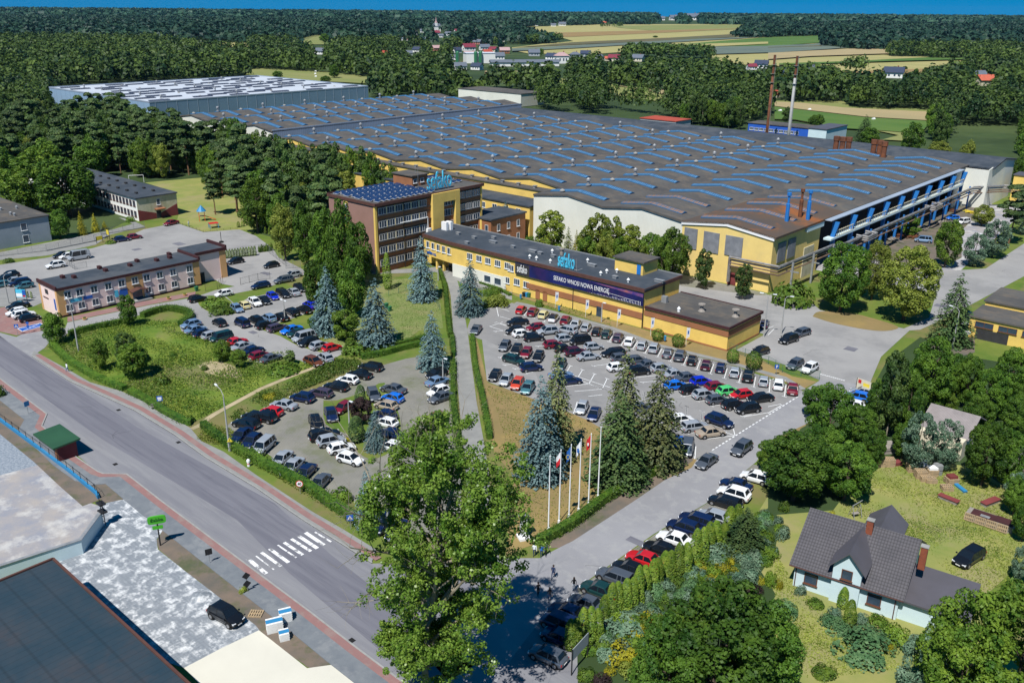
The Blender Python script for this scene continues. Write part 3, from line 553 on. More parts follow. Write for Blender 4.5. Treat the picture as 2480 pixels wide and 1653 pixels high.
# open crane side
C_=Bld('crane_runway','blue steel columns and railed crane runway under the open hall eave','crane runway',-88.5,266)
b=C_.mb(); b.box(-89.2,214.5,ZE+.1,-86.6,318,ZE+.3); C_.part('canopy',b,'wall_corrugated')
b=C_.mb(); b.box(-88.2,214.5,8.1,-86.2,318,8.6); C_.part('crane_beam',b,'wall_lightblue')
b=C_.mb(); b.box(-96,214.5,0,-95.7,318,ZE-.5); C_.part('dark_interior_sheet',b,'trim_dark')  # added near-black sheet: the open bay's dark interior put in as colour
for j in range(10):
    v=217.2+11.6*j*0.965; b=C_.mb(); b.hull([[(-87.3,v-.25,0),(-86.7,v-.25,0),(-86.7,v+.25,0),(-87.3,v+.25,0)],[(-87.4,v-.45,8.9),(-86.4,v-.45,8.9),(-86.4,v+.45,8.9),(-87.4,v+.45,8.9)],[(-87.3,v-.2,ZE-.4),(-85.6,v-.2,ZE-.4),(-85.6,v+.2,ZE-.4),(-87.3,v+.2,ZE-.4)]]); C_.part('column',b,'trim_blue')
    b=C_.mb(); v0=v+.6; b.box(-86.35,v0,8.6,-86.25,v0+10.2,8.8); b.box(-86.35,v0,10.,-86.25,v0+10.2,10.2)
    for k in range(9): b.box(-86.38,v0+.5+k*1.15,8.6,-86.3,v0+.68+k*1.15,10.3)
    if j<9: C_.part('railing',b,'wall_plain_cream')
# pipe bridge
P_=Bld('pipe_bridge','bundle of rusty and silver pipes carried along the hall on posts','pipe bridge',-85,266)
b=P_.mb()
for k,(dz,r) in enumerate(((0,.28),(.75,.28),(-.75,.2),(-1.3,.2))):
    o=.5*(k%2); pts=[(-98.5,187-o,1.2),(-98.5,187-o,6.5+dz),(-86.5+o,187-o,6.5+dz),(-86+o,214,6.5+dz),(-84.5+o,218,6.5+dz),(-84.5+o,322,6.5+dz),(-78+o,332,6.5+dz),(-60,339,6.5+dz)]
    b.path(pts,r,6,0 if k<2 else 1)
P_.part('pipe',b,['pipe_metal','pipe_rust'],smooth=False)
for v in (192,203,214,226,238,250,262,274,286,298,310,322): 
    b=P_.mb(); b.box(-85.4,v-.2,0,-85,v+.2,7.3); b.box(-86.8,v-.1,5.0,-83.6,v+.1,5.3); P_.part('post',b,'trim_blue' if v>220 else 'metal_grey')
for v in (232,283):
    b=P_.mb(); 
    for k in range(3): b.path([(-85.5,v-3,6.2+k*.5),(-82.5,v-3,6.2+k*.5),(-82.5,v+3,6.2+k*.5),(-85.5,v+3,6.2+k*.5)],.25)
    P_.part('expansion_loop',b,'pipe_metal')
# ---------------------------------------------------------------- rear hall with the step wall
G_=Bld('rear_hall','rear factory hall with higher roof behind the corrugated step wall','factory',-305,201)
Z2=15.6
b=G_.mb()
for u0 in (-329,-353,-377): bay_roof(b,u0,u0+24,200.7,347,Z2,Z2+1.55)
G_.part('roof',b,'roof_felt')
b=G_.mb(); b.box(-305.3,201,0,-305,346.5,Z2+.9); G_.part('wall',b,'wall_corrugated')
b=G_.mb()
for u0 in (-329,-353,-377):
    m=u0+12; ps=[(u0,0),(u0+24,0),(u0+24,Z2),(m,Z2+1.5),(u0,Z2)]
    b.hull([[(p[0],201.3,p[1]) for p in ps],[(p[0],201,p[1]) for p in ps]])
b.box(-377,201.3,0,-376.7,346,Z2); b.box(-377,346,0,-305.3,346.3,Z2); G_.part('wall',b,'wall_white')
for bi,u0 in enumerate((-329,-353,-377)):
    for j in range(12):
        v=207+11.62*j; o=G_.put('skylight',SK[0],u0+11.8,v,Z2+.42); link('glazing',SK[1],o); G_.put('roof_vent',VT if (j+bi)%2 else VW,u0+7.5,v-2.2,Z2+1.75)
# ---------------------------------------------------------------- annexes along the west bays
X=Bld('workshop_annex','low yellow workshop annex with dark flat roof before the hall gables','annex',-161,196.5)
b=X.mb(); b.box(-305,197,0,-161.4,200.6,12.1); X.part('wall',b,'wall_yellow'); b=X.mb(); b.box(-305.3,196.7,12.1,-161.2,200.65,12.4); X.part('roof',b,'roof_felt')
b=X.mb(); b.box(-290,188,0,-162,196.9,9.4); X.part('wall',b,'wall_yellow'); b=X.mb(); b.box(-290.3,187.7,9.4,-161.8,196.95,9.75); X.part('roof',b,'roof_dark')
for k in range(12): u=-240+k*6.4; b=X.mb(); b.box(u,198.2,12.4,u+.8,199.,13.); b.box(u-.15,198.05,13.,u+.95,199.15,13.15); X.part('roof_vent',b,'metal_grey')
wm=win_mesh(1.6,1.5,2,1)
for k in range(14): window(X,wm,-226+k*4.6,188,7.6)
X2=Bld('brown_annex','small brown two storey annex between the office tower and white hall wall','annex',-161.5,172)
X2.box('wall','wall_brown',-172,172,0,-161.8,186,8.2); X2.box('roof','roof_dark',-172.3,171.7,8.2,-161.5,186.3,8.6); b=X2.mb(); b.box(-170,171.85,0,-169.3,172,8.2); b.box(-165.8,171.85,0,-165.1,172,8.2); X2.part('pilaster',b,'wall_yellow')
wm=win_mesh(1.,1.7,1,1)
for z in (2.2,5.9): 
    for u in (-167.6,-163.4): window(X2,wm,u,172,z)
    for v in (175,179,183): window(X2,wm,-161.8,v,z,'u')
# ---------------------------------------------------------------- brown office tower
T=Bld('office_tower','five storey brown office block with blue sign and solar panels on roof','office building',-166.6,136.5)
u0,u1,v0,v1,zt=-184.4,-166.6,136.5,173.5,17.
b=T.mb(); b.box(u0,v0,0,u1,v1,zt); T.part('wall',b,'wall_brown')
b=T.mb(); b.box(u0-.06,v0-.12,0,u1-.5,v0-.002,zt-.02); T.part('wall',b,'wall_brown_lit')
b=T.mb(); b.box(u0-.2,v0-.3,zt,u1+.35,v1+.3,zt+.35); T.part('roof',b,'roof_felt')
b=T.mb(); b.box(u0-.3,v0-.4,zt+.0,u0-.05,v1+.4,zt+.7); b.box(u1+.2,v0-.4,zt-.25,u1+.5,v1+.4,zt+.45); b.box(u0-.3,v0-.42,zt-.2,u1+.5,v0-.2,zt+.5); b.box(u0-.3,v1+.2,zt-.2,u1+.5,v1+.42,zt+.5); T.part('parapet',b,'trim_brown')
b=T.mb(); b.box(u1-.5,v0-.16,0,u1+.12,v0+.45,zt-.25); b.box(u1,v1-.6,0,u1+.12,v1,zt-.25); T.part('pilaster',b,'wall_yellow')
vs0,_=PU('b2',1605,420,u1); vs1,_=PU('b2',1855,420,u1)
b=T.mb(); b.box(u1,vs0,0,u1+.9,vs0+3.9,zt+.2); b.box(u1,vs1-1.6,0,u1+.9,vs1,zt+.2); b.box(u1,vs0+3.9,zt-2.3,u1+.88,vs1-1.6,zt+.19); T.part('stair_tower',b,'wall_yellow')
for z in (2.,5.2,8.4,11.6,14.3):
    o=window(T,win_mesh(vs1-vs0-6,1.6,4,1,sill=False),u1+.03,(vs0+3.9+vs1-1.6)/2,z,'u')
wl=win_mesh(2.3,1.5,3,1,sill=False,t=.07)
lv=[v0+1.9+i*(vs0-v0-2.2)/6 +0.3 for i in range(6)]; rv=[vs1+1.4+i*(v1-vs1-.8)/3 for i in range(3)]
for fl in range(5):
    z=15.3-fl*3.2
    for v in lv+rv: window(T,wl,u1+.03,v,z,'u')
    [T.part('ledge',T.mb().box(u1,q0,z+q2,u1+q3,q1,z+q2+.16),'trim_dark') for q0,q1 in ((v0+.46,vs0),(vs1,v1-.6)) for q2,q3 in ((-1.15,.25),(1.,.12))]
    for q in range(1,6):
        v=(lv[q-1]+lv[q])/2; b=T.mb(); b.box(u1,v-.13,z-.95,u1+.08,v+.13,z+.97); T.part('mullion_panel',b,'wall_yellow')
b=T.mb(); b.tube((u1+.25,(lv[2]+lv[3])/2,0),(u1+.25,(lv[2]+lv[3])/2,zt-.2),.09); T.part('downpipe',b,'black_paint')
b=T.mb(); b.path([(u1+.4,lv[2],11.6),(u1+.4,vs0-1.4,11.6),(u1+.4,vs0-1.4,8.7)],.09); T.part('duct',b,'white_paint')
b=T.mb(); b.box(u1+.26,vs0-2,7.2,u1+1,vs0-.7,8.7); T.part('air_conditioner',b,'white_paint')
b=T.mb(); b.box(u0+6,v0-.25,0,u0+7.6,v0-.13,zt-.4); T.part('wall_panel',b,'wall_yellow')
for fl in range(5): window(T,win_mesh(1.2,1.6,2,1),u0+6.8,v0-.26,15-fl*3.2)
# roof house, solar rows, letters
rh=[uv('b2',1445,210,zt),uv('b2',1580,260,zt)]
b=T.mb(); b.box(-184.,157.5,zt+.35,-176.5,163.,zt+3.); T.part('roof_house',b,'wall_brown'); b=T.mb(); b.box(-184.3,157.2,zt+3.,-176.2,163.3,zt+3.25); T.part('roof_house',b,'roof_felt')
for v in (158.5,161): window(T,win_mesh(1.1,.9,1,1),-176.5,v,zt+1.7,'u')
pm=MB(); 
def _pl(a,c,z,mi): pm.hull([[(-a,-c,.12+z),(a,-c,.12+z),(a,-c,.17+z),(-a,-c,.17+z)],[(-a,c,.52+z),(a,c,.52+z),(a,c,.57+z),(-a,c,.57+z)]],mi)
_pl(.95,.64,0,0); _pl(.92,.61,.02,1); pm=pm.mesh('solar_panel',['frame_white','solar'])
for i in range(8):
    for j in range(11):
        u=-183+i*2.15; v=138+j*1.75+(i%2)*.6; T.put('solar_panel',pm,u,v,zt+.36)
for i in range(4):
    for j in range(2): T.put('solar_panel',pm,-182.5+i*3.2,169+j*1.9,zt+.36)
def sefako(name,size,loc,rot,parent=None,m='letters_cyan',sx=.62,ex=.12,**kw): return text_obj(name,'sefako',size,m,parent,loc,rot,ex,sx,bold=.006*size,**kw)
sg=Bld('roof_sign','large cyan sefako letters on a frame above the office tower','sign',-168.5,160.5,z=zt+.35)
sefako('lettering',6.2,(0,-5.2,.5),(R(90),0,R(90)),sg.root,sx=.56)
b=MB(); b.box(-.45,-5.2,.1,-.25,4.8,.25)
b.build('frame','metal_grey',sg.root)
for (u,v,hh) in ((-172,155.5,7),(-178,160,6)): 
    b=T.mb(); b.tube((u,v,zt+.3),(u,v,zt+hh),.06,.03,5); T.part('antenna',b,'metal_grey')
# ---------------------------------------------------------------- yellow office
O=Bld('yellow_office','long two storey yellow office with brown band and a wide advertising banner','office building',-96.5,148)
zo=8.1; ul=-163.5
b=O.mb(); b.prism([(ul,149.2),(-152,148),(-96.5,148),(-96.5,161.5),(-166.,161.5)],3.1,zo); b.prism([(-152,148),(-96.5,148),(-96.5,161.5),(-152,161.5)],0,3.1); b.prism([(-166,152.5),(-152,152.5),(-152,161.5),(-166,161.5)],0,3.1); O.part('wall',b,'wall_yellow')
b=O.mb(); b.prism([(ul-.2,148.8),(-152,147.6),(-96.1,147.6),(-96.1,161.9),(-166.2,161.9)],zo,zo+.3); O.part('roof',b,'roof_dark')
b=O.mb(); ribbon(b,[(ul,148.9),(-152,147.7),(-96.2,147.7),(-96.2,161.8)],.3,zo-.35,zo+.42); O.part('parapet',b,'trim_brown')
b=O.mb(); ribbon(b,[(-96.2,161.9),(-166,161.9)],.25,zo,zo+.45); O.part('parapet',b,'metal_grey')
b=O.mb(); b.box(-128,147.85,1.95,-96.5,148,3.25); O.part('wall_band',b,'wall_brown')
b=O.mb(); b.box(-152,147.88,0,-134.5,147.997,3.2); O.part('wall_band',b,'wall_white')
for k in range(4):
    b=O.mb(); u=-159.5+k*2.4; b.box(u,149.4,0,u+.55,150,3.1) if k in(0,1,3) else None
    if k in(0,1,3): O.part('pillar',b,'wall_yellow')
b=O.mb(); b.box(-158,152.38,.2,-153,152.5,2.9); O.part('entrance_door',b,'glass')
wv=win_mesh(1.6,1.35,3,1); w1=win_mesh(1.3,1.5,2,1)
for k in range(5):
    u=-161.6+k*2.1; window(O,w1,u,149.2-(u-ul)*1.2/11.5,6.0)
text_obj('lettering','sefako s.a.',1.25,'sign_blue',O.root,(-162.3+96.5,1.0,3.7),(R(90),0,R(-6)),.05,.75,bold=.02)
for x in (1965,2050,2132,2222,2312): 
    u,z=PV('b2',x,{1965:835,2050:857,2132:878,2222:903,2312:926}[x],148); window(O,wv,u,148,6.05)
for x,y in ((2130,1000),(2225,1030)): u,z=PV('b2',x,y,148); window(O,win_mesh(2,1.5,1,1,sill=False),u,147.9,1.7)
for x,y in ((1310+995,1055),): u,z=PV('b2',x,y,148); window(O,wv,u,148,z)
for x,y in ((45,1072),(132,1098)): u,z=PV('b3',x,y,148); window(O,wv,u,148,z)
for x,y in ((20,945),): u,z=PV('b3',x,y,148); window(O,wv,u-1,148,5.7)
for x,y in ((238,1185),(305,1203)): 
    u,z=PV('b3',x,y,148); b=O.mb(); b.box(u-.6,147.85,z-1.1,u+.6,148,z+1.1); O.part('door',b,'wall_brown')
u,z=PV('b3',800,1340,148); b=O.mb(); b.box(u-.6,147.84,0,u+.6,148,2.2); O.part('door',b,'glass')
for x in (565,1215): u,z=PV('b3',x,1200,148); b=O.mb(); b.tube((u,147.8,0),(u,147.8,zo-.3),.07); O.part('downpipe',b,'trim_dark')
ba=[PV('b3',32,990,147.7),PV('b3',32,885,147.7),PV('b3',1212,1180,147.7),PV('b3',1212,1295,147.7)]
bu0,bu1=ba[0][0],ba[2][0]; bz0,bz1=4.85,7.5
b=O.mb(); b.box(bu0,147.55,bz0,bu1,147.75,bz1); bn=O.part('banner',b,'banner_navy')
ou=lambda u:u+96.5
tx=text_obj('lettering','SEFAKO WNOSI NOWĄ ENERGIĘ',1.42,'white_paint',bn,(-23.4,-.5,5.72),(R(90),0,0),.01,1,bold=0); tx.scale=(15.1/(max(q.co.x for q in tx.data.vertices)),1,1)
sefako('logo',2.6,(ou(bu0+.6),-.5,5.45),(R(90),0,0),bn,'white_paint',.46,.01)
b=O.mb(); b.box(bu0+.1,147.52,bz0+.1,bu0+4.3,147.548,bz1-.1); O.part('logo_panel',b,'trim_dark',bn)
b=O.mb(); b.hull([[(bu1-14,147.53,7.4),(bu1-14,147.53,7.38),(bu1-14,147.548,7.38),(bu1-14,147.548,7.4)],[(bu1-.05,147.53,7.42),(bu1-.05,147.53,6.7),(bu1-.05,147.548,6.7),(bu1-.05,147.548,7.42)]]); O.part('banner_glow',b,'banner_glow',bn)
random.seed(4); b=O.mb()
for k in range(34):
    u=bu1-13.5+k*.39; h_=.08+.03*k*random.uniform(.3,1.1); b.box(u,147.51,4.9,u+.07,147.548,4.9+h_*.8)
b.hull([[(bu1-9,147.515,5.9),(bu1-9,147.515,5.86),(bu1-9,147.548,5.86),(bu1-9,147.548,5.9)],[(bu1-1,147.515,5.6),(bu1-1,147.515,5.55),(bu1-1,147.548,5.55),(bu1-1,147.548,5.6)]]); O.part('skyline',b,'white_paint',bn)
# stairs box, vents, roof sign
b=O.mb(); st=[uv('b3',915,965,zo+.3),uv('b3',1200,1015,zo+.3)]; su0,su1=st[0][0],st[1][0]; sv=st[1][1]
b.box(su0,sv,zo+.3,su1,sv+5.6,zo+3.); O.part('stair_house',b,'wall_yellow'); b=O.mb(); b.box(su0-.4,sv-.4,zo+3.,su1+.4,sv+6.,zo+3.3); O.part('stair_house',b,'roof_felt')
b=O.mb(); b.box(su1-1.5,sv-.1,zo+.4,su1-.5,sv,zo+2.5); O.part('door',b,'trim_blue')
for t,x,y,k in (('b3',190,790,2),('b3',260,808,1),('b3',380,835,1),('b3',735,918,2),('b3',948,1030,1),('b3',1355,1065,2),('b2',1860,628,1),('b2',1940,712,1),('b2',2005,665,1),('b2',2180,705,2),('b2',2185,665,1),('b3',10,750,1),('b3',425,762,1)):
    u,v=uv(t,x,y,zo+.5); b=O.mb(); b.box(u-.5*k,v-.35,zo+.3,u+.5*k,v+.35,zo+.75); b.box(u-.5*k-.1,v-.45,zo+.75,u+.5*k+.1,v+.45,zo+.85); O.part('roof_vent',b,'metal_grey')
for t,x,y in (('b3',163,855),('b3',225,870),('b3',352,897),('b3',695,890),('b3',370,805),('b3',1068,1075),('b3',815,1010),('b3',870,990),('b3',963,985)):
    u,v=uv(t,x,y,zo+.3); b=O.mb(); b.lathe((u,v,zo+.3),[(.2,0),(.2,.5),(.38,.55),(.05,.95)],8); O.part('roof_vent',b,'wall_plain_white')
for t,x,y in (('b3',457,825),): u,v=uv(t,x,y,zo+.3); b=O.mb(); b.lathe((u,v,zo+.3),[(.45,0),(.45,1.3),(.65,1.35),(.65,1.6)],8); O.part('chimney',b,'wood_grey')
for t,x,y in (('b2',1735,595),('b2',1775,590)): u,v=uv(t,x,y,zo+.3); b=O.mb(); b.box(u-.9,v-.3,zo+.3,u+.9,v+.5,zo+2.4); O.part('air_conditioner',b,'white_paint')
b=O.mb(); v0_=155; 
for k in range(9): b.box(-96.45,v0_+.0,5.+k*.38,-96.35,v0_+.5,5.04+k*.38)
b.box(-96.47,v0_-.03,4.8,-96.33,v0_+.03,8.4); b.box(-96.47,v0_+.47,4.8,-96.33,v0_+.53,8.4); O.part('ladder',b,'trim_dark')
us,vs=uv('b3',420,930,zo+.3); sg2=Bld('roof_sign','small cyan sefako letters standing on the yellow office roof','sign',us,vs,z=zo+.3)
sefako('lettering',4.6,(0,0,.25),(R(90),0,0),sg2.root,sx=.4); b=MB(); b.box(-.1,.1,.1,5.3,.3,.25); b.box(-.1,.1,0,.05,2.2,.1); b.box(5.1,.1,0,5.3,2.2,.1)
for k in range(5): b.box(.2+k*1.2,.2,.2,.28+k*1.2,.3,2.6)
b.build('frame','metal_grey',sg2.root)
# wing
Wg=Bld('office_wing','single storey yellow wing with brown band at the end of the office','office building',-77,148)
b=Wg.mb(); b.box(-96.3,148.1,0,-77,161.2,4.6); Wg.part('wall',b,'wall_yellow'); b=Wg.mb(); b.box(-96.0,147.8,4.6,-76.7,161.5,4.85); Wg.part('roof',b,'roof_felt')
b=Wg.mb(); ribbon(b,[(-96,147.85),(-76.75,147.85),(-76.75,161.45),(-96,161.45)],.3,4.45,4.98); Wg.part('parapet',b,'trim_maroon')
b=Wg.mb(); b.box(-96.2,148.0,2.9,-76.9,148.09,4.0); b.box(-76.99,148.1,2.9,-76.9,161.2,4.0); Wg.part('wall_band',b,'wall_brown')
b=Wg.mb(); b.box(-96.2,148.03,0,-76.93,148.09,.35); b.box(-76.99,148.1,0,-76.93,161.2,.35); Wg.part('plinth',b,'wall_brown')
for x,y in ((1742,1320),(2052,1370)): u,v=uv('b3',x,y+20,4.85); b=Wg.mb(); b.lathe((u,v,4.85),[(.75,0),(.35,.5),(.35,1.2),(.75,1.3),(.75,1.55)],8); Wg.part('chimney',b,'wood_grey')
u,v=uv('b3',1532,1345,4.85); b=Wg.mb(); b.lathe((u,v,4.85),[(.3,0),(.3,.6),(.4,.65),(.05,1.1)],8); Wg.part('roof_vent',b,'white_paint')
u,v=uv('b3',1400,1260,4.85); b=Wg.mb(); b.box(u-.6,v-.3,4.85,u+.6,v+.5,6.2); Wg.part('air_conditioner',b,'metal_grey')
# ---------------------------------------------------------------- peach building
Pn=Bld('peach_office','two storey peach office with maroon roof edges and rows of windows','office building',-189.3,69.5)
ua,ub,va,vb,zp=-198.2,-189.3,69.5,101.9,6.2
b=Pn.mb(); b.box(ua,va,0,ub,vb,zp); Pn.part('wall',b,'wall_peach'); b=Pn.mb(); b.box(ua-.1,va-.1,zp,ub+.2,vb+.1,zp+.25); Pn.part('roof',b,'roof_dark')
b=Pn.mb(); b.box(ua-.3,va-.25,zp-.2,ub+.3,va+.05,zp+.6); b.box(ua-.3,vb-.2,zp-.1,ub+.4,vb+.2,zp+.8); b.box(ub+.0,va,zp-.35,ub+.3,vb,zp+.2); Pn.part('parapet',b,'trim_maroon')
vo0,_=PU('b1',1160,1080,ub); vo1,_=PU('b1',1310,1040,ub)
b=Pn.mb(); b.box(ub,va-.05,0,ub+.06,va+1.6,zp-.35); b.box(ub,vo0,0,ub+.06,vo1,zp-.35); b.box(ub,vb-1.6,0,ub+.06,vb,zp-.35); b.box(ub-.8,va-.06,0,ub,va,zp-.2); b.box(ua,va-.06,0,ua+.8,va,zp-.2); Pn.part('wall_panel',b,'wall_orange')
b=Pn.mb(); b.box(ub,va,0,ub+.1,vb,.4); Pn.part('plinth',b,'trim_maroon')
wp=win_mesh(1.3,1.35,2,1,sill=True,t=.06)
for x,y in ((622,1195),(732,1170),(865,1142),(995,1113),(1118,1088),(1240,1062),(1348,1035),(1468,1010),(1590,985),(1740,955),(643,1328),(755,1303),(882,1273),(1014,1243),(1366,1163),(1486,1135),(1605,1107),(1753,1077)):
    v,z=PU('b1',x,y,ub+.06); window(Pn,wp,ub+.07,v,4.55 if y<1200 and z>3 else 1.75,'u')
v,z=PU('b1',1265,1190,ub); b=Pn.mb(); b.box(ub,v-1.1,.2,ub+.12,v+1.1,2.4); Pn.part('entrance_door',b,'glass'); b=Pn.mb()
b.hull([[(ub+.0,v-1.9,2.5),(ub+1.8,v-1.9,2.4),(ub+1.8,v-1.9,2.48),(ub,v-1.9,2.58)],[(ub,v,3.),(ub+1.8,v,2.9),(ub+1.8,v,2.98),(ub,v,3.08)],[(ub,v+1.9,2.5),(ub+1.8,v+1.9,2.4),(ub+1.8,v+1.9,2.48),(ub,v+1.9,2.58)]]); Pn.part('canopy',b,'trim_brown')
b=Pn.mb(); b.box(ub+.1,v-1.8,0,ub+1.8,v+2.5,.35); Pn.part('entrance_step',b,'kerb')
for x,y,m,w_ in ((700,1238,'letters_cyan',2.4),(810,1213,'sign_blue',1.9),(1072,1180,'letters_cyan',.8),(1137,1170,'sign_blue',1.8)):
    v_,z=PU('b1',x,y,ub+.1); b=Pn.mb(); hh=.35 if y>1200 else .75; b.box(ub+.062,v_-w_/2,z-hh,ub+.12,v_+w_/2,z+hh); Pn.part('wall_sign',b,m)
for x,y,w_,hh,m in ((425,1160,.7,.5,'trim_dark'),(420,1215,1.3,.12,'trim_brown'),(505,1280,.3,1.2,'sign_blue')):
    u_,z=PV('b1',x,y,va-.1); b=Pn.mb(); b.box(u_-w_,va-.1,z-hh,u_+w_,va-.05,z+hh); Pn.part('wall_sign',b,m)
for x,y in ((575,1030),(680,1030),(915,945),(970,968),(1195,922),(1260,882),(1440,875),(1560,850),(1555,820)):
    u_,v_=uv('b1',x,y,zp+.4); b=Pn.mb(); b.box(u_-.6,v_-.35,zp+.25,u_+.6,v_+.35,zp+.9); Pn.part('chimney',b,'trim_maroon')
Pa=Bld('peach_stair_tower','taller peach stair block with maroon parapet at end of peach office','annex',-192,102.2)
b=Pa.mb(); b.box(-199,102.1,0,-191.2,110,7.); Pa.part('wall',b,'wall_peach'); b=Pa.mb(); b.box(-199,102.1,7.,-191,110,7.2); Pa.part('roof',b,'roof_dark'); b=Pa.mb(); b.box(-199.2,109.9,6.6,-190.8,110.3,7.9); b.box(-191.19,102.1,6.7,-190.9,109.9,7.4); Pa.part('parapet',b,'trim_maroon')
b=Pa.mb(); b.box(-191.2,108.4,0,-191.1,110.02,6.7); Pa.part('wall_panel',b,'wall_orange'); b=Pa.mb(); b.box(-191.2,102.8,0,-191.1,104,2.4); Pa.part('door',b,'trim_dark')
# ---------------------------------------------------------------- school and grey hall
Sc=Bld('school','two storey school with blue-black flat roof and cream and maroon end wall','school',-263,123.8)
b=Sc.mb(); b.box(-345,123.8,0,-263,136.6,6.8); Sc.part('wall',b,'wall_plain_white'); b=Sc.mb(); b.box(-345.3,123.4,6.8,-262.5,137,7.15); Sc.part('roof',b,'roof_dark')
b=Sc.mb(); b.box(-263,123.8,0,-262.85,136.6,6.8); Sc.part('end_wall',b,'wall_cream'); b=Sc.mb()
b.hull([[(-262.85,123.85,.0),(-262.85,129.5,.0),(-262.85,129.5,1.7),(-262.85,123.85,3.4)],[(-262.78,123.85,.0),(-262.78,129.5,.0),(-262.78,129.5,1.7),(-262.78,123.85,3.4)]]); b.hull([[(-262.85,131,.0),(-262.85,136.55,.0),(-262.85,136.55,3.6),(-262.85,131,1.5)],[(-262.78,131,.0),(-262.78,136.55,.0),(-262.78,136.55,3.6),(-262.78,131,1.5)]]); Sc.part('wall_panel',b,'wall_maroon')
b=Sc.mb(); b.box(-262.85,129.6,0,-262.7,131,2.3); Sc.part('door',b,'trim_dark'); window(Sc,win_mesh(1,1.7,1,1),-262.85,130.6,5,'u'); b=Sc.mb(); b.box(-262.8,129,2.9,-261,132,3.2); Sc.part('canopy',b,'wall_brown')
wsx=win_mesh(1.3,1.6,2,1,fr='frame_brown')
for k in range(34):
    for z in (2.,5.2): window(Sc,wsx,-264.6-k*2.2,123.8,z)
for k in range(14): 
    u_=-269-(k//2)*6.; v_=127+(k%2)*5.5; b=Sc.mb(); b.box(u_-.5,v_-.35,7.15,u_+.5,v_+.35,7.7); Sc.part('roof_vent',b,'trim_dark')
Gr=Bld('grey_blue_hall','grey-blue rendered hall with dark roof at the left edge','hall',-257.9,96)
b=Gr.mb(); b.box(-330,67,0,-257.9,96,6.9); Gr.part('wall',b,'wall_greyblue')
Gr.root.name='sports_hall'
b=Gr.mb(); b.box(-330.3,66.8,6.9,-257.6,96.3,7.2); Gr.part('roof',b,'roof_felt')
for x,y in ((218,565),(240,675)): v_,z=PU('b1',x,y,-257.9); window(Gr,win_mesh(1.4,1.9,1,1),-257.9,v_,z,'u')
for x,y in ((155,400),(100,455),(135,465),(10,415)): u_,v_=uv('b1',x,y,7.2); b=Gr.mb(); b.lathe((u_,v_,7.2),[(.3,0),(.3,.6),(.45,.65),(.1,.9)],8); Gr.part('roof_vent',b,'metal_grey')
# ---------------------------------------------------------------- new warehouse
N=Bld('warehouse','big blue-grey warehouse with white roof covered by solar arrays','warehouse',-456.5,229)
b=N.mb(); b.box(-579,229,0,-456.5,373,14); N.part('wall',b,'wall_newhall'); b=N.mb(); b.box(-578.6,229.4,14,-456.9,372.6,14.15); N.part('roof',b,'roof_white'); b=N.mb(); ribbon(b,[(-579,229.1),(-456.6,229.1),(-456.6,372.9),(-578.9,372.9),(-578.9,229.1)],.5,13.9,14.6); N.part('parapet',b,'wall_corrugated')
b=N.mb()
for k in range(24): b.box(-456.5,232+k*6,0,-456.4,232.2+k*6,13.9)
N.part('panel_joint',b,'wall_corrugated')
random.seed(3)
am=MB()
for i in range(11): 
    for j in range(2): am.hull([[(-6+i*1.1,-2.2+j*1.1,.1),(-5.05+i*1.1,-2.2+j*1.1,.1),(-5.05+i*1.1,-2.2+j*1.1,.2),(-6+i*1.1,-2.2+j*1.1,.2)],[(-6+i*1.1,-1.3+j*1.1,.5),(-5.05+i*1.1,-1.3+j*1.1,.5),(-5.05+i*1.1,-1.3+j*1.1,.6),(-6+i*1.1,-1.3+j*1.1,.6)]])
am=am.mesh('solar_array',['solar_grey'])
for i in range(9):
    for j in range(11):
        u_=-570+i*13.2+(j%2)*3; v_=237+j*12.6
        if u_<-463 and random.random()<.85: N.put('solar_array',am,u_+random.uniform(-2,2),v_+random.choice((-2,0,2)),14.2,scale=(.95,1.15,1.),rot=math.pi/2)
for i in range(5):
    for j in range(6): N.put('roof_vent',VW if j%2 else VT,-563+i*23,243+j*23,14.1)
# ---------------------------------------------------------------- small halls behind
def simple_hall(name,label,cat,u0,v0,u1,v1,z,wm_,rm,over=.3,group=None):
    B=Bld(name,label,cat,u1,v0,group=group); b=B.mb(); b.box(u0,v0,0,u1,v1,z); B.part('wall',b,wm_); b=B.mb(); b.box(u0-over,v0-over,z,u1+over,v1+over,z+.35); B.part('roof',b,rm); return B
B=simple_hall('grey_hall','pale corrugated hall with flat dark roof at the edge of the woods','hall',-459,455,-401,478,8,'wall_white','roof_felt')
def at_top(t,x,y,z): return uv(t,x,y,z)
k1=at_top('a3',1180,1080,9);k2=at_top('a3',1540,1108,9);
B=simple_hall('red_roofed_shed','long shed with a bright red metal roof behind the factory hall','shed',k1[0],k1[1],k2[0],k1[1]+14,8.6,'wall_plain_grey','tile_red')
k=[at_top('a4',360,1182,12),at_top('a4',540,1195,12),at_top('a4',680,1150,12)]
B=simple_hall('blue_boiler_house','bright blue sheet metal boiler house with pale sloping roof','boiler house',k[0][0],k[1][1],k[1][0],k[2][1],12,'wall_blue','roof_metal')
B.root.children[1].data.materials[0]=M['wall_lightblue']
k=[at_top('a4',-180,1130,9),at_top('a4',200,1175,9)]
B=simple_hall('blue_plant_shed','low dark roofed plant shed with blue window strip beside the chimneys','shed',k[0][0],k[0][1],k[1][0]+11,k[0][1]+12,9,'wall_blue','roof_felt')
for q in range(10): window(B,win_mesh(2,1.2,3,1),k[0][0]+2+q*2.6,k[0][1],6.5)
k=[at_top('a3',2170,1200,7),at_top('a3',2290,1205,7)]
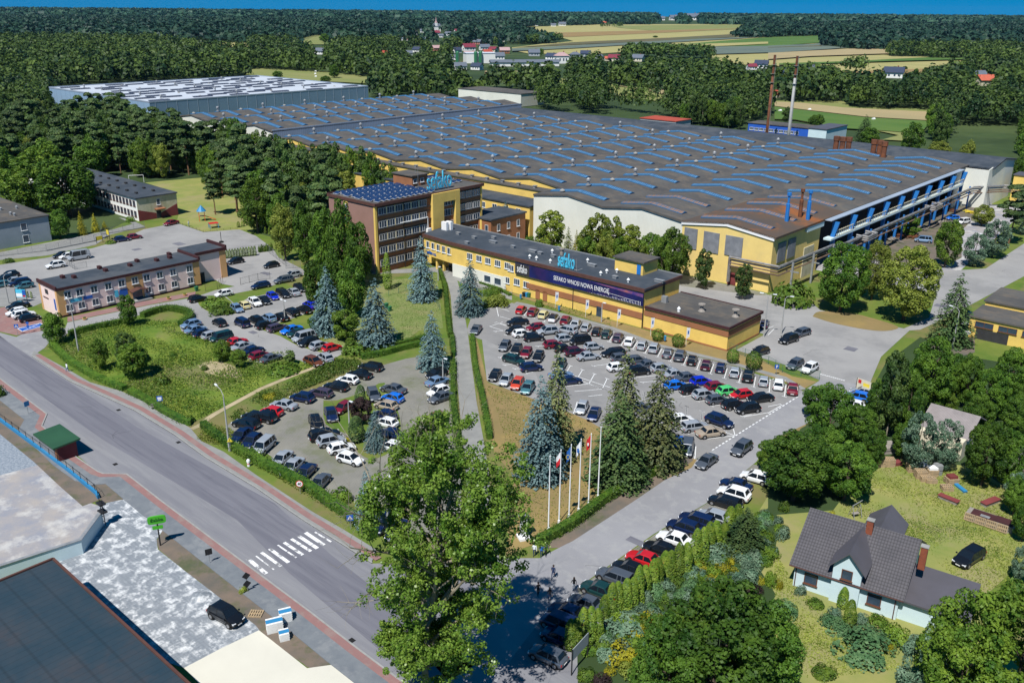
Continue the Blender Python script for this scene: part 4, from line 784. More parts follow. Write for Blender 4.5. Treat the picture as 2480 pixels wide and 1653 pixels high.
for i,(bx,ttop,lab,mt) in enumerate((((195,1225),(272,515),'tall slim chimney, dark at the top, beside the blue boiler house','concrete_pole'),((5,1110),(38,505),'tall rusty orange chimney with ladder cage behind the factory hall','rust'))):
    d=ray('a4',bx[0],bx[1]-40); kk=392/(d[:2]@Vv); g=kk*d[:2]; dd=ray('a4',*ttop); zt_=CH+np.hypot(*g)*dd[2]/np.hypot(dd[0],dd[1])
    r=thing('chimney_stack',lab,'chimney',xy=g,group='factory chimneys'); b=MB(); b.lathe((0,0,0),[(.9,0),(.62,zt_*.3),(.52,zt_*.78)],12); b.build('shaft',mt if i==0 else 'rust',r,smooth=True)
    b=MB(); b.lathe((0,0,0),[(.54,zt_*.78),(.5,zt_),(.4,zt_)],12); b.build('top_section','rust',r)
    b=MB()
    for q in range(3):
        z=zt_*(.72+.09*q); b.lathe((0,0,0),[(1.1,z),(1.1,z+.1),(.5,z+.1),(.5,z)],12)
    b.box(.75,-.25,0,.83,-.2,zt_); b.box(.75,.2,0,.83,.25,zt_); b.build('ladder','wood_grey' if i else 'metal_grey',r)
# crane-side far yellow shed
k=at_top('a4',2240,1500,10); B=simple_hall('yellow_shed','yellow shed with pale roof past the end of the factory hall','shed',-78,345,-45,352,9,'wall_yellow','roof_metal')
# ---------------------------------------------------------------- yellow building at right edge
k=uv('b4',2000,1250,5); Ye=Bld('yellow_depot','yellow single storey depot with stepped dark flat roofs at right edge','depot',k[0],k[1])
a=np.array(uv('b4',2000,1250,5.2)); c_=np.array(uv('b4',2200,1090,5.2)); d_=np.array(uv('b4',1960,1470,4.4))
uu0=a[0]; Ye.box('wall','wall_yellow',uu0,a[1],0,uu0+30,a[1]+12,5.2); Ye.box('roof','roof_felt',uu0-.3,a[1]-.3,5.2,uu0+30.3,a[1]+12.3,5.5)
Ye.box('wall','wall_yellow',uu0+.01,a[1]-9.5,0,uu0+30,a[1]-.01,4.2); Ye.box('roof','roof_felt',uu0-.3,a[1]-9.8,4.2,uu0+30.3,a[1]-.31,4.5)
for q in range(4): window(Ye,win_mesh(3.2,1.,2,1,fr='frame_brown'),uu0+2.8+q*4.3,a[1]-9.5,3.)
Ye.box('gate','trim_dark',uu0+1.5,a[1]-9.6,0,uu0+7.5,a[1]-9.5,2.1)
# ---------------------------------------------------------------- shop roof and ramp wall, bottom left
Sh=Bld('shop','dark flat roofed shop building in the bottom left corner','shop',-76,28.9)
Sh.box('wall','wall_greyblue',-92.5,2,0,-61,28.7,4.9); Sh.box('roof','roof_shop',-92.8,1.8,4.9,-60.8,28.95,5.15)
b=Sh.mb(); ribbon(b,[(-92.7,28.85),(-60.9,28.85)],.25,4.8,5.35); ribbon(b,[(-92.7,2),(-92.7,28.85)],.25,4.8,5.35); Sh.part('parapet',b,'trim_brown')
wl_=puv('d1 -500 880 0 780 760 528 945 268'); wt=thing('ramp_wall','pale blue rendered retaining wall curving round the concrete yard','wall',xy=XY(*wl_[2]))
b=MB(*wl_[2]); ribbon(b,wl_,.3,0,1.9); b.build('wall','wall_lightblue',wt); b=MB(*wl_[2]); ribbon(b,wl_,.5,1.9,1.98); b.build('coping','metal_grey',wt)
ld=thing('ladder_rack','dark metal ladder rack with two small platforms at ramp wall end','rack',xy=W('d1',960,265)); b=MB(); 
for s_ in (-.35,.35): b.box(s_-.04,-.04,0,s_+.04,.04,3.6)
for q in range(5): b.box(-.35,-.03,.5+q*.7,.35,.03,.56+q*.7)
b.build('ladder','black_paint',ld); b=MB(); b.box(-.6,-.4,3.,.6,.4,3.2); b.box(-.5,-.4,1.9,.7,.4,2.1); b.build('platform','black_paint',ld)
# bus shelter
ku,kv=-131.4,41.8; Ks=Bld('bus_shelter','brick and glass bus shelter with a green flat metal roof','bus shelter',ku,kv)
Ks.box('wall','wall_brown',ku+.3,kv+.3,0,ku+6.3,kv+.5,2.3); b=Ks.mb(); b.box(ku+.3,kv+.5,0,ku+.5,kv+3.2,2.3); b.box(ku+6.1,kv+.5,0,ku+6.3,kv+3.2,2.3); Ks.part('side_wall',b,'wall_maroon')
Ks.box('poster_panel','louvre',ku+.6,kv+.22,.4,ku+5.8,kv+.3,2.1)
b=Ks.mb(); b.hull([[(ku-.2,kv-.2,2.35),(ku+6.8,kv-.2,2.35),(ku+6.8,kv-.2,2.6),(ku-.2,kv-.2,2.6)],[(ku-.2,kv+3.7,2.6),(ku+6.8,kv+3.7,2.6),(ku+6.8,kv+3.7,2.85),(ku-.2,kv+3.7,2.85)]]); Ks.part('roof',b,'roof_green'); Ks.box('bench','wood_pale',ku+1,kv+.9,.4,ku+5,kv+1.3,.48)
# ---------------------------------------------------------------- white house at lower right
def frame_from(p,q): 
    p=np.array(p);q=np.array(q);d=q-p;L_=np.hypot(*d);return p,math.atan2(d[1],d[0]),L_
p,an,Lh=frame_from(W('d4',225,822),W('d4',1170,1140)); ze=3.1
hr=thing('detached_house','white house with dark tiled roof, front gable dormer and brick chimneys','house',xy=p,rz=an)
def loc(t,x,y,z): g=W(t,x,y,z)-p; return float(g[0]*math.cos(an)+g[1]*math.sin(an)),float(-g[0]*math.sin(an)+g[1]*math.cos(an))
rl=loc('d4',440,130,6.9); Dp=2*rl[1]; zr=7.0
b=MB(); ps=[(0,0),(Dp,0),(Dp,ze),(rl[1],zr-.3),(0,ze)]; b.hull([[(0,q[0],q[1]) for q in ps],[(Lh,q[0],q[1]) for q in ps]]); b.build('wall','wall_lightblue',hr)
def slab(b,P_,th=.22): # tilted roof plane, given 4 top corners
    b.hull([[(q[0],q[1],q[2]-th) for q in P_],P_])
b=MB(); o_=.55; sl=(zr-ze)/rl[1]; slab(b,[(-o_,-o_,ze-o_*sl+.25),(Lh+o_,-o_,ze-o_*sl+.25),(Lh+o_,rl[1],zr+.05),(-o_,rl[1],zr+.05)]); slab(b,[(-o_,rl[1],zr+.05),(Lh+o_,rl[1],zr+.05),(Lh+o_,Dp+o_,ze-o_*sl+.25),(-o_,Dp+o_,ze-o_*sl+.25)]); rf=b.build('roof','tile_roof',hr)
g0=loc('d4',605,860,0)[0]; g1=loc('d4',850,960,0)[0]; gm=(g0+g1)/2; zg=ze+1.9
b=MB(); ps=[(g0,0),(g1,0),(g1,zg),(gm,zg+1.7),(g0,zg)]; b.hull([[(q[0],-.5,q[1]) for q in ps],[(q[0],rl[1],q[1]) for q in ps]]); b.build('front_gable','wall_lightblue',hr)
b=MB(); sl2=1.7/(gm-g0)
ya=(zg-.5*sl2-ze)/sl; yb=min(rl[1],(zg+1.75-ze)/sl); slab(b,[(g0-.5,-1.,zg-.5*sl2+.22),(gm,-1.,zg+1.95),(gm,yb,zg+1.95),(g0-.5,ya,zg-.5*sl2+.22)],.18); slab(b,[(gm,-1.,zg+1.95),(g1+.5,-1.,zg-.5*sl2+.22),(g1+.5,ya,zg-.5*sl2+.22),(gm,yb,zg+1.95)],.18); b.build('gable_roof','roof_metal',hr)
b=MB(); xg=gm+1.6; slab(b,[(xg-2.2,rl[1]+1.7,zr-2.1),(xg,rl[1]+.2,zr-.15),(xg,Dp+.3,zr-.15),(xg-2.2,Dp+.3,zr-2.1)],.18); slab(b,[(xg,rl[1]+.2,zr-.15),(xg+2.2,rl[1]+1.7,zr-2.1),(xg+2.2,Dp+.3,zr-2.1),(xg,Dp+.3,zr-.15)],.18); b.build('gable_roof','roof_metal',hr)
for x,z,w_,h_,y in ((1.9,1.6,1.3,1.2,0),(g1+1.55,1.6,1.3,1.2,0),(gm,3.9,1.,1.05,-.5)):
    m1,m2=win_mesh(w_,h_,1,1,fr='frame_brown'); o=link('window',m1,hr,(x,y-.0,z)); link('pane',m2,o)
for t,x,y,z in (('d4',935,300,7.),('d4',1430,545,6.2)):
    q=loc(t,x,y,z); b=MB(); b.box(q[0]-.35,q[1]-.3,4.5,q[0]+.35,q[1]+.3,z+1.1); b.build('chimney','brick_red',hr); b=MB(); b.box(q[0]-.42,q[1]-.37,z+1.1,q[0]+.42,q[1]+.37,z+1.2); b.build('chimney_cap','kerb',hr)
b=MB(); b.tube((.2,-.12,0),(.2,-.12,ze),.06); b.tube((Lh-.3,-.12,0),(Lh-.3,-.12,ze),.06); b.build('downpipe','trim_brown',hr)
b=MB(); b.tube((-.5,-.6,ze-.2),(Lh+.5,-.6,ze-.2),.07); b.build('gutter','trim_brown',hr)
b=MB(); gx=Lh; b.box(gx+.01,.4,0,gx+6.5,7.2,2.5); b.build('garage_wall','wall_lightblue',hr); b=MB(); slab(b,[(gx-.0,-.1,2.75),(gx+7,-.1,2.6),(gx+7,7.6,2.9),(gx,7.6,3.05)],.2); b.build('garage_roof','roof_metal',hr)
# old grey roofed house behind the trees
p1=W('c4',1500,665,5.2);p2=W('c4',1960,790,5.2);p,an,Lr=frame_from(p1,p2)
oh=thing('old_house','old house with weathered grey corrugated roof half hidden by trees','house',xy=p,rz=an); dn=4.6
b=MB(); b.box(.3,-2*dn+3.,0,Lr-.3,-.2,3.) ; b.build('wall','wall_plain_cream',oh); b=MB(); slab(b,[(0,-dn,3.),(Lr,-dn,3.),(Lr,0,5.2),(0,0,5.2)]); slab(b,[(0,0,5.2),(Lr,0,5.2),(Lr,dn,3.),(0,dn,3.)]); b.build('roof','roof_old',oh)
p1=W('c4',2230,1000,4);p,an,Lr=frame_from(p1,W('c4',2500,1130,4)); oh=thing('grey_shed','low grey roofed shed at the right edge behind the trees','shed',xy=p,rz=an); b=MB(); b.box(0,0,0,7,3.6,2.7); b.build('wall','wood_grey',oh); b=MB(); slab(b,[(-.4,-.4,2.9),(7.4,-.4,2.9),(7.4,4,3.5),(-.4,4,3.5)]); b.build('roof','roof_old',oh)
# ---------------------------------------------------------------- far village
HC=[]
def far_house(t,x,y,w,rot,wall,roof,label,hip=False,storeys=1,long_=1.35,name='house'):
    g=W(t,x,y); d=np.hypot(*g); sc_=S(t,x+w,y)[0]-S(t,x,y)[0]; w_=sc_*d/F*.95; HC.append((*S(t,x,y),sc_*.9))
    r=thing(name,label,'house',xy=g,rz=R(rot),group='village houses'); a_=w_/2; l=a_*.72; h_=w_*.27*storeys+.6; rh=w_*.27
    b=MB(); b.box(-a_,-l,0,a_,l,h_); 
    if not hip: b.hull([[(-a_,-l,h_),(-a_,l,h_),(-a_,0,h_+rh-.1)],[(a_,-l,h_),(a_,l,h_),(a_,0,h_+rh-.1)]])
    b.build('wall',wall,r); b=MB(); o=.06*w_
    if hip: b.hull([[(-a_-o,-l-o,h_),(a_+o,-l-o,h_),(a_+o,l+o,h_),(-a_-o,l+o,h_)],[(-a_*.4,-.1,h_+rh),(a_*.4,-.1,h_+rh),(a_*.4,.1,h_+rh),(-a_*.4,.1,h_+rh)]])
    else: b.hull([[(-a_-o,-l-o,h_-.2),(-a_-o,0,h_+rh+.2),(-a_-o,l+o,h_-.2),(-a_-o,l+o,h_+.15),(-a_-o,0,h_+rh+.55),(-a_-o,-l-o,h_+.15)],[(a_+o,-l-o,h_-.2),(a_+o,0,h_+rh+.2),(a_+o,l+o,h_-.2),(a_+o,l+o,h_+.15),(a_+o,0,h_+rh+.55),(a_+o,-l-o,h_+.15)]])
    rf=b.build('roof',roof,r); b=MB(); b.box(a_*.3,.2,h_+rh*.5,a_*.3+w_*.07,.2+w_*.07,h_+rh*1.35); b.build('chimney','brick_red',rf)
    wm_=MB()
    for sx in (-.55,.05,.5): wm_.box(a_*sx,-l-.08,h_*.35,a_*sx+w_*.1,-l,h_*.7)
    wm_.box(a_,-l*.4,h_*.35,a_+.08,l*.1,h_*.7); wm_.box(-a_-.08,-l*.4,h_*.35,-a_,l*.1,h_*.7); wm_.build('windows','glass',r)
V_=[('v',195,175,70,20,'wall_plain_white','tile_red','low white house with bright red roof left of the village'),
('v',515,145,80,-30,'wall_plain_white','tile_navy','white house with solar-dark navy roof at village left side'),
('v',695,130,80,30,'wall_brick_far','tile_pink','brick house with pink-brown roof at village left side'),
('v',430,175,70,10,'wall_plain_grey','tile_slate','grey-blue roofed barn left of the brick house'),
('v',885,150,80,40,'wall_plain_white','tile_navy','white gabled house with navy roof above the green tanks'),
('v',1000,130,110,25,'wall_plain_white','tile_maroon','long white house with maroon roof in the upper village'),
('v',1150,125,90,20,'wall_plain_white','tile_slate','white house with slate grey roof beside maroon roofed house'),
('v',1235,140,75,-35,'wall_plain_cream','tile_maroon','cream gabled house with maroon roof right of slate roofed house'),
('v',1175,175,90,35,'wall_plain_cream','tile_red','cream gabled house with crimson roof in the village centre'),
('v',1340,155,90,10,'wall_brown','tile_pink','brown barn with wide pink-grey roof at the field edge'),
('v',1020,210,120,5,'wall_plain_grey','tile_pink','long grey barn with pale roof in the lower village'),
('v',865,215,70,-20,'wall_plain_white','tile_slate','white house with grey roof beside the green tanks'),
('v',1160,215,80,40,'wall_plain_white','tile_slate','white house with small slate roof beside the bright hall'),
('v',1280,215,110,10,'wall_plain_white','tile_slate','low white building with blue-grey roof right of bright hall'),
('v',920,310,110,15,'wall_plain_white','tile_slate','white outbuilding with slate roof at the lower village edge'),
('v',1080,310,100,-30,'wall_plain_white','tile_navy','dark roofed white house at the lower village edge'),
('v',1085,70,75,-25,'wall_brick_far','tile_slate','brick house with slate roof hidden in upper village trees'),
('v',1310,45,55,20,'wall_plain_white','tile_slate','small white house at the wood edge above the fields'),
('v',1790,215,100,-35,'wall_plain_white','tile_navy','white gabled house with navy roof right of the long barn'),
('v',1880,250,120,15,'wall_plain_white','tile_pink','two storey white house with pale hipped roof'),
('v',1620,180,100,5,'wall_plain_grey','tile_slate','low barn with dark roof beside the lone field tree'),
('v',2010,195,90,15,'wall_plain_grey','tile_slate','teal roofed house in trees right of pale hipped house'),
('v',2110,185,90,-10,'wall_plain_grey','tile_navy','dark navy roofed house among the field edge trees'),
('v',2240,205,60,40,'wall_plain_grey','tile_slate','grey gabled barn right of the navy roofed houses'),
('a3',940,565,100,-20,'wall_plain_cream','tile_maroon','maroon roofed cream house left of pine plantation'),
('a3',1160,565,100,-30,'wall_plain_cream','tile_slate','cream gabled house with pale grey roof under pine plantation'),
('a3',880,560,60,10,'wall_plain_cream','tile_orange','small orange roofed cottage beside the maroon roofed house'),
('a3',2290,625,110,-20,'wall_plain_white','tile_navy','white house with navy roof left of the chimneys'),
('a3',2200,640,80,10,'wall_plain_white','tile_maroon','white house with dark red roof left of navy roofed house'),
('a4',130,690,90,20,'wall_plain_cream','tile_navy','cream house with dark roof between the two chimneys'),
('a4',390,660,90,15,'wall_plain_grey','tile_slate','blue-grey roofed house right of the second chimney'),
('a4',1150,715,150,-25,'wall_plain_white','tile_navy','white gabled house with big navy roof by the meadow'),
('a4',1930,720,100,10,'wall_plain_grey','tile_slate','teal roofed house beside the wood on the right'),
('a4',1985,785,140,12,'wall_plain_cream','tile_orange','orange roofed house among trees on the right'),
('a4',50,895,95,-40,'wall_plain_cream','tile_red','cream gabled house with red roof behind rusty chimney'),
('a2',590,500,90,-15,'wall_plain_white','tile_slate','white cottage with grey roof alone in the left woods'),
('a2',1535,300,50,10,'wall_plain_white','tile_slate','tiny white house with teal roof below the church'),
('a2',1650,325,70,20,'wall_plain_white','tile_maroon','maroon roofed house just below the church'),
('a2',1770,330,60,-30,'wall_plain_white','tile_slate','white gabled house right below the church'),
('a2',1850,300,50,25,'wall_plain_white','tile_maroon','small maroon roofed house right of the church'),
('a2',1460,320,50,-10,'wall_plain_white','tile_slate','small white house left of the church'),
('a2',1710,345,50,5,'wall_plain_white','tile_slate','tiny pale house under the church hill'),
('a2',1330,372,40,5,'wall_plain_white','tile_slate','tiny white house in trees left of the village'),
('a2',1410,385,40,25,'wall_plain_white','tile_maroon','tiny white house with dark roof in left village trees'),
('a2',1560,372,45,0,'wall_plain_cream','tile_slate','tiny cream house in trees above the brick house'),
('a3',380,245,45,0,'wall_plain_white','tile_slate','tiny white house on the far field edge'),
('a3',460,240,60,10,'wall_plain_white','tile_slate','tiny long white building on the far field edge'),
('a3',220,240,40,0,'wall_plain_white','tile_slate','tiny far white house leftmost by the fields'),
('a3',843,222,40,0,'wall_plain_cream','tile_orange','tiny orange roofed house on the far field edge'),
('a3',1370,188,60,0,'wall_plain_white','tile_slate','far white building on the wooded horizon'),
('a3',1490,188,80,10,'wall_plain_white','tile_slate','far pale hall right of the white horizon building'),
('a3',1660,186,100,0,'wall_plain_white','tile_slate','far long pale hall on the right of horizon buildings')]
for i,q in enumerate(V_): far_house(*q[:8],hip=('hipped' in q[7]),storeys=2 if 'two storey' in q[7] else 1)
g=W('v',1530,275); r=thing('long_barn','long low white barn with grey roof in front of the village','barn',xy=g,rz=R(12),group='village houses'); HC.append((*S('v',1530,275),90))
b=MB(); b.box(-38,-6,0,38,6,4.5); b.build('wall','wall_plain_white',r); b=MB(); b.hull([[(-39,-7,4.3),(-39,0,7),(-39,7,4.3)],[(39,-7,4.3),(39,0,7),(39,7,4.3)]]); b.build('roof','tile_slate',r)
g=W('v',1100,245); r=thing('white_hall','bright white hall in the village beside green tanks','hall',xy=g,rz=R(15),group='village houses'); HC.append((*S('v',1100,240),40))
b=MB(); b.box(-17,-9,0,17,9,11); b.build('wall','wall_plain_white',r); b=MB(); b.hull([[(-17.5,-9.5,11),(-17.5,0,12),(-17.5,9.5,11)],[(17.5,-9.5,11),(17.5,0,12),(17.5,9.5,11)]]); b.build('roof','roof_white',r)
for x in (895,1068,1113): 
    g=W('v',x,250); r=thing('storage_tank',{895:'green storage tank by the white gabled houses, left one',1068:'green storage tank at the left side of bright hall',1113:'green storage tank in front of the bright hall'}[x],'tank',xy=g,group='green tanks'); b=MB(); b.lathe((0,0,0),[(2.2,0),(2.2,12),(1.2,13.2),(.1,13.6)],10); b.build('body','plastic_green',r); b=MB(); b.box(2.2,-.3,0,2.3,.3,12); b.build('ladder','metal_grey',r)
# church
g=W('a2',1660,292); r=thing('church','white church with pointed spire on the wooded hill','church',xy=g,rz=R(20)); HC.append((*S('a2',1660,280),18)); q=np.hypot(*g)/F*.2635*1.5
b=MB(); b.box(-20*q,-9*q,0,22*q,9*q,26*q); b.build('nave','wall_plain_white',r); b=MB(); b.hull([[(-21*q,-10*q,26*q),(-21*q,0,44*q),(-21*q,10*q,26*q)],[(23*q,-10*q,26*q),(23*q,0,44*q),(23*q,10*q,26*q)]]); b.build('roof','tile_slate',r)
b=MB(); b.box(-9*q,-7*q,0,5*q,7*q,48*q); b.build('tower','wall_plain_white',r); b=MB(); b.lathe((-2*q,0,48*q),[(9*q,0),(5*q,8*q),(.5*q,32*q)],6); b.build('spire','tile_pink',r)
# ================================================================ TREES
def quads(name,C,N,sz,mats,ar=1.,rng=None):
    n=len(C); rng=rng or np.random.default_rng(1)
    N=N/np.maximum(np.linalg.norm(N,axis=1,keepdims=True),1e-6); r=rng.normal(size=(n,3)); T=np.cross(N,r); T/=np.maximum(np.linalg.norm(T,axis=1,keepdims=True),1e-6); B=np.cross(N,T)
    s=np.broadcast_to(np.asarray(sz,float),(n,))[:,None]; 
    V_=np.empty((n,4,3)); V_[:,0]=C-T*s*.5; V_[:,1]=C-B*s*.42*ar; V_[:,2]=C+T*s*.5; V_[:,3]=C+B*s*.42*ar
    V_=V_.reshape(-1,3); me=bpy.data.meshes.new(name); me.vertices.add(n*4); me.vertices.foreach_set('co',V_.ravel()); me.loops.add(n*4); me.loops.foreach_set('vertex_index',np.arange(n*4,dtype=np.int32)); me.polygons.add(n); me.polygons.foreach_set('loop_start',np.arange(0,n*4,4,dtype=np.int32))
    for m in mats: me.materials.append(M[m])
    me.update(calc_edges=True); return me
def crown_decid(seed,n=9000,lobes=44,rx=2.7,rz=4.0,zc=5.5,lr=(.85,1.35),leaf=.36,inner=.15,zmin=.9):
    g=np.random.default_rng(seed); P_=g.normal(size=(lobes,3)); P_/=np.linalg.norm(P_,axis=1,keepdims=True); P_*=g.uniform(.5,1.,(lobes,1))**.5; Cc=P_*np.array([rx,rx,rz])*(1-.15*np.clip(P_[:,2:],-1,0))+np.array([0,0,zc]); Lr=g.uniform(*lr,lobes)*(1-.25*np.clip((Cc[:,2]-zc)/rz,0,1))
    i=g.choice(lobes,n,p=Lr**2/np.sum(Lr**2)); d=g.normal(size=(n,3)); d[:,2]+=.35; d/=np.linalg.norm(d,axis=1,keepdims=True); C=Cc[i]+d*(Lr[i]*g.uniform(.78,1.06,n))[:,None]
    D=np.linalg.norm(C[:,None]-Cc[None],axis=2)/Lr[None]; keep=(np.sum(D<.72,axis=1)==0)|(g.uniform(size=n)<inner); keep&=C[:,2]>zmin
    C=C[keep]; N=d[keep]+g.normal(size=(len(C),3))*.55+np.array([0,0,.25]); return C,N,g.uniform(.7,1.3,len(C))*leaf
def crown_spruce(seed,tiers=26,top=10,base=.5,R0=2.9,leaf=.36,droop=.35,n_per=26,q=9):
    g=np.random.default_rng(seed); C=[];N=[]
    for k in range(tiers):
        f=k/(tiers-1); z=base+(top-base)*f; r=R0*(1-f)**.68*(.86+.14*min(1,f*6))+.1; nb=max(4,int(n_per*(1-f)**.7))
        for j in range(nb):
            a=g.uniform(0,2*math.pi); rr=r*g.uniform(.72,1.1); m=max(2,int(q*rr/R0)+2)
            for s in np.linspace(.3,1,m):
                x=rr*s; zz=z-droop*x*(.6+.5*s)+g.normal()*.06+.14; C.append((x*math.cos(a)+g.normal()*.07,x*math.sin(a)+g.normal()*.07,max(zz,.15))); N.append((math.cos(a)*.45+g.normal()*.35,math.sin(a)*.45+g.normal()*.35,1))
    C=np.array(C);N=np.array(N); return C,N,g.uniform(.75,1.3,len(C))*leaf
def crown_thuja(seed,R0=1.,n=1500,leaf=.26):
    g=np.random.default_rng(seed); z=g.uniform(.02,1,n); a=g.uniform(0,2*math.pi,n); prof=R0*np.minimum(1,(.55+2.5*z))*np.sqrt(np.clip(1-z**2.2,0,1))*(1+.1*np.sin(a*3+z*9)); r=prof*g.uniform(.88,1.05,n)
    C=np.stack([r*np.cos(a),r*np.sin(a),z*10],1); N=np.stack([np.cos(a),np.sin(a),.35+z],1)+g.normal(size=(n,3))*.35; return C,N,g.uniform(.7,1.3,n)*leaf
def crown_bush(seed,n=900,leaf=.16,flat=1.):
    g=np.random.default_rng(seed); k=14; P_=g.normal(size=(k,3)); P_/=np.linalg.norm(P_,axis=1,keepdims=True); P_[:,2]=abs(P_[:,2]); Cc=P_*np.array([.6,.6,.5]); Lr=g.uniform(.3,.45,k); i=g.integers(0,k,n); d=g.normal(size=(n,3)); d[:,2]+=.4; d/=np.linalg.norm(d,axis=1,keepdims=True); C=Cc[i]+d*Lr[i][:,None]; C=C[C[:,2]>0]; N=C*1.2+g.normal(size=C.shape)*.4+np.array([0,0,.3]); return C,N,g.uniform(.7,1.3,len(C))*leaf
def crown_ball(seed,n=1200,leaf=.15):
    g=np.random.default_rng(seed); d=g.normal(size=(n,3)); d/=np.linalg.norm(d,axis=1,keepdims=True); C=d*g.uniform(.93,1.03,(n,1)); C[:,2]+=1; C=C[C[:,2]>.05]; d=C-np.array([0,0,1]); return C,d+g.normal(size=C.shape)*.3,g.uniform(.7,1.3,len(C))*leaf
def crown_pine(seed,n=3400,leaf=.42):
    g=np.random.default_rng(seed); k=26; z=g.uniform(3.6,9.7,k); r=1.9*np.sqrt(np.clip((10.2-z)/4.5,0.05,1)); a=g.uniform(0,2*math.pi,k); rr=r*g.uniform(.3,1,k); Cc=np.stack([rr*np.cos(a),rr*np.sin(a),z],1); Cc[0]=(0,0,9.5); Lr=g.uniform(.55,.95,k); i=g.integers(0,k,n); d=g.normal(size=(n,3)); d[:,2]=abs(d[:,2])*.6; d/=np.linalg.norm(d,axis=1,keepdims=True); C=Cc[i]+d*Lr[i][:,None]*np.array([1.15,1.15,.6]); N=d+g.normal(size=(n,3))*.5+np.array([0,0,.5]); return C,N,g.uniform(.7,1.3,n)*leaf
def trunk_mesh(seed,h=7.5,r=.22,limbs=7,bark='bark',start=.28,spread=1.7,up=1.9):
    g=random.Random(seed); b=MB(); pts=[(0,0,-.2)]
    for k in range(1,6): pts.append((g.uniform(-.12,.12)*k*.5,g.uniform(-.12,.12)*k*.5,h*k/5))
    for i in range(5): b.tube(pts[i],pts[i+1],r*(1-i*.17),r*(1-(i+1)*.17),7)
    for k in range(limbs):
        f=start+(1-start)*(k+.5)/limbs*.85; z=h*f; i=min(4,int(f*5)); p=pts[i]; a=k*2.4+g.uniform(-.4,.4); q=(p[0]+math.cos(a)*spread*(1-f*.4),p[1]+math.sin(a)*spread*(1-f*.4),z+up*g.uniform(.5,1)); m=((p[0]+q[0])/2,(p[1]+q[1])/2,(z+q[2])/2-.15); b.tube((p[0],p[1],z),m,r*.42,r*.28,5); b.tube(m,q,r*.28,r*.08,5)
    return b.mesh('trunk',[bark])
def K(crs,trunks,mat_,R0,ar=1.): return dict(c=[quads('crown',C,N,s,[mat_],ar,np.random.default_rng(i)) for i,(C,N,s) in enumerate(crs)],t=trunks,R=R0)
_td=[trunk_mesh(s) for s in (1,2)]; _ts=[trunk_mesh(5,h=9,r=.16,limbs=0)]; _tp=[trunk_mesh(7,h=9,r=.15,limbs=5,bark='bark_pine',start=.55,spread=1.2,up=.6)]; _tb=[trunk_mesh(8,h=8,r=.14,limbs=6,bark='bark_pale')]
_tt=[trunk_mesh(9,h=1.5,r=.12,limbs=0)]
dec=[crown_decid(s) for s in (1,2,3)]; dec_l=[crown_decid(s,n=11000,lobes=60,lr=(.6,1.05),leaf=.3,zmin=.7) for s in (11,12)]; dec_n=[crown_decid(s,n=24000,lobes=120,lr=(.45,.8),leaf=.2,zmin=.7) for s in (21,22)]; dec_t=[crown_decid(s,n=7000,lobes=44,rx=1.9,rz=4.2,lr=(.55,.95),leaf=.32) for s in (31,32)]
spr=[crown_spruce(s) for s in (1,2)]; spn=[crown_spruce(s,tiers=34,leaf=.26,n_per=34,q=13,droop=.3) for s in (3,)]; thu=[crown_thuja(s) for s in (1,2)]; pin=[crown_pine(s) for s in (1,2,3)]
KIND=dict(
 oak=K(dec,_td,'leaf_oak',3.8), bright=K(dec_l,_td,'leaf_bright',3.6), lime=K(dec_l,_td,'leaf_lime',3.6), limebig=K(dec_n,_td,'leaf_lime',3.3), ash=K(dec_n,_td,'leaf_ash',3.3), oaknear=K(dec_n,_td,'leaf_oak',3.3), ashbright=K(dec_n,_td,'leaf_bright',3.3),
 yellowgreen=K(dec_t,_td,'leaf_yellowgreen',2.7), birch=K(dec_t,_tb,'leaf_birch',2.7),
 bluespruce=K(spr,_ts,'needle_blue',2.9), bluespruce_near=K(spn,_ts,'needle_blue',2.9), spruce=K(spr,_ts,'needle_green',2.9), spruce_near=K(spn,_ts,'needle_green',2.9), darkspruce=K(spn,_ts,'needle_dark',2.9), goldspruce=K(spr,_ts,'leaf_gold',2.9), yewcone=K(thu,_tt,'needle_dark',1.),
 thuja=K(thu,_tt,'leaf_thuja',1.), blueconifer=K(thu,_tt,'needle_pineblue',1.), goldthuja=K(thu,_tt,'leaf_gold',1.), pine=K(pin,_tp,'needle_pine',2.6), bluepine=K([crown_decid(s,n=9000,lobes=60,lr=(.5,.9),leaf=.26,zmin=.5) for s in (41,)],_ts,'needle_pineblue',3.5), purple=K(dec_l,_td,'leaf_purple',3.6))
BK=dict(bush=('leaf_hedge',[crown_bush(1),crown_bush(2)]),juniper=('leaf_juniper',[crown_bush(3,1800,.11)]),ball=('leaf_hedge',[crown_ball(4)]),goldbush=('leaf_gold',[crown_bush(5,1200,.12)]),bluebush=('needle_pineblue',[crown_bush(6,1500,.12)]),purplebush=('leaf_purple',[crown_bush(7,1200,.12)]),greenbush=('leaf_bright',[crown_bush(8,1400,.13)]),palebush=('leaf_lime',[crown_bush(9,1400,.13)]))
BUSH={k:[quads('foliage',C,N,s,[m],1.,np.random.default_rng(3)) for C,N,s in cs] for k,(m,cs) in BK.items()}
_bs=MB().lathe((0,0,0),[(.06,0),(.04,.5)],5).mesh('stems',['bark'])
NAMES=dict(oak='oak_tree',bright='broadleaf_tree',lime='lime_tree',limebig='lime_tree',ash='ash_tree',oaknear='maple_tree',ashbright='broadleaf_tree',yellowgreen='broadleaf_tree',birch='birch_tree',bluespruce='blue_spruce',bluespruce_near='blue_spruce',spruce='spruce_tree',spruce_near='spruce_tree',darkspruce='spruce_tree',goldspruce='golden_conifer',yewcone='cone_conifer',thuja='thuja',blueconifer='blue_conifer',goldthuja='golden_thuja',pine='pine_tree',bluepine='pine_tree',purple='purple_leaved_shrub')
_cnt=0
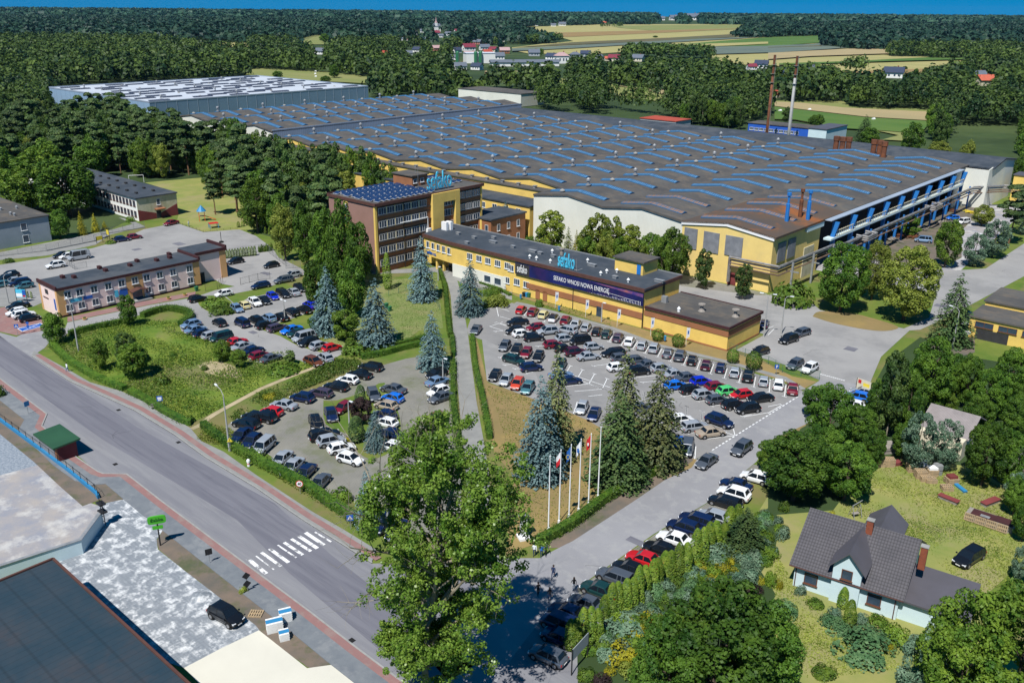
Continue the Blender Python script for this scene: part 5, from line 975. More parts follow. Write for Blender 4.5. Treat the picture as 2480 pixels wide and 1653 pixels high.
def tree(kind,xy,h,r,label,group=None,cat='tree',seed=None):
    global _cnt; _cnt+=1; k=KIND[kind]; i=_cnt if seed is None else seed; rg=random.Random(i*7+1)
    t=link(NAMES[kind],None,None,(xy[0],xy[1],0),rg.uniform(0,6.28),(r/k['R'],r/k['R'],h/10),label,cat,group)
    link('trunk',k['t'][i%len(k['t'])],t); link('crown',k['c'][i%len(k['c'])],t); return t
def bush(kind,xy,h,r,label,group=None,cat='shrub',ry=None,rz=None):
    global _cnt; _cnt+=1; t=link('shrub' if kind!='ball' else 'clipped_bush',None,None,(xy[0],xy[1],0),random.Random(_cnt).uniform(0,6) if rz is None else rz,(r,ry or r,h if kind!='ball' else h/2),label,cat,group)
    link('foliage',BUSH[kind][_cnt%len(BUSH[kind])],t); link('stems',_bs,t); return t
def T(kind,spec,label,hw,group=None,rs=1.,cat='tree'):    # "tile bx by tile tx ty"
    w=spec.split(); bt=(w[0],float(w[1]),float(w[2])); tt=(w[3],float(w[4]),float(w[5])) if len(w)>4 else (w[0],float(w[1]),float(w[3]))
    rs*=1.22 if 'spruce' in kind else 1.; g=W(*bt); h=max(1.,hgt(bt,tt)); k=.26349 if bt[0][0] in 'abcd' else EXT[bt[0]][2] if bt[0] in EXT else 1.
    dist=math.hypot(g[0],g[1]*1.0); dist=(np.array([g[0],g[1],-CH])@_fw); r=hw*k*dist/F*rs; return tree(kind,g,h,r,label,group,cat)
def Bs(kind,t,x,y,hw,hh,label,group=None,cat='shrub',**kw):   # bush by centre-base pixel, half width px, height px
    g=W(t,x,y); k=.26349 if t[0] in 'abcd' else EXT[t][2]; d=np.array([g[0],g[1],-CH])@_fw; return bush(kind,g,hh*k*d/F*1.05,hw*k*d/F,label,group,cat,**kw)
def TV(kind,tx,ty,hw,label,v0=178.,t='b3'):
    u,z=PV(t,tx,ty,v0); p=XY(u,v0); d=np.array([p[0],p[1],-CH])@_fw; return tree(kind,p,z,hw*.26349*d/F,label,'trees screening the hall' if t=='a2' else None)
LAB2=['bright green broadleaf in the row screening the hall gables','slim birch in the row screening the hall gables','dark broadleaf in the row screening the hall gables','slim birch in the row screening the hall gables']
# ---- blue and green spruces
T('bluespruce_near','b2 1530 1235 665','blue spruce on the lawn directly before the yellow office entrance',128)
T('bluespruce_near','b2 1965 1365 870','blue spruce right of the footpath at the parking lot corner',128)
T('bluespruce_near','b2 670 1540 b2 670 945','blue spruce left of the central lawn, farthest left of the spruces',150)
T('bluespruce_near','c2 1115 150 b2 1135 1050','blue spruce at the left edge of the central green lawn',165)
T('bluespruce_near','c2 1625 345 b2 1695 1345','pale blue spruce beside the hedge corner at footpath',135)
T('bluespruce_near','c3 255 1350 c3 310 440','large blue spruce on the dry lawn left of the flagpoles',215)
T('spruce_near','c3 400 1180 c3 345 158','green spruce rising behind the large blue spruce on dry lawn',170)
T('darkspruce','c3 960 1385 c3 950 570','broad dark spruce in front, directly right of the red flag',265)
T('spruce_near','c3 1010 1150 c3 1022 168','tall yellowish spruce with narrow top behind the broad dark spruce',210)
T('spruce_near','c3 1320 1235 c3 1375 332','tall spruce rightmost on the dry lawn by the parked estate',235)
T('bluespruce_near','c2 1105 1090 c2 1115 730','slim blue spruce on the middle lot island beside white cars',100)
T('bluespruce_near','d2 1040 110 c2 975 1270','blue spruce half hidden behind the big poplar on the left',120)
T('darkspruce','c4 1670 115 b4 1745 1000','dark green spruce by the lamp post left of yellow depot',180)
T('thuja','b2 1210 1140 800','tall narrow bright green thuja in front of office tower',42,cat='thuja')
T('yewcone','c2 930 1015 785','dark green conical conifer on the lot island beside lamp post',78,cat='conifer'); T('yewcone','c2 965 700 497','small green conical conifer behind the purple shrub',55,cat='conifer')
T('purple','c2 975 850 600','dark purple leaved shrub on the middle lot island',110,cat='shrub')
# ---- trees round the office tower
T('lime','b2 275 880 325','pale yellow-green lime tree left of the dark oaks near tower',135)
T('lime','b2 470 560 115','yellow-green lime tree rising behind the dark oaks',105)
T('lime','b2 600 250 b2 620 -60','small lime tree at wood edge behind the lime beside solar roof',70)
for i,(sp,hw,lab) in enumerate((('b2 470 930 320',120,'dark oak directly right of the pale lime tree'),('b2 640 1010 380',130,'dark oak second from the pale lime tree'),('b2 820 1080 305',150,'tallest dark oak in front of the office tower side wall'),('b2 960 1120 520',135,'dark oak nearest the office tower corner'),('b2 560 1290 880',130,'dark bushy oak behind the parked cars of the upper left lot'),('b2 720 1330 800',150,'dark oak between two blue spruces, upper one'),('b2 900 1400 850',150,'dark oak right behind the blue spruce left of central lawn'),('b2 560 1500 1380',90,'low dark bush beside the last lot cars'))): T('oak',sp,lab,hw)
T('bright','b2 830 1600 b2 830 1310','bright green tree between the two blue spruces, lowest one',150); T('bright','c2 870 190 c2 870 60','small bright green tree beside the double hedge',60)
# ---- trees behind the yellow office
for x,y,hw,k,lab in ((360,400,125,'yellowgreen','yellow-green tree before the white hall wall, leftmost'),(520,575,65,'spruce','green conifer between first yellow-green tree and golden conifer'),(595,600,42,'goldspruce','narrow golden conifer before the white hall wall'),(680,590,80,'yellowgreen','slim green tree right of the golden conifer'),(800,415,110,'yellowgreen','tallest yellow-green tree before the white hall wall'),(930,470,105,'yellowgreen','yellow-green tree right of the tallest one at white wall'),(1085,530,125,'yellowgreen','wide yellow-green tree left of the roof stair house'),(1300,595,110,'bright','green tree behind the roof stair house')): TV(k,x,y,hw*1.25,lab)
TV('bright',1500,550,170,'large green tree where white hall wall meets yellow wall',179.); TV('birch',1785,770,95,'thin birch before the yellow hall wall louvres',181.); TV('birch',2150,890,90,'thin birch beside the silver pipe bend',180.)
Bs('greenbush','b3',140,690,90,60,'green spreading bush by the brown annex')
for _i,(x,y) in enumerate(((1235,1490),(1140,1470),(1050,1395),(950,1350),(850,1325),(740,1305),(640,1305),(520,1330),(400,1295),(300,1285),(190,1235),(90,1205),(-10,1180),(-110,1130),(-210,1080),(-310,1090))):
    TV(('bright','birch','oak','birch')[_i%4],x,y,82+(_i*37)%30,LAB2[_i%4],v0=191.-(_i%3)*2.5,t='a2')
for x,y,k,lab in ((700,640,'bright','bright green tree filling in behind the golden conifer'),(870,620,'lime','lime tree between the two tallest trees at white wall'),(1010,640,'bright','bright tree right of the tallest pair at white wall'),(1180,720,'yellowgreen','yellow-green tree just left of the roof stair house'),(1400,620,'bright','bright tree beside the large green tree at wall joint')): TV(k,x,y,110,lab,174.)
T('bluespruce','b2 2290 650 b2 2285 330','blue spruce standing before the small brown annex',80)
# ---- trees at right of the hall
for sp,hw,k,lab in (('b4 660 1345 670',250,'oaknear','big round dark green tree beside the thuja hedge at hall corner'),('b4 950 1240 650',150,'limebig','yellow-green lime behind the two big round trees'),('b4 1240 1430 695',275,'limebig','big round yellow lime tree at the grass island'),('b4 1620 940 470',140,'bright','tall green tree beside the yard road, left of pines'),('b4 1290 650 450',110,'bright','green tree in the scrap yard before crane columns'),('b4 1880 930 600',130,'bluepine','dark blue-green pine by the road, lowest of its row'),('b4 2060 850 470',150,'bluepine','dark blue-green pine by the road, second of its row'),('b4 2210 720 170',150,'pine','tall dark pine beside the lamp post up the road'),('b4 1960 560 350',105,'lime','yellow lime tree in the scrap yard behind the pines'),('b4 2320 640 100',110,'bluepine','dark pine at right edge by the road'),('a4 1310 1430 a4 1310 1120',115,'oak','round green tree in the meadow right of blue boiler house'),('a4 1540 1560 a4 1550 1275',130,'lime','yellow lime tree behind hall end, left one'),('a4 1810 1580 a4 1815 1270',80,'lime','yellow lime tree behind hall end, right one'),('a4 870 1330 a4 870 1060',90,'darkspruce','dark conifer in the meadow beside blue boiler house'),('a4 440 1180 a4 440 1050',80,'oak','round tree on the meadow behind blue boiler house'),('a4 160 1130 a4 160 980',50,'birch','slim birch in the meadow between the chimneys'),('a4 930 1350 a4 930 1170',100,'oak','bushy tree right of blue boiler house')): T(k,sp,lab,hw)
Bs('bush','b4',225,1270,200,260,'big rounded thuja thicket at the yellow hall corner')
# ---- right side woods in front
for sp,hw,k,lab in (('c4 540 1080 465',230,'ash','tall ash tree beside the roadside cars, upper one'),('c4 230 1560 880',330,'ash','huge ash tree over the roadside cars'),('c4 700 1560 1000',250,'oaknear','dark tree beside the pallet stacks, lower left'),('c4 800 1080 650',180,'oaknear','dark tree right of the tall ash'),('c4 1080 1000 130',140,'birch','pale weeping birch at the gate'),('c4 1440 760 10',220,'oaknear','tallest dark tree behind the gate board'),('c4 1250 980 360',170,'oaknear','dark tree between birch and old house roof'),('c4 1520 700 330',160,'ashbright','bright green tree in front of the tall dark tree'),('c4 1800 700 180',140,'oaknear','dark tree below the yellow depot, left'),('c4 2180 720 100',190,'oaknear','dark tree below the yellow depot, right'),('c4 2000 800 330',190,'oaknear','dark tree above the old house roof'),('c4 2330 850 450',130,'oaknear','dark tree at right edge above grey shed'),('c4 1650 800 560',80,'ashbright','small light green tree beside the old house roof'),('c4 1340 1290 700',180,'bluepine','bushy blue-green pine before the old house, left'),('c4 1600 1290 770',150,'bluepine','bushy blue-green pine before the old house, right'),('c4 1960 1420 780',220,'oaknear','dark tree in front of old house roof corner'),('c4 2170 1440 860',170,'oaknear','dark tree right of the pallet stacks'),('c4 1150 800 620',120,'oaknear','dark small tree left of blue-green pines'),('c4 930 1050 900',55,'bluespruce','small blue spruce beside the pallets'),('c4 995 1100 980',28,'thuja','narrow green thuja beside the pallets'),('c4 2280 1600 c4 2290 1290',140,'bluepine','small pine at right edge of the pallet yard'),('d4 2330 420 d4 2330 20',120,'oaknear','dark tree at the right edge above the parked black car'),('d4 2300 800 d4 2290 400',110,'bluepine','loose blue-green pine at right edge beside black car')): T(k,sp,lab,hw)
for sp,hw,k,lab in (('s 2300 1760 s 2310 1405',110,'ashbright','bright leafy tree before the garage roof'),('s 2440 1760 s 2440 1370',120,'ashbright','bright leafy tree in the bottom right corner'),('s 2210 1720 s 2200 1500',60,'bluepine','small pine left of bottom right corner tree'),('s 1720 1760 s 1730 1400',150,'ash','dense dark maple at the bottom, right of hedge garden'),('s 1610 1770 s 1600 1480',100,'ash','dense dark maple at the bottom, left part'),('s 1830 1720 s 1840 1450',100,'ash','dense dark maple at the bottom, right part')): T(k,sp,lab,hw)
# ---- plot with scrub on the left, front of peach building
for sp,hw,k,lab in (('c1 1240 430 95',170,'bright','largest scrub tree in the rough plot'),('c1 1180 330 0',110,'birch','thin tall scrub tree behind the largest one'),('c1 930 365 60',90,'bright','scrub tree left of the largest one in rough plot'),('c1 2050 280 80',100,'bright','scrub tree before the parked cars, darker left one'),('c1 2200 340 170',85,'bright','scrub tree before the parked cars, brighter right one'),('b1 1195 1475 1185',95,'oak','round dark tree in front of the peach office door'),('b1 515 1640 1340',115,'oak','round dark tree at the peach office corner'),('c2 320 310 180',60,'birch','small sapling at the end of rough plot')): T(k,sp,lab,hw)
for sp,hw,k,lab in (('b1 80 300 b1 80 -180',200,'oak','dark oak at left edge behind the sports hall'),('b1 450 250 b1 450 -260',220,'bright','tall green tree behind the huge school oak, left'),('b1 850 120 b1 850 -260',160,'oak','dark tree behind the school roof'),('b1 1100 40 b1 1100 -300',150,'birch','tall birch at wood edge behind the school roof'),
 ('c4 1230 1180 800',130,'oaknear','dark tree filling the gap left of blue-green pines'),('c4 1000 880 420',150,'oaknear','dark tree behind the gate board'),('c4 1650 620 180',170,'oaknear','dark tree between tall dark tree and depot'),('c4 1900 950 560',150,'oaknear','dark tree right behind the old house roof'),('c4 2250 1000 560',150,'oaknear','dark tree by the grey shed at right edge'),('c4 450 1350 850',230,'oaknear','dark tree between the two ash trees'),('c4 30 1300 980',170,'ashbright','bright leafy branchy tree over the white roadside cars'),('c4 950 1250 880',120,'oaknear','low dark tree left of the first pallet stack'),('d4 2250 180 c4 2250 1300',120,'oaknear','leafy tree above the timber pile at right edge'),('c4 420 800 500',140,'ash','airy ash tree nearest the parking lot corner'),('s 1800 1330 s 1800 1230',50,'darkspruce','dark conifer at the upper garden end')): T(k,sp,lab,hw)
# ---- around the school and sports hall
for sp,hw,k,lab in (('b1 250 420 b1 260 -60',240,'bright','tall bright tree behind the sports hall'),('b1 650 470 b1 640 -80',290,'oak','huge dark oak in front of the school'),('b1 560 670 b1 545 400',115,'oak','dark tree beside the sports hall corner'),('b1 430 420 b1 420 100',170,'oak','dark tree between sports hall and huge oak'),('b1 800 400 b1 790 0',130,'bright','bright tree at the school wall'),('b1 760 640 425',42,'goldspruce','tall golden conifer by the car park, leftmost of three'),('b1 882 610 440',36,'goldspruce','golden conifer by the car park, middle of three'),('b1 965 590 510',27,'goldspruce','smallest golden conifer by the car park'),('b1 1980 455 b1 1985 60',110,'pine','tall pine at playground, leftmost'),('b1 2190 475 b1 2190 0',120,'pine','tall pine at playground, middle'),('b1 2310 480 b1 2320 -50',110,'pine','tall pine at playground, right'),('b2 90 560 b2 90 360',90,'bright','bright bushy tree left of the pale lime tree'),('b1 2340 610 475',14,'thuja','narrow thuja at the far lot edge'),('b1 2193 570 515',16,'thuja','small thuja beside the playground, left'),('b1 2232 562 508',16,'thuja','small thuja beside the playground, right'),('b2 15 612 530',16,'thuja','small thuja under the lime tree, leftmost of four'),('b2 55 622 570',12,'thuja','small thuja under the lime tree, second of four'),('b2 88 630 565',13,'thuja','small thuja under the lime tree, third of four'),('b2 124 640 570',12,'thuja','small thuja under the lime tree, rightmost of four')): T(k,sp,lab,hw)
for i in range(14):
    f=i/13; T('thuja','b1 %f %f b1 %f %f'%(2015+330*f,862-32*f,2015+330*f,785-45*f),'dark green thuja in the row behind the peach stair tower',17,group='thujas along the upper lot fence')
for i in range(4): T('thuja','e4 %f %f e4 %f %f'%(490+90*i,930+25*i,490+90*i,790+15*i),'dark thuja between the billboard and peach office wall',28,group='thujas beside the peach office')
for i in range(6): Bs('bush','b2',35+i*22,800-i*3,18,80,'dark green bush in the row by the far lot fence',group='bushes at the far lot fence')
# ---- garden at bottom right: thuja screen along the parked cars, shrubs
hedge_pts=[(535,1260,975),(585,1250,970),(650,1200,870),(720,1190,860),(780,1170,880),(850,1010,755),(910,1000,640),(960,980,630),(1040,960,600),(1100,930,590),(1150,880,480),(1210,800,480),(1290,720,420),(1330,690,410),(1400,600,350),(1450,610,345),(1520,600,270),(1590,590,270),(1680,480,140),(1740,470,130),(1800,380,80),(1860,330,70),(1940,300,100),(1990,200,-60),(2060,180,-80)]
for i,(x,yb,yt) in enumerate(hedge_pts): T('thuja','d3 %d %d d3 %d %d'%(x,yb,x,yt),'bright green conical thuja in the screen beside the roadside cars',62,group='thuja screen along the roadside cars',cat='thuja')
for k,x,y,hw,hh,lab in (('bluebush',1060,1080,260,150,'wide blue-grey juniper bank behind the thuja screen, lower part'),('bluebush',1850,420,170,170,'wide blue-grey juniper bank behind the thuja screen, upper part'),('bluebush',880,1230,110,150,'blue-grey conifer shrub right of the notice board'),('bluebush',1740,600,80,90,'small blue-grey shrub beside golden hedge'),('bluebush',1400,700,110,110,'pale blue-green shrub between thujas and maple'),('goldbush',1010,1340,190,170,'wide golden yellow shrub bank, lower left'),('goldbush',1180,1180,140,130,'wide golden yellow shrub bank, upper right'),('goldbush',1380,1010,75,80,'golden shrub left of the big maple'),('goldbush',1950,560,130,120,'golden hedge shrub in the garden, lower end'),('goldbush',2120,400,130,110,'golden hedge shrub in the garden, middle'),('goldbush',2250,300,100,90,'golden hedge shrub in the garden, upper end'),('goldbush',1500,820,50,60,'small golden shrub above the maple'),('goldbush',1640,740,50,50,'tiny golden shrub above the maple'),('greenbush',700,1520,110,110,'yellow-green shrub at the foot of notice board'),('goldbush',900,1480,70,70,'small golden bush beside purple shrub'),('purplebush',820,1560,110,110,'dark purple shrub at the bottom edge'),('palebush',1080,1500,140,150,'pale feathery grass clump at the bottom edge'),('juniper',2000,560,170,60,'low green juniper carpet behind golden hedge'),('bluebush',2130,640,80,60,'pale spreading juniper in the garden'),('purplebush',2230,740,90,90,'small dark purple shrub in the garden'),('goldbush',2290,640,60,60,'little golden shrub by the purple shrub'),('bluebush',2240,460,110,90,'grey-green shrub behind golden hedge'),('greenbush',2200,160,130,120,'yellow-green shrub at upper garden end'),('bluebush',1230,860,80,200,'pointed blue-grey conifer shrub among thujas'),('greenbush',1150,1290,90,110,'small dark pine shrub beside golden bank')): Bs(k,'d3',x,y,hw,hh,lab)
for k,x,y,hw,hh,lab in (('bluebush',300,910,65,110,'round blue shrub at the white house corner'),('juniper',130,1080,150,150,'big green juniper mound left of the house'),('juniper',900,1420,330,180,'long green juniper bank on the lawn before the house'),('juniper',620,1200,170,90,'upper end of the juniper bank before the house'),('greenbush',430,1010,90,80,'yellowish shrub under the left house window'),('bluebush',600,1120,80,130,'grey-green shrub before the house gable'),('bluebush',860,1170,70,130,'blue conifer shrub right of the two green thujas'),('greenbush',1000,1180,110,110,'bright green shrub under the right house window'),('greenbush',1180,1330,150,180,'big bright green shrub at the house front corner'),('goldbush',1120,1430,50,110,'rounded golden shrub at the lawn edge'),('goldbush',1470,1400,50,50,'golden shrub before the garage wall'),('bluebush',1380,1380,90,120,'blue spruce shrub before the garage wall'),('bluebush',1480,1600,130,140,'blue-grey shrub at the bottom edge of the lawn'),('greenbush',20,820,70,180,'bright shrub at the left edge of the lawn'),('goldbush',100,850,40,120,'golden shrub at left edge of the lawn'),('bluebush',140,400,80,150,'blue-green shrub left of the tiled roof'),('greenbush',60,560,0.1,0.1,''),('greenbush',520,1640,130,100,'green shrub at bottom of the lawn'),('goldbush',590,170,35,45,'tiny golden shrub at the roof edge'),('greenbush',60,1500,140,260,'leafy green shrub at the left lawn edge')):
    if lab: Bs(k,'d4',x,y,hw,hh,lab)
_g=np.random.default_rng(9); _pl=np.array([W(*q) for q in pix('d3 640 1260 900 1060 1300 760 1700 480 2000 240 2353 0;d4 160 120 120 480 -60 660;s 1700 1520 1560 1640')]); _q=_g.uniform(_pl.min(0),_pl.max(0),(900,2)); _q=_q[inpoly(_q,[tuple(z) for z in _pl])][:150]
for _i,_p in enumerate(_q):
    _k=_g.choice(['bluebush','greenbush','goldbush','juniper','bluebush','greenbush','bush']); bush(_k,_p,_g.uniform(.8,2.2),_g.uniform(.8,1.6),dict(bluebush='grey-blue shrub among many in the garden bed behind the thujas',greenbush='light green shrub among many in the garden bed behind the thujas',goldbush='golden shrub among many in the garden bed behind the thujas',juniper='green juniper among many in the garden bed behind the thujas',bush='dark green shrub among many in the garden bed behind the thujas')[_k],group='filling shrubs of the garden bed, '+_k)
T('thuja','d4 680 1030 d4 680 830','green thuja before the house gable, left one',50,cat='thuja'); T('thuja','d4 740 1190 d4 745 945','green thuja before the house gable, right one',58,cat='thuja')
# ---- clipped bushes and low bushes
for t,x,y,hw,hh,lab in (('c3',1338,95,58,110,'clipped round bush on office lawn, leftmost'),('c3',1525,150,60,120,'clipped round bush on office lawn, second from left'),('c3',2025,300,58,130,'clipped round bush at the wing corner'),('c3',2215,360,75,170,'largest clipped round bush by the green fence')): Bs('ball',t,x,y,hw,hh,lab,group='clipped bushes along the office lawn')
Bs('palebush','b2',2210,1290,130,120,'large bright yellow-green bush beside the parking lot'); Bs('greenbush','b2',2150,1170,140,60,'low green planting along the office ramp'); Bs('greenbush','b3',250,1300,45,90,'dark upright bush on the office lawn')
Bs('bush','e3',560,450,200,130,'big dark green bush bank in the left lot, upper part'); Bs('bush','e3',640,545,200,110,'big dark green bush bank in the left lot, lower part'); Bs('bush','c2',250,380,170,90,'green bush mound at the end of rough plot'); Bs('bush','d2',-0,0,1,1,'') if False else None
Bs('bush','c2',900,215,130,110,'rounded green bush at the double hedge end'); Bs('goldbush','c2',130,620,70,60,'yellow flowering shrub behind the parked cars'); Bs('goldbush','c2',850,1010,40,60,'yellow shrub on the lot island'); Bs('greenbush','c2',780,1560,120,150,'green shrub at the hedge below the last parked cars')
Bs('bush','c1',1490,490,80,90,'round bush in the rough plot'); Bs('bush','c1',1880,360,40,60,'small bush by the sand patch'); Bs('bush','c1',1740,840,60,70,'dark bush at the rough hedge end'); Bs('greenbush','c1',1590,240,40,60,'small yellow-green sapling in rough plot'); Bs('bush','c1',2140,470,35,40,'small bush in rough grass'); Bs('bush','c1',0,600,60,140,'bush at the left frame edge')
Bs('greenbush','b1',1200,520,50,60,'shrub at the school entrance'); Bs('bush','b1',1020,720,50,40,'bush beside the two small cars by the fence'); Bs('bush','b1',80,890,60,40,'bush at the fence of upper lot'); Bs('palebush','d1',2240,880,50,60,'weedy shrub beneath the road signs')
# ---- the big poplar in the foreground
def poplar():
    g=np.random.default_rng(5); base=W('s',1040,1706); t=thing('poplar_tree','huge foreground poplar with glossy leaves and bare grey limbs over the junction','tree',xy=base,rz=0)
    b=MB(); tips=[]
    def limb(p,d,L_,r,dep):
        p=np.array(p);d=np.array(d)/np.linalg.norm(d); q=p; rr=r
        n=4
        for k in range(n):
            d=d+g.normal(size=3)*.13+np.array([0,0,.06]); d/=np.linalg.norm(d); q2=q+d*L_/n; r2=rr*.8; b.tube(q,q2,rr,r2,6 if dep<2 else 4); 
            if dep<3 and k>=1:
                for _ in range(2 if dep<2 else 2):
                    a=g.normal(size=3); a-=a@d*d; a/=np.linalg.norm(a); limb(q2,d*.65+a*.9+np.array([0,0,.25]),L_*g.uniform(.38,.6),r2*.55,dep+1)
            q,rr=q2,r2
        tips.append(q)
        if dep>=2: tips.append((p+q)/2)
    limb((0,0,-.3),(.02,.02,1),11,.55,3)
    top=np.array([.15,.1,10.]); 
    for (dx,dy,dz,L_,r) in ((-.15,-.1,1,13,.36),(.3,.1,1,14,.38),(.1,.2,1,13.5,.3),(.6,.1,.8,8,.24),(-.3,.2,.9,8,.24),(.2,-.4,.9,8.5,.24),(.5,-.3,.9,9,.2),(-.2,-.35,.9,8,.2)): limb(top,(dx,dy,dz),L_,r,0 if L_>12 else 1)
    for (z,dx,dy,L_) in ((7,.9,.2,4.6),(6,-.9,.1,3.6),(8,.1,.9,4),(7.5,.1,-.9,4),(5,.7,-.6,4),(5.5,-.7,-.5,3.4),(9,.8,.6,4.6),(4.5,.5,.7,3.5),(8.5,-.7,.6,3.6),(15,.95,-.1,7.5)): limb((0,0,z),(dx,dy,.45),L_,.18,1)
    b.build('trunk','bark_pale',t)
    tips=np.array(tips); z=tips[:,2]; env=6.6*np.clip((z-1.)/6,0,1)**.4*np.sqrt(np.clip((30-z)/7,.02,1)); tips=tips[(z>2.5)&(np.hypot(tips[:,0]-.3-.08*z,tips[:,1])<env+.8)]
    k=420; zz=g.uniform(2.5,29,k); en=(5.1+.9*np.sin(zz*.6))*np.clip((zz-1.)/6,0,1)**.4*np.sqrt(np.clip((30.5-zz)/4,.02,1)); a=g.uniform(0,6.283,k); rr=en*np.sqrt(g.uniform(.12,1,k)); lob=1+.26*np.sin(a*3+zz*.5); tips=np.concatenate([tips,np.stack([.5+.09*zz+rr*lob*np.cos(a)*1.12,rr*lob*np.sin(a),zz],1),np.stack([np.linspace(5,11,14),g.normal(size=14)*.5-1,17+np.linspace(0,2.2,14)+g.normal(size=14)*.6],1)])
    tips=tips[g.uniform(size=len(tips))<.78]; per=62; n=len(tips)*per; i=np.repeat(np.arange(len(tips)),per); d=g.normal(size=(n,3)); d/=np.linalg.norm(d,axis=1,keepdims=True); rad=g.uniform(.35,.8,len(tips))[i]*g.uniform(.35,1,n)**.5; C=tips[i]+d*rad[:,None]*np.array([1,1,.8]); N=d+g.normal(size=(n,3))*.6+np.array([0,0,.3])
    me=quads('crown',C,N,g.uniform(.16,.3,n),['leaf_poplar'],1,g); link('crown',me,t); print('poplar',len(tips),n,tips.max(0),tips.min(0)); return t
poplar()
# ================================================================ WOODS
# places that must stay open in front of the trees (open meadows, roofs, houses), as outlines of what is seen
CLEAR=[[S(*p) for p in pix(s)] for s in ('a1 425 800 1000 755 2353 700;a2 200 712 1055 795 1058 915 1320 900 1500 875 1720 900 2353 965 2353 1567;b3 2353 1200;b2 1280 0;a2 1080 1390 750 1310 440 1260 285 1270 270 1200 0 1160;a1 2130 1040 1700 1100 1500 1060 1385 1030 1190 930 700 900 460 930',
 'a2 1950 870 1970 835 2353 850;a3 80 865 225 880 225 1000 1000 1050 2100 1180 2353 1200 2353 1567 0 1567;a2 2353 985 1960 915','a3 2100 1190 2165 1120 2353 1080;a4 0 1100 360 1150 500 1115 685 1150 690 1280 1400 1330 2240 1440 2353 1450 2353 1567 0 1567;a3 2353 1567',
 'a3 1150 1100 1200 1065 1550 1110 1620 1140 1150 1120','b1 830 60 900 50 1200 110 1330 100 1900 90 1990 430 2353 480 2353 700;b2 600 900 900 400;b2 680 250 1100 160 1450 120 1600 90 2353 120 2353 1567 0 1567;b1 0 1567 0 300 150 360 440 460 900 200','a4 60 980 700 1010 1550 1040 1480 1130 1200 1240 900 1200 700 1170 400 1120 60 1090','s 2300 300 2480 300 2480 420 2300 420')]
CLEAR.append([S(*p) for p in pix('a3 1000 500 1060 470 1500 425 1850 435 1850 550 1600 552 1300 530')])
CLEARW=[(-582,225,-453,377),(-380,197,-300,352),(-318,184,-76,360),(-462,452,-398,480),(-345,117,-259,140),(-333,60,-255,98),(-188,130,-155,190),(-95,180,-40,350),(-66,-60,-30,260)]
def wood_ok(P_,h):
    ok=P_[:,1]>100; px=[proj(np.column_stack([P_,np.full(len(P_),z)])) for z in (1,h*.5,h)]
    for poly in FIELDS+CLEAR:
        for q in px: ok&=~inpoly(q,poly)
    u=P_@Uv;v=P_@Vv
    for a,b_,c,d in CLEARW: ok&=~((u>a)&(u<c)&(v>b_)&(v<d))
    for hx,hy,hw in HC: 
        for q in px: ok&=~((abs(q[:,0]-hx)<hw*.58+6)&(q[:,1]>hy-hw*.6-1)&(q[:,1]<hy+4))
    q=px[0]; ok&=(q[:,0]>-260)&(q[:,0]<2740)
    return ok,u,v
g=np.random.default_rng(77)
def grid(y0,y1,sp,rng): # jittered points in the view wedge
    out=[]
    y=y0
    while y<y1:
        w=y*.66+70; x=np.arange(-w,w,sp); out.append(np.stack([x+rng.uniform(-.45,.45,len(x))*sp,y+rng.uniform(-.45,.45,len(x))*sp],1)); y+=sp*.95
    return np.concatenate(out)
P_=grid(215,640,6.6,g); ok,u,v=wood_ok(P_,15)
left=(u<-186)&(v>138)&((v>160)|(u>-258))&~((u>-262)&(v<150)&(u<-228)); farr=(v>362)|(u<-590)|((u<-345)&(v>100))
right=(u>-52)&(v>262)
nearwood=ok&(left|farr|right); P_=P_[nearwood]; d=np.hypot(P_[:,0],P_[:,1]); o=np.argsort(d); P_=P_[o]
u=P_@Uv;v=P_@Vv
kinds=[]
for i in range(len(P_)):
    r=g.uniform(); leftside=P_[i,0]<40
    kinds.append(('pine' if r<.42 else 'birch' if r<.58 else 'oak' if r<.82 else 'bright' if r<.97 else 'lime') if leftside else ('pine' if r<.15 else 'birch' if r<.35 else 'oak' if r<.75 else 'bright'))
NB=min(700,len(P_)); cnt={}
LAB=dict(pine='dark pine with bare trunk in the dense wood behind the site',birch='slim birch in the dense wood behind the site',oak='dark broadleaf tree in the dense wood behind the site',bright='bright green broadleaf tree in the dense wood behind the site',lime='yellow-green lime in the dense wood behind the site')
for i in range(NB):
    k=kinds[i]; h=g.uniform(14,21) if k in('pine','birch') else g.uniform(11,17); r=h*(.2 if k=='birch' else .24 if k=='pine' else .33)*g.uniform(.85,1.15)
    tree(k,P_[i],h,r,LAB[k],group='trees of the dense wood, '+k)
def canopy(name,P_,R_,H_,nq,leaf,mat_,seed,squash=1.,z0=.25,label='',cat=None):
    r=np.random.default_rng(seed); n=len(P_); i=np.repeat(np.arange(n),nq); d=r.normal(size=(n*nq,3)); d[:,2]=abs(d[:,2])*1.1; d/=np.linalg.norm(d,axis=1,keepdims=True)
    h=r.uniform(*H_,n); rad=r.uniform(*R_,n); vert=h*.5*squash; lob=1+.28*np.sin(d[:,0]*5+i)*np.cos(d[:,1]*5+i*1.7)
    C=np.empty((n*nq,3)); C[:,:2]=P_[i]+d[:,:2]*(rad[i]*lob)[:,None]; C[:,2]=h[i]-vert[i]+d[:,2]*vert[i]*lob - (1-d[:,2])*h[i]*z0*r.uniform(0,1,n*nq)
    N=d+r.normal(size=d.shape)*.4; me=quads(name,C,N,r.uniform(.7,1.3,n*nq)*leaf,[mat_],1.15,r); return link(name,me,label=label,cat=cat,kind='stuff')
canopy('wood',P_[NB:],(3.2,4.6),(11,19),150,1.5,'leaf_forest',2,label='mixed wood of pines and broadleaf trees behind the factory halls',cat='woodland')
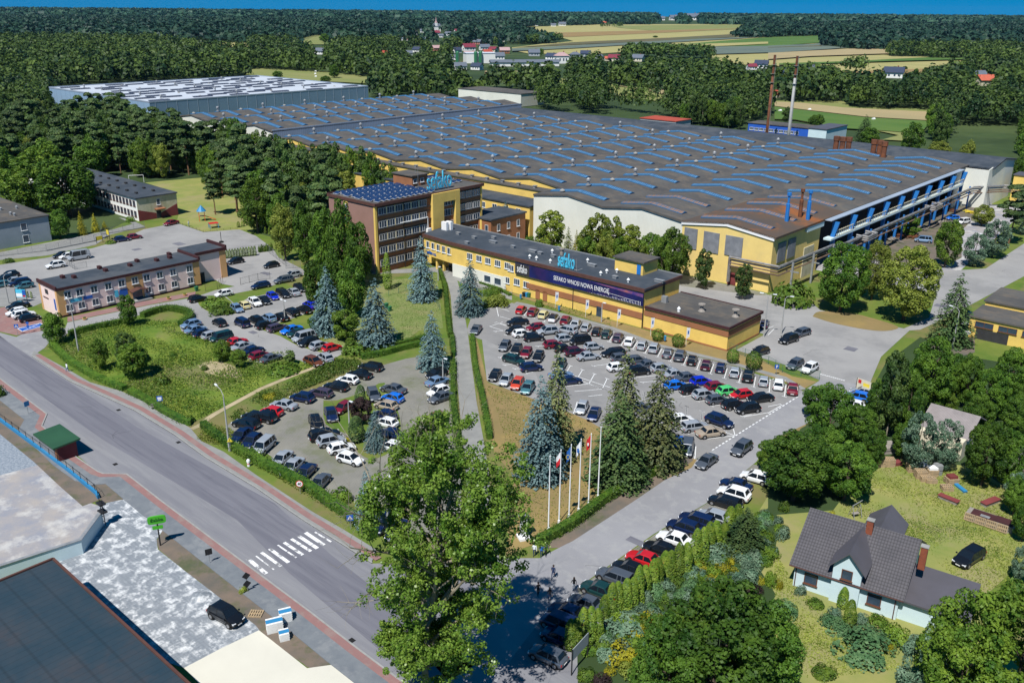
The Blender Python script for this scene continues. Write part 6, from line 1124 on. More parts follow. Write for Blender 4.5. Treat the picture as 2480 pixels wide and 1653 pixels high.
P2=grid(640,1500,8.5,g); ok,_,_=wood_ok(P2,14); P2=P2[ok]; canopy('wood',P2,(3,7.5),(7,19),56,2.9,'leaf_forest',3,label='wood stretching from the halls to the village and fields',cat='woodland')
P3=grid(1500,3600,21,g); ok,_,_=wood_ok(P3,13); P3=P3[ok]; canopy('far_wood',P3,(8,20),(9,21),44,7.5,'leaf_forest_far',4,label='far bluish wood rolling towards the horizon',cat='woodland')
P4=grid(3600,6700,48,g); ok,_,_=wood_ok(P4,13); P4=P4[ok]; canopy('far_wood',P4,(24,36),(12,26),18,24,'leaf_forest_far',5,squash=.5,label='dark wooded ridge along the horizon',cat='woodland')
print('woods',NB,len(P_),len(P2),len(P3),len(P4))
# rows of trees seen within the fields
pl=[]
for s,n_,h in (('a3 1010 520;a3 1845 552;a3 1840 528;a3 1050 505',240,15),('a3 80 412;a3 280 412;a3 560 384;a3 400 380;a3 90 398',60,15),('a3 820 258;a3 1010 255',12,12),('a4 700 665;a4 880 662',10,9),('a3 2050 320;a3 2353 350;a3 2353 335;a3 2070 312',40,20)):
    q=np.array([W(*p) for p in pix(s.replace(';','; '))]) 
    for _ in range(n_): w=g.dirichlet(np.ones(len(q))*.8); pl.append(w@q)
canopy('field_copse',np.array(pl),(4,6.5),(12,17),60,2.6,'leaf_forest',6,label='dark copses standing among the yellow fields',cat='copse')
for t,x,y,tx,ty,lab in (('a3',270,510,270,445,'lone dark tree at the field edge right of the village'),('a3',1316,348,1316,328,'square dark copse alone in the yellow fields'),('a4',1165,648,1165,610,'small round tree in the field, left of the pair'),('a4',1257,645,1257,608,'small round tree in the field, right of the pair'),('a4',1355,695,1355,628,'dark conifer by the navy roofed house, left'),('a4',1437,700,1437,618,'dark conifer by the navy roofed house, right'),('a1',1800,430,1790,370,'dark tree in the narrow field gap, left'),('a1',1985,425,1985,365,'dark tree in the narrow field gap, right'),('a2',630,392,630,310,'dark round tree in the left meadow gap'),('a2',720,720,715,590,'dark tree standing in the meadow behind warehouse'),('a2',640,760,640,695,'small bushy tree in the meadow behind warehouse'),('a4',1070,655,1070,620,'small bush tree at the left of the field pair'),('a2',200,720,190,650,'bushy dark tree at the meadow left end')):
    T('oak','%s %d %d %s %d %d'%(t,x,y,t,tx,ty),lab,28 if t!='a2' else 55)
# hay bales in the meadows
hb=MB(); hb.tube((-.7,0,.75),(.7,0,.75),.75,.75,14); hb=hb.mesh('hay_bale',['white_paint'])
for t,x,y in (('a2',545,688),('a2',550,713),('a2',547,665),('a4',110,1030),('a4',380,1020),('a4',968,1108)): 
    g_=W(t,x,y); link('hay_bale',hb,None,(g_[0],g_[1],0),.5,(1.1,1.1,1.1),'white wrapped round hay bale lying in the green meadow','hay bale','hay bales in the meadows')
# ================================================================ CARS
def car_meshes(kind):
    L_,Wd,Hh,hood,tail,belt,zlo={'h':(4.15,1.74,1.5,.95,.25,.95,.22),'s':(4.65,1.8,1.46,1.15,.85,.94,.22),'e':(4.75,1.82,1.5,1.15,.22,.96,.22),'u':(4.5,1.86,1.68,1.05,.25,1.06,.3),'v':(4.6,1.86,1.85,.75,.15,1.08,.25),'b':(5.6,2.05,2.5,.75,.1,1.25,.28)}[kind]
    w=Wd/2; xf=L_/2; xr=-L_/2; b=MB()
    wz=.33 if kind in'hse' else .37; fx=xf-.82; rx=xr+.82
    def ring(x,wf,zb,zt,sh=.9): return [(x,-w*wf*.9,zb),(x,-w*wf,zb+.2),(x,-w*wf,zt-.22),(x,-w*wf*sh,zt-.04),(x,-w*wf*.5,zt+.02),(x,w*wf*.5,zt+.02),(x,w*wf*sh,zt-.04),(x,w*wf,zt-.22),(x,w*wf,zb+.2),(x,w*wf*.9,zb)]
    hz=belt-.14; st=[ring(xr,.82,zlo+.18,belt-.22 if kind=='s' else belt-.1),ring(xr+.12,.92,zlo+.03,belt-.06 if kind!='s' else belt-.02),ring(xr+.6,1,zlo,belt),ring(0,1,zlo,belt),ring(xf-hood-.25,1,zlo,belt),ring(xf-.55,.99,zlo,hz-.02),ring(xf-.16,.9,zlo+.03,hz-.14),ring(xf,.74,zlo+.14,hz-.3)]
    b.hull(st)
    xa=xf-hood-.05; xb=xf-hood-(.75 if kind in'hseu' else .5); xd=xr+tail+.08; xc=xr+tail+(.55 if kind=='s' else .42 if kind in 'hu' else .3); gw=w*.93; rw=w*.74 if kind!='b' else w*.86; zr_=Hh
    roof=MB(); roof.hull([[(xb+.02,-rw,zr_-.07),(xb+.02,rw,zr_-.07),(xb-.02,rw*.9,zr_-.03),(xb-.02,-rw*.9,zr_-.03)],[(xb-.5,-rw-.02,zr_-.04),(xb-.5,rw+.02,zr_-.04),(xb-.5,rw*.88,zr_+.02),(xb-.5,-rw*.88,zr_+.02)],[(xc+.3,-rw-.02,zr_-.05),(xc+.3,rw+.02,zr_-.05),(xc+.3,rw*.88,zr_),(xc+.3,-rw*.88,zr_)],[(xc-.04,-rw,zr_-.1),(xc-.04,rw,zr_-.1),(xc-.0,rw*.9,zr_-.06),(xc-.0,-rw*.9,zr_-.06)]])
    for sy in (-1,1):
        for (x0,x1,t) in ((xa,xb,.07),(xd,xc,.11)): roof.hull([[(x0-t,sy*gw,belt-.05),(x0+t,sy*gw,belt-.05),(x0+t,sy*(gw-.06),belt-.05),(x0-t,sy*(gw-.06),belt-.05)],[(x1-t,sy*(rw+.015),zr_-.06),(x1+t,sy*(rw+.015),zr_-.06),(x1+t,sy*(rw-.05),zr_-.06),(x1-t,sy*(rw-.05),zr_-.06)]])
        for xm in ((xb+xc)/2+.1,)+(((xc+.75),) if kind in'evb' else ()): roof.hull([[(xm-.05,sy*(gw+.015),belt-.05),(xm+.05,sy*(gw+.015),belt-.05),(xm+.05,sy*(gw-.05),belt-.05),(xm-.05,sy*(gw-.05),belt-.05)],[(xm-.05,sy*(rw+.02),zr_-.06),(xm+.05,sy*(rw+.02),zr_-.06),(xm+.05,sy*(rw-.05),zr_-.06),(xm-.05,sy*(rw-.05),zr_-.06)]])
        if kind=='b': roof.hull([[(xd+.1,sy*(gw+.01),belt),(xd+.8,sy*(gw+.01),belt),(xd+.8,sy*(gw-.05),belt),(xd+.1,sy*(gw-.05),belt)],[(xd+.1,sy*(rw+.04),zr_-.08),(xd+.8,sy*(rw+.04),zr_-.08),(xd+.8,sy*(rw-.02),zr_-.08),(xd+.1,sy*(rw-.02),zr_-.08)]])
        b.box(xa-.25,sy*(w+.02),belt-.02,xa-.08,sy*(w+.17),belt+.11)
    gl=MB(); gl.hull([[(xa,-gw,belt-.06),(xa,gw,belt-.06),(xd,gw,belt-.06),(xd,-gw,belt-.06)],[(xb,-rw,zr_-.05),(xb,rw,zr_-.05),(xc,rw,zr_-.07),(xc,-rw,zr_-.07)]])
    dk=MB()
    for x in (fx,rx):
        for sy in (-1,1): dk.tube((x,sy*(w-.12),wz+.02),(x,sy*(w+.004),wz+.02),wz+.07,wz+.07,14)
    dk.box(xf-.05,-w*.5,zlo+.12,xf+.012,w*.5,zlo+.3); dk.box(xr+.2,-w*.9,zlo-.06,xf-.2,w*.9,zlo+.02)
    wh=MB(); wh.tube((0,-.11,0),(0,.11,0),wz,wz,16,0); wh.tube((0,-.125,0),(0,.125,0),wz*.62,wz*.62,10,1)
    hl=MB(); hl.hull([[(-.16,-.2,-.08),(.02,-.2,-.1),(.02,-.2,.07),(-.16,-.2,.08)],[(-.05,.17,-.06),(.1,.17,-.07),(.1,.17,.05),(-.05,.17,.06)]])
    tl=MB(); tl.box(-.03,-.17,-.11,.06,.17,.12)
    pl=MB(); pl.box(-.02,-.26,-.055,.02,.26,.055)
    return dict(body=b.mesh('body',['white_paint'],False),roof=roof.mesh('roof',['white_paint']),glass=gl.mesh('windows',['glass_car']),dark=dk.mesh('trim',['tyre']),wheel=wh.mesh('wheel',['tyre','rim'],False),hl=hl.mesh('headlight',['lamp_glass']),tl=tl.mesh('taillight',['tail_red']),pl=pl.mesh('number_plate',['plate']),w=w,fx=fx,rx=rx,wz=wz,xf=xf,xr=xr,hz=hz,belt=belt,L=L_)
CM={k:car_meshes(k) for k in 'hseuvb'}
PAINT={'k':('black',(.009,.010,.013)),'w':('white',(.72,.73,.74)),'s':('silver',(.36,.39,.43)),'g':('grey',(.085,.1,.125)),'b':('bright blue',(.01,.14,.6)),'n':('navy blue',(.008,.018,.07)),'r':('red',(.45,.012,.018)),'d':('dark red',(.16,.008,.02)),'c':('cream',(.62,.55,.28)),'C':('champagne beige',(.45,.37,.28)),'t':('teal',(.06,.17,.2)),'l':('light blue',(.17,.27,.42)),'o':('bronze brown',(.16,.05,.02)),'G':('light green',(.08,.5,.15)),'D':('dark green',(.008,.035,.035)),'R':('royal blue',(.005,.02,.45)),'p':('plum purple',(.07,.05,.08)),'m':('maroon black',(.05,.006,.018)),'S':('orange red',(.5,.05,.02)),'x':('white and dark roofed',(.72,.73,.74))}
TYP={'h':'hatchback','s':'saloon','e':'estate car','u':'SUV','v':'MPV','b':'minibus'}
PM={}
for k,(n,c) in PAINT.items():
    m=mat('car_paint_'+n.replace(' ','_'),c,None,rough=.3,spec=.5,metal=.25 if k in'sgkpnoCtl' else 0); m.node_tree.nodes['Principled BSDF'].inputs['Coat Weight'].default_value=.6; m.node_tree.nodes['Principled BSDF'].inputs['Coat Roughness'].default_value=.08; PM[k]=m
PM['x']=PM['w']; NCAR=0
PROTO={}
def car(xy,ang,kind,colr,label,group):
    global NCAR; NCAR+=1
    if kind not in PROTO:
        c=CM[kind]; r=link({'b':'minibus','v':'parked_car'}.get(kind,'parked_car'),None,None,(0,0,0)); bo=link('body',c['body'],r); link('roof',c['roof'],bo); link('windows',c['glass'],r); link('trim',c['dark'],r)
        for x in (c['fx'],c['rx']):
            for sy in (-1,1): link('wheel',c['wheel'],r,(x,sy*(c['w']-.09),c['wz']))
        for sy in (-1,1):
            link('headlight',c['hl'],r,(c['xf']-.13,sy*(c['w']*.66),c['hz']-.24),scale=(1,-sy,1)); link('taillight',c['tl'],r,(c['xr']+.04,sy*c['w']*.72,c['belt']-.3))
        link('number_plate',c['pl'],r,(c['xr']-.01,0,c['belt']-.45)); link('number_plate',c['pl'],r,(c['xf']+.01,0,.42)); PROTO[kind]=r; o=r
        def own(q):
            for ch in q.children:
                if ch.name.split('.')[0] in('body','roof'): ch.material_slots[0].link='OBJECT'
                own(ch)
        own(r)
    else: o=copy_tree(PROTO[kind])
    o.location=(xy[0],xy[1],.03); o.rotation_euler=(0,0,ang)
    f=random.Random(NCAR).uniform(.96,1.05); o.scale=(f,f,f)
    def paint(q):
        for ch in q.children:
            if ch.name.split('.')[0] in('body','roof'): ch.material_slots[0].material=PM['k'] if (colr=='x' and ch.name.startswith('roof')) else PM[colr]
            paint(ch)
    paint(o); tag(o,label,{'b':'minibus','v':'car'}.get(kind,'car'),group); return o
ORD=['first','second','third','fourth','fifth','sixth','seventh','eighth','ninth','tenth','eleventh','twelfth','thirteenth','fourteenth','fifteenth','sixteenth','seventeenth','eighteenth','nineteenth','twentieth','twenty-first','twenty-second','twenty-third','twenty-fourth','twenty-fifth']
CARXY=[]
def row(phrase,group,spec,default=None,snap=None):
    cs=[]
    for q in spec.split(';'):
        w=q.split(); 
        if not w: continue
        cs.append((w[0],float(w[1]),float(w[2]),w[3][0],w[3][1],float(w[4]) if len(w)>4 else default))
    cs.sort(key=lambda c:S(*c[:3])[0]); n=len(cs)
    for i,(t,x,y,k,c,a) in enumerate(cs):
        g=W(t,x,y,.75 if k!='b' else 1.2); nb=cs[i-1] if i else (cs[1] if n>1 else None)
        desc='%s %s'%(PAINT[c][0],TYP[k]); 
        if n==1: lab='%s %s'%(desc,phrase)
        else: 
            lab='%s beside a %s, %s from left in %s'%(desc,PAINT[nb[4]][0]+' one',ORD[i],phrase)
            if len(lab.split())>16: lab='%s, %s from left in %s'%(desc,ORD[i],phrase)
        car(g,R(a)+HD,k,c,lab,group); CARXY.append((g,lab))
GR='cars parked on the office parking lots'
row('row along the yellow office',GR,'e1 930 315 hr;e1 1118 350 hd;e1 1285 390 hc;e1 1445 445 hx;e1 1635 480 hd;e1 1795 540 ss;e1 1958 590 hs;e1 2130 655 hk;e1 2285 695 hD;c3 975 58 hp;e2 425 30 hw;e2 625 88 hs;e2 812 135 us;e2 1030 210 sg;e2 1222 258 ug;e2 1415 325 hk;e2 1635 400 hm;e2 1865 440 hn;e2 2090 515 hs;e2 2300 580 uk;c3 2315 455 hs;c4 98 487 hw;c4 228 525 sd',114)
row('upper back of the double row',GR,'e1 870 505 sk 240;e1 1160 595 hd 240;e1 1350 655 us 240;e1 1640 630 es 190;e1 1860 805 vk 240;e2 165 210 ek 240;e2 290 290 hg;e2 530 320 eg;e2 720 395 sg;e2 930 450 hs;e2 1140 545 ss;e2 1330 595 sg;e2 1560 660 hR;e2 1800 745 hd;e2 1985 815 hG;e2 2190 870 hr 240;c3 2285 612 sk 240',60)
row('lower front of the double row',GR,'e1 835 640 hk 240;e1 950 695 hw;e1 1130 755 uk;e1 1630 770 hs;e1 1440 865 hd;e1 1610 930 hk;e1 2075 895 hs;e1 1790 985 um;e1 1995 1050 ss;e2 240 440 hw;e2 570 500 uk;e2 1160 730 hb;e2 1400 790 hk;e2 1610 870 hs;e2 1810 950 hg;e2 2080 1030 hk;c3 2165 710 uk 240',60)
row('short rows nearer the footpath',GR,'e1 670 885 hg;e1 855 940 hk;e1 1010 995 hd;e1 1200 1055 hk;e1 1555 1180 hD;e1 815 1105 eD 5;e1 1090 1225 hn 60;e1 1700 1430 sn 60;e1 1560 1340 sl 60',298)
row('row at the dry lawn edge',GR,'e1 515 1350 hk;e1 690 1420 hs;e1 870 1480 hS;c3 145 520 ht;c3 643 700 hs;c3 755 755 sn',296)
row('group behind the tall spruces',GR,'e2 1460 1370 es;e2 1710 1465 sC;e2 1240 1260 hw;e2 600 1090 hg;e2 530 1340 hk;e2 1845 1290 un 358',60)
row('standing alone beside the footpath, facing the camera',GR,'e1 215 625 sg 300')
row('at the end of the hedge beside the gate sign',GR,'c3 1612 1075 vg 296'); row('half hidden by spruce at the hedge end',GR,'c3 1520 1040 hb 296')
row('driving on the private road past the hedge','cars on the private road','c3 1790 1190 sg 272')
row('under the ash tree on the private road','cars on the private road','c3 2110 1075 ug 272')
row('yard behind the green fence',GR,'c4 190 75 uk 258;c4 305 15 eg 258;c3 2280 185 hk 258;c4 250 305 ug 268;c4 385 340 uw 268;b3 2320 1450 hn 110')
row('in the yard between spruce and depot','vans by the depot','b4 1890 1410 bk 190'); row('white one in the yard between spruce and depot','vans by the depot','b4 1850 1510 bw 190')
row('group behind the ash trees by the gate',GR,'c4 770 675 hw 190;c4 820 600 hb 190;c4 880 560 ss 190')
row('scrap yard by the crane columns','vehicles in the scrap yard','b4 1430 685 vl 200;b4 1700 480 hb 230;b4 1800 515 vw 250')
GL='cars parked on the left lots'
row('top row of the left lot',GL,'e3 860 475 hl;e3 955 430 hc 170;e3 1105 395 uw;e3 1230 365 sk;e3 1345 310 hR;e3 1490 275 ek;e3 1625 255 ss 170;e3 1715 200 hk',350)
row('loose line along the left lot grass',GL,'e3 1180 165 en;e3 1495 90 eg;e3 1620 20 hs;e3 680 275 hw;e3 330 345 hk 85;b2 140 912 hk',262)
row('middle upper row of the left lot',GL,'e3 620 665 hk;e3 930 675 vn;e3 1115 635 uk;e3 1290 605 hl;e3 1455 590 sk;e3 1600 520 ek;e3 1770 490 sk;e3 1850 430 hR',176)
row('middle lower row of the left lot',GL,'e3 1240 700 hk 88;e3 1410 735 ep 88;e3 1600 765 sb;e3 1670 810 hD;e3 1770 870 vs;e3 1830 930 hk;e3 1985 975 hs 88;e3 2150 1005 hr 84',266)
row('pair at the end of left lot',GL,'e3 1900 1195 ho 2;e3 2055 1140 hs 172')
row('row before the rough plot',GL,'e3 235 690 hl 266;e3 300 760 sl;e3 400 810 hn;e3 520 840 hs;e3 650 870 vD 266;e3 850 930 sr;e3 940 985 ss;e3 1080 1040 sn;e3 1170 1110 hd;e3 1325 1145 sg',90)
GU='cars on the upper left lots'
row('upper lot',GU,'b1 2165 875 hk;b1 2015 910 hk;b1 1572 525 sd 280;b1 1120 675 hn 80;b1 1235 652 hd 80;b1 510 915 uw;b1 620 830 hw;b1 570 820 sk',264)
b_=row('silver one parked by the mesh gate in the upper lot',GU,'b1 722 825 bs 265')
row('shaded group left of peach office',GU,'e4 230 430 hk;e4 130 530 hk;e4 330 580 ss;e4 460 610 en;e4 570 690 ht;e4 20 660 ht',264)
row('red paved bay by peach office',GU,'e4 420 1160 sk;e4 390 1310 hw;e4 560 1375 uw 86;e4 700 1450 hk 86',266)
GM='cars parked on the paved middle lot'
row('slanting upper row of the middle lot',GM,'c2 1055 325 ek;c2 950 395 sk;c2 840 445 hw;c2 735 505 ek;c2 590 565 ep;c2 425 610 un;c2 255 675 ss;c2 140 735 hr;c2 70 790 uk;c1 2260 845 ek;c1 2330 780 hk',200)
row('roadside row of the middle lot',GM,'c1 2220 955 sn;c1 2315 1010 hn;c2 75 1055 vs;c2 235 1170 ss;c2 335 1240 ss;c2 450 1295 sn;c2 585 1385 sg',297)
row('left side of the lot island',GM,'c2 545 830 sk 330;c2 690 760 sn 330;c2 630 950 ek 70;c2 690 1005 us 70;c2 785 1070 hw 70;c2 865 1170 hw 14',70)
row('right side of the lot island',GM,'c2 800 700 hd 285;c2 1080 585 ug 330;c2 1262 530 sg;c2 1255 610 hb;c2 1195 680 hC;c2 1180 770 hn;c2 1195 838 hw;c2 1235 940 sn;c2 1245 1055 hw',194)
row('row along the footpath hedge',GM,'c2 1660 390 hk 265;c2 1670 460 sl 84;c2 1675 550 hw 264;c2 1700 605 sg 264;c2 1650 800 hd 264',264)
row('pair under the poplar by the hedge',GM,'d2 1150 95 hn;d2 1290 150 sn',297)
row('line beside the thuja screen','cars parked along the private road','c3 2240 1340 hw;c3 2060 1405 sn;c3 2040 1490 uw;c3 1960 1565 ek;d3 1850 25 hs;d3 1700 60 en;d3 1580 130 un;d3 1500 235 sw;d3 1370 325 sk;d3 1220 418 sr;d3 1085 505 sk;d3 950 580 eg;d3 805 700 sD;d3 690 825 sg;d3 520 915 sn;d3 440 1010 vn;d3 430 1130 hn;d3 330 1300 hg',189)
row('parked on the lawn beside the white house','cars by the white house','d4 1850 550 ek 258')
row('parked on the dusty yard by the shop','cars at the shop yard','d1 2075 1085 uk 8')
print('cars',NCAR)
# ================================================================ HEDGES
def hedge(spec,w,h,label,mat_='leaf_hedge',seed=1,dens=46,rough=.1,leaf=.2):
    pts=smooth(puv(spec),3); P_=[XY(*q) for q in pts]; r=np.random.default_rng(seed); C=[];N=[]
    for a,c in zip(P_,P_[1:]):
        L_=np.hypot(*(c-a)); d=(c-a)/max(L_,1e-6); n=np.array([-d[1],d[0]]); m=int(L_*dens*(w+2*h)/3)
        s=r.uniform(0,L_,m); q=r.uniform(-1,1,m); side=r.uniform(size=m)<(2*h/(w+2*h))
        off=np.where(side,np.sign(q)*w/2,q*w/2)+r.normal(size=m)*rough*.5; zz=np.where(side,r.uniform(0,h,m),h)+r.normal(size=m)*rough
        zz=np.maximum(zz*(1+.12*np.sin(s*1.3+a[0])*(rough>.12)),.03); C.append(np.column_stack([a[0]+d[0]*s+n[0]*off,a[1]+d[1]*s+n[1]*off,zz])); N.append(np.column_stack([np.where(side,np.sign(q)*n[0],0),np.where(side,np.sign(q)*n[1],0),np.where(side,.35,1)])+r.normal(size=(m,3))*.35)
    C=np.concatenate(C);N=np.concatenate(N); o=P_[0]; t=link('hedge',None,None,(o[0],o[1],0),label=label,cat='hedge'); link('foliage',quads('foliage',C-np.array([o[0],o[1],0]),N,leaf*r.uniform(.7,1.3,len(C)),[mat_],1,r),t)
    b=MB(); l_,r_=ribbon_pts([q-o for q in P_],w*.7)
    for i in range(len(l_)-1): b.prism([tuple(r_[i]),tuple(r_[i+1]),tuple(l_[i+1]),tuple(l_[i])],0,h*.86)
    b.build('core',M['leaf_ash'],t); return t
hedge('c3 1625 1115 1250 1345 880 1550;d3 560 120 235 300',1.5,1.3,'long clipped hedge between dry lawn and private road')
hedge('b2 1690 980 1735 1120 1755 1300 1785 1567;c2 1800 60 1815 240',1.1,1.,'clipped hedge on the left side of footpath, upper part')
hedge('c2 1815 300 1810 640 1840 900 1880 1250',1.2,1.1,'clipped hedge on the left side of footpath, lower part')
hedge('c2 1988 60 2010 300 2050 500 2085 640 2150 1000',1.1,1.,'clipped hedge on the right side of the footpath')
hedge('c2 1020 205 1200 175 1400 125 1560 80',1.3,1.2,'upper one of the two curved hedges under the lawn'); hedge('c2 970 260 1150 230 1350 175 1510 140',1.3,1.2,'lower one of the two curved hedges under the lawn')
hedge('c2 -60 1150 60 1240 250 1330 500 1470 680 1600;d2 760 -20 900 80 1090 240',1.7,1.3,'thick hedge between middle lot and main road pavement',rough=.18)
hedge('c1 1870 880 1960 960 2100 1060 2250 1150 2400 1220',1.5,1.2,'rough hedge with the warning sign by main road',rough=.2)
hedge('c1 480 130 540 200 640 290 800 390 950 470 1150 550',1.6,1.,'rough hedge along pavement by plot, upper part',rough=.25); hedge('c1 1200 570 1350 650 1520 760 1700 850 1760 860',1.6,1.,'rough hedge along pavement by plot, lower part',rough=.25)
hedge('b1 640 1567 850 1510 1130 1455',1.6,1.2,'clipped hedge along the access road, left part'); hedge('b1 1310 1400 1450 1350 1600 1335 1740 1375 1740 1430 1660 1480',1.8,1.3,'curved hedge round the plot corner at the left lot')
hedge('b2 1990 1060 2200 1130 2340 1200',1.,.6,'low planting hedge beside the office ramp')
# ragged weeds in the rough plot and lawns
def weeds(name,polyspec,n,leaf,hmax,mat_,seed,label,cat='grass'):
    pl=np.array([XY(*q) for q in puv(polyspec)]); r=np.random.default_rng(seed); lo,hi=pl.min(0),pl.max(0); P_=r.uniform(lo,hi,(n*3,2)); P_=P_[inpoly(P_,[tuple(q) for q in pl])][:n]
    f=np.sin(P_[:,0]*.31+np.sin(P_[:,1]*.23)*2)*np.cos(P_[:,1]*.27+P_[:,0]*.11); P_=P_[f>r.uniform(-.9,.7,len(P_))]; z=r.uniform(.05,1,len(P_))**2*hmax
    C=np.column_stack([P_,z]); N=r.normal(size=C.shape)*.6+np.array([0,0,.7]); return link(name,quads(name,C,N,leaf*r.uniform(.6,1.4,len(C)),[mat_],1,r),label=label,cat=cat,kind='stuff')
PLOT='c1 420 150 900 470 1760 850 1900 780 2353 540;c2 80 500 560 320 300 180;c1 2320 260 1900 100 1600 0;b1 1650 1450 1300 1420 650 1580'
struct('scrub_ground',puv(PLOT),.003,'scrub_grass')
weeds('weeds',PLOT,42000,.24,.6,'leaf_bright',5,'tall weeds and rough grass of the unmown plot'); weeds('weeds',PLOT,14000,.22,.5,'leaf_lime',6,'yellowish seeding grass heads in the unmown plot')
weeds('weeds','c1 1800 1000 2000 1060 2353 1240;c2 600 1600 300 1400 0 1180 -100 1000;c1 2100 900 1900 850',12000,.22,.4,'leaf_lime',7,'dry verge grass between hedge and pavement')
weeds('weeds','c1 2100 800 2353 600;c2 0 590 560 360 640 260 930 270 1000 330 700 440 400 560 80 700;c1 2200 860',16000,.25,.5,'leaf_hedge',8,'rough grass bank above the middle lot cars')
weeds('lawn_grass','c4 880 1330 1200 1210 1900 1300 2200 1480;d4 2250 100 2350 500 2300 800 1900 900 1500 560 1100 240 620 180',26000,.17,.12,'leaf_lime',9,'patchy mown lawn grass behind the white house')
weeds('lawn_grass','d4 60 500 230 800 600 1100 1200 1500 1500 1567 200 1700 -100 1567 100 1200 60 900',12000,.17,.12,'leaf_lime',10,'mown lawn grass in front of the white house')
weeds('lawn_grass','d4 1100 200 2000 300 2200 600 1400 500',5000,.15,.1,'leaf_bright',12,'greener lawn patches in the pallet yard')
weeds('lawn_grass','b2 1230 1050 1400 1040 1660 1000 1700 1300 1720 1500;c2 1500 0 1380 95 1000 200 800 180 600 60;b2 700 1200 1000 1050',14000,.16,.12,'leaf_bright',13,'flowery lawn grass before the office tower')
weeds('lawn_grass','c3 130 610 500 760 700 860 1000 1030 1500 1150 1100 1400 700 1567;d3 250 250 150 60;c2 2200 700 2100 500',9000,.2,.12,'leaf_lime',14,'dry thin grass round the flagpoles')
weeds('lawn_grass','e1 1150 230 2352 600 2352 500;b3 900 1400;e1 1300 180',3000,.2,.14,'leaf_lime',15,'dry grass on the office lawn')
# ================================================================ STREET FURNITURE
def lamp(t,bx,by,t2,tx,ty,label,arm=1.6,ang=200,double=False):
    g=W(t,bx,by); h=hgt((t,bx,by),(t2,tx,ty)); r=thing('street_lamp',label,'street lamp',xy=g,rz=R(ang)+HD,group='street lamps'); b=MB(); b.lathe((0,0,0),[(.16,0),(.13,h*.4),(.07,h*.93)],8); b.build('pole','concrete_pole',r)
    hd=MB(); a=MB()
    for s in ((1,-1) if double else (1,)):
        a.path([(0,0,h*.92),(arm*.35*s,0,h*.985),(arm*s,0,h)],.045); hd.hull([[(arm*s-.1*s,-.12,h-.05),(arm*s-.1*s,.12,h-.05),(arm*s-.1*s,.1,h+.08),(arm*s-.1*s,-.1,h+.08)],[(arm*s+.65*s,-.16,h-.02),(arm*s+.65*s,.16,h-.02),(arm*s+.65*s,.12,h+.12),(arm*s+.65*s,-.12,h+.12)]])
    a.build('arm','concrete_pole',r); hd.build('lamp_head','lamp_glass',r)
lamp('c1',2110,1105,'c1',2060,550,'tall street lamp with curved arm beside the warning sign',2.3,170)
lamp('c1',722,190,'b1',640,1250,'tall street lamp with curved arm before the peach office',2.3,170)
lamp('b1',80,1270,'b1',45,1000,'grey pole lamp left of the billboard',1.2,100); lamp('c4',-40,60,'b4',160,1195,'double headed street lamp in the yard behind the wing',1.,200,True); lamp('b4',120,1550,'b4',165,1200,'slim street lamp on yard edge by the parked SUV',1,20)
lamp('c4',1695,160,'b4',1745,1310,'tall street lamp before the yellow depot',1.4,170); lamp('b4',1985,770,'b4',2005,640,'double headed lamp among the roadside pines',1.2,170,True); lamp('b4',2205,600,'b4',2225,520,'street lamp farthest up the yard road',1.2,170)
lamp('c2',860,880,'c2',850,640,'slim lamp post on the lot island',.5,0); lamp('c2',1720,490,'c2',1712,250,'slim lamp post by the footpath hedge',.5,0); lamp('b2',268,1430,'b2',268,1240,'slim lamp post between the left lot rows',.4,0,True); lamp('d2',1215,145,'c2',1215,1320,'lamp post behind the poplar by the hedge',.5,0)
lamp('b2',1675,1060,'b2',1672,930,'short lamp post by the office entrance',.3,0); lamp('b3',822,1440,'b3',835,1260,'short lamp post before the office door',.3,0)
# flagpoles
fm=MB(); fm.lathe((0,0,0),[(.16,0),(.16,1.1),(.09,1.15),(.075,6),(.05,10.9),(.08,11),(.02,11.15)],10); fm=fm.mesh('pole',['white_paint'])
fb=[('d3',333,205),('d3',430,140),('d3',522,85),('d3',610,28),('d3',700,-28)]
FL=[None,('national flag',0),('European flag',1),('company flag',2),('red flag',3)]
def flag(root,z0,z1,kind,flip=1):
    nx,nz=10,6; b=MB(); Ht=z1-z0; Lf=1.5; ids={}
    for th in (0,.02):
        for i in range(nx+1):
            for j in range(nz+1):
                x=Lf*i/nx; z=z1-Ht*j/nz-.75*(i/nx)**1.2*1.3; y=.16*math.sin(i*.9+j*.2)*(i/nx)+th; ids[(th,i,j)]=b.P((-.08-x*.3*flip,y+x*.25,z))
    for th in (0,.02):
        for i in range(nx):
            for j in range(nz):
                mi={'pl':0 if j<nz/2 else 1,'eu':0,'co':0,'red':0}[kind]; 
                b.f.append([ids[(th,i,j)],ids[(th,i,j+1)],ids[(th,i+1,j+1)],ids[(th,i+1,j)]]); b.m.append(mi)
    o=b.build('flag',{'pl':['cloth_white','cloth_red'],'eu':['cloth_blue'],'co':['cloth_white'],'red':['cloth_red']}[kind],root)
    e=MB()
    if kind=='eu':
        for k in range(12): a=k*math.pi/6; cx,cz=-.4+.22*math.cos(a),z1-Ht*.5-.55+.3*math.sin(a); e.box(cx-.04,-.12,cz-.04,cx+.04,-.1,cz+.04)
        e.build('star_ring','sign_yellow',o)
    if kind=='co': e.box(-.5,-.14,z1-1.5,-.25,-.12,z1-.9); e.build('emblem','cloth_blue',o)
    if kind=='red': e.box(-.48,-.14,z1-1.4,-.28,-.12,z1-1.0); e.build('emblem','cloth_white',o)
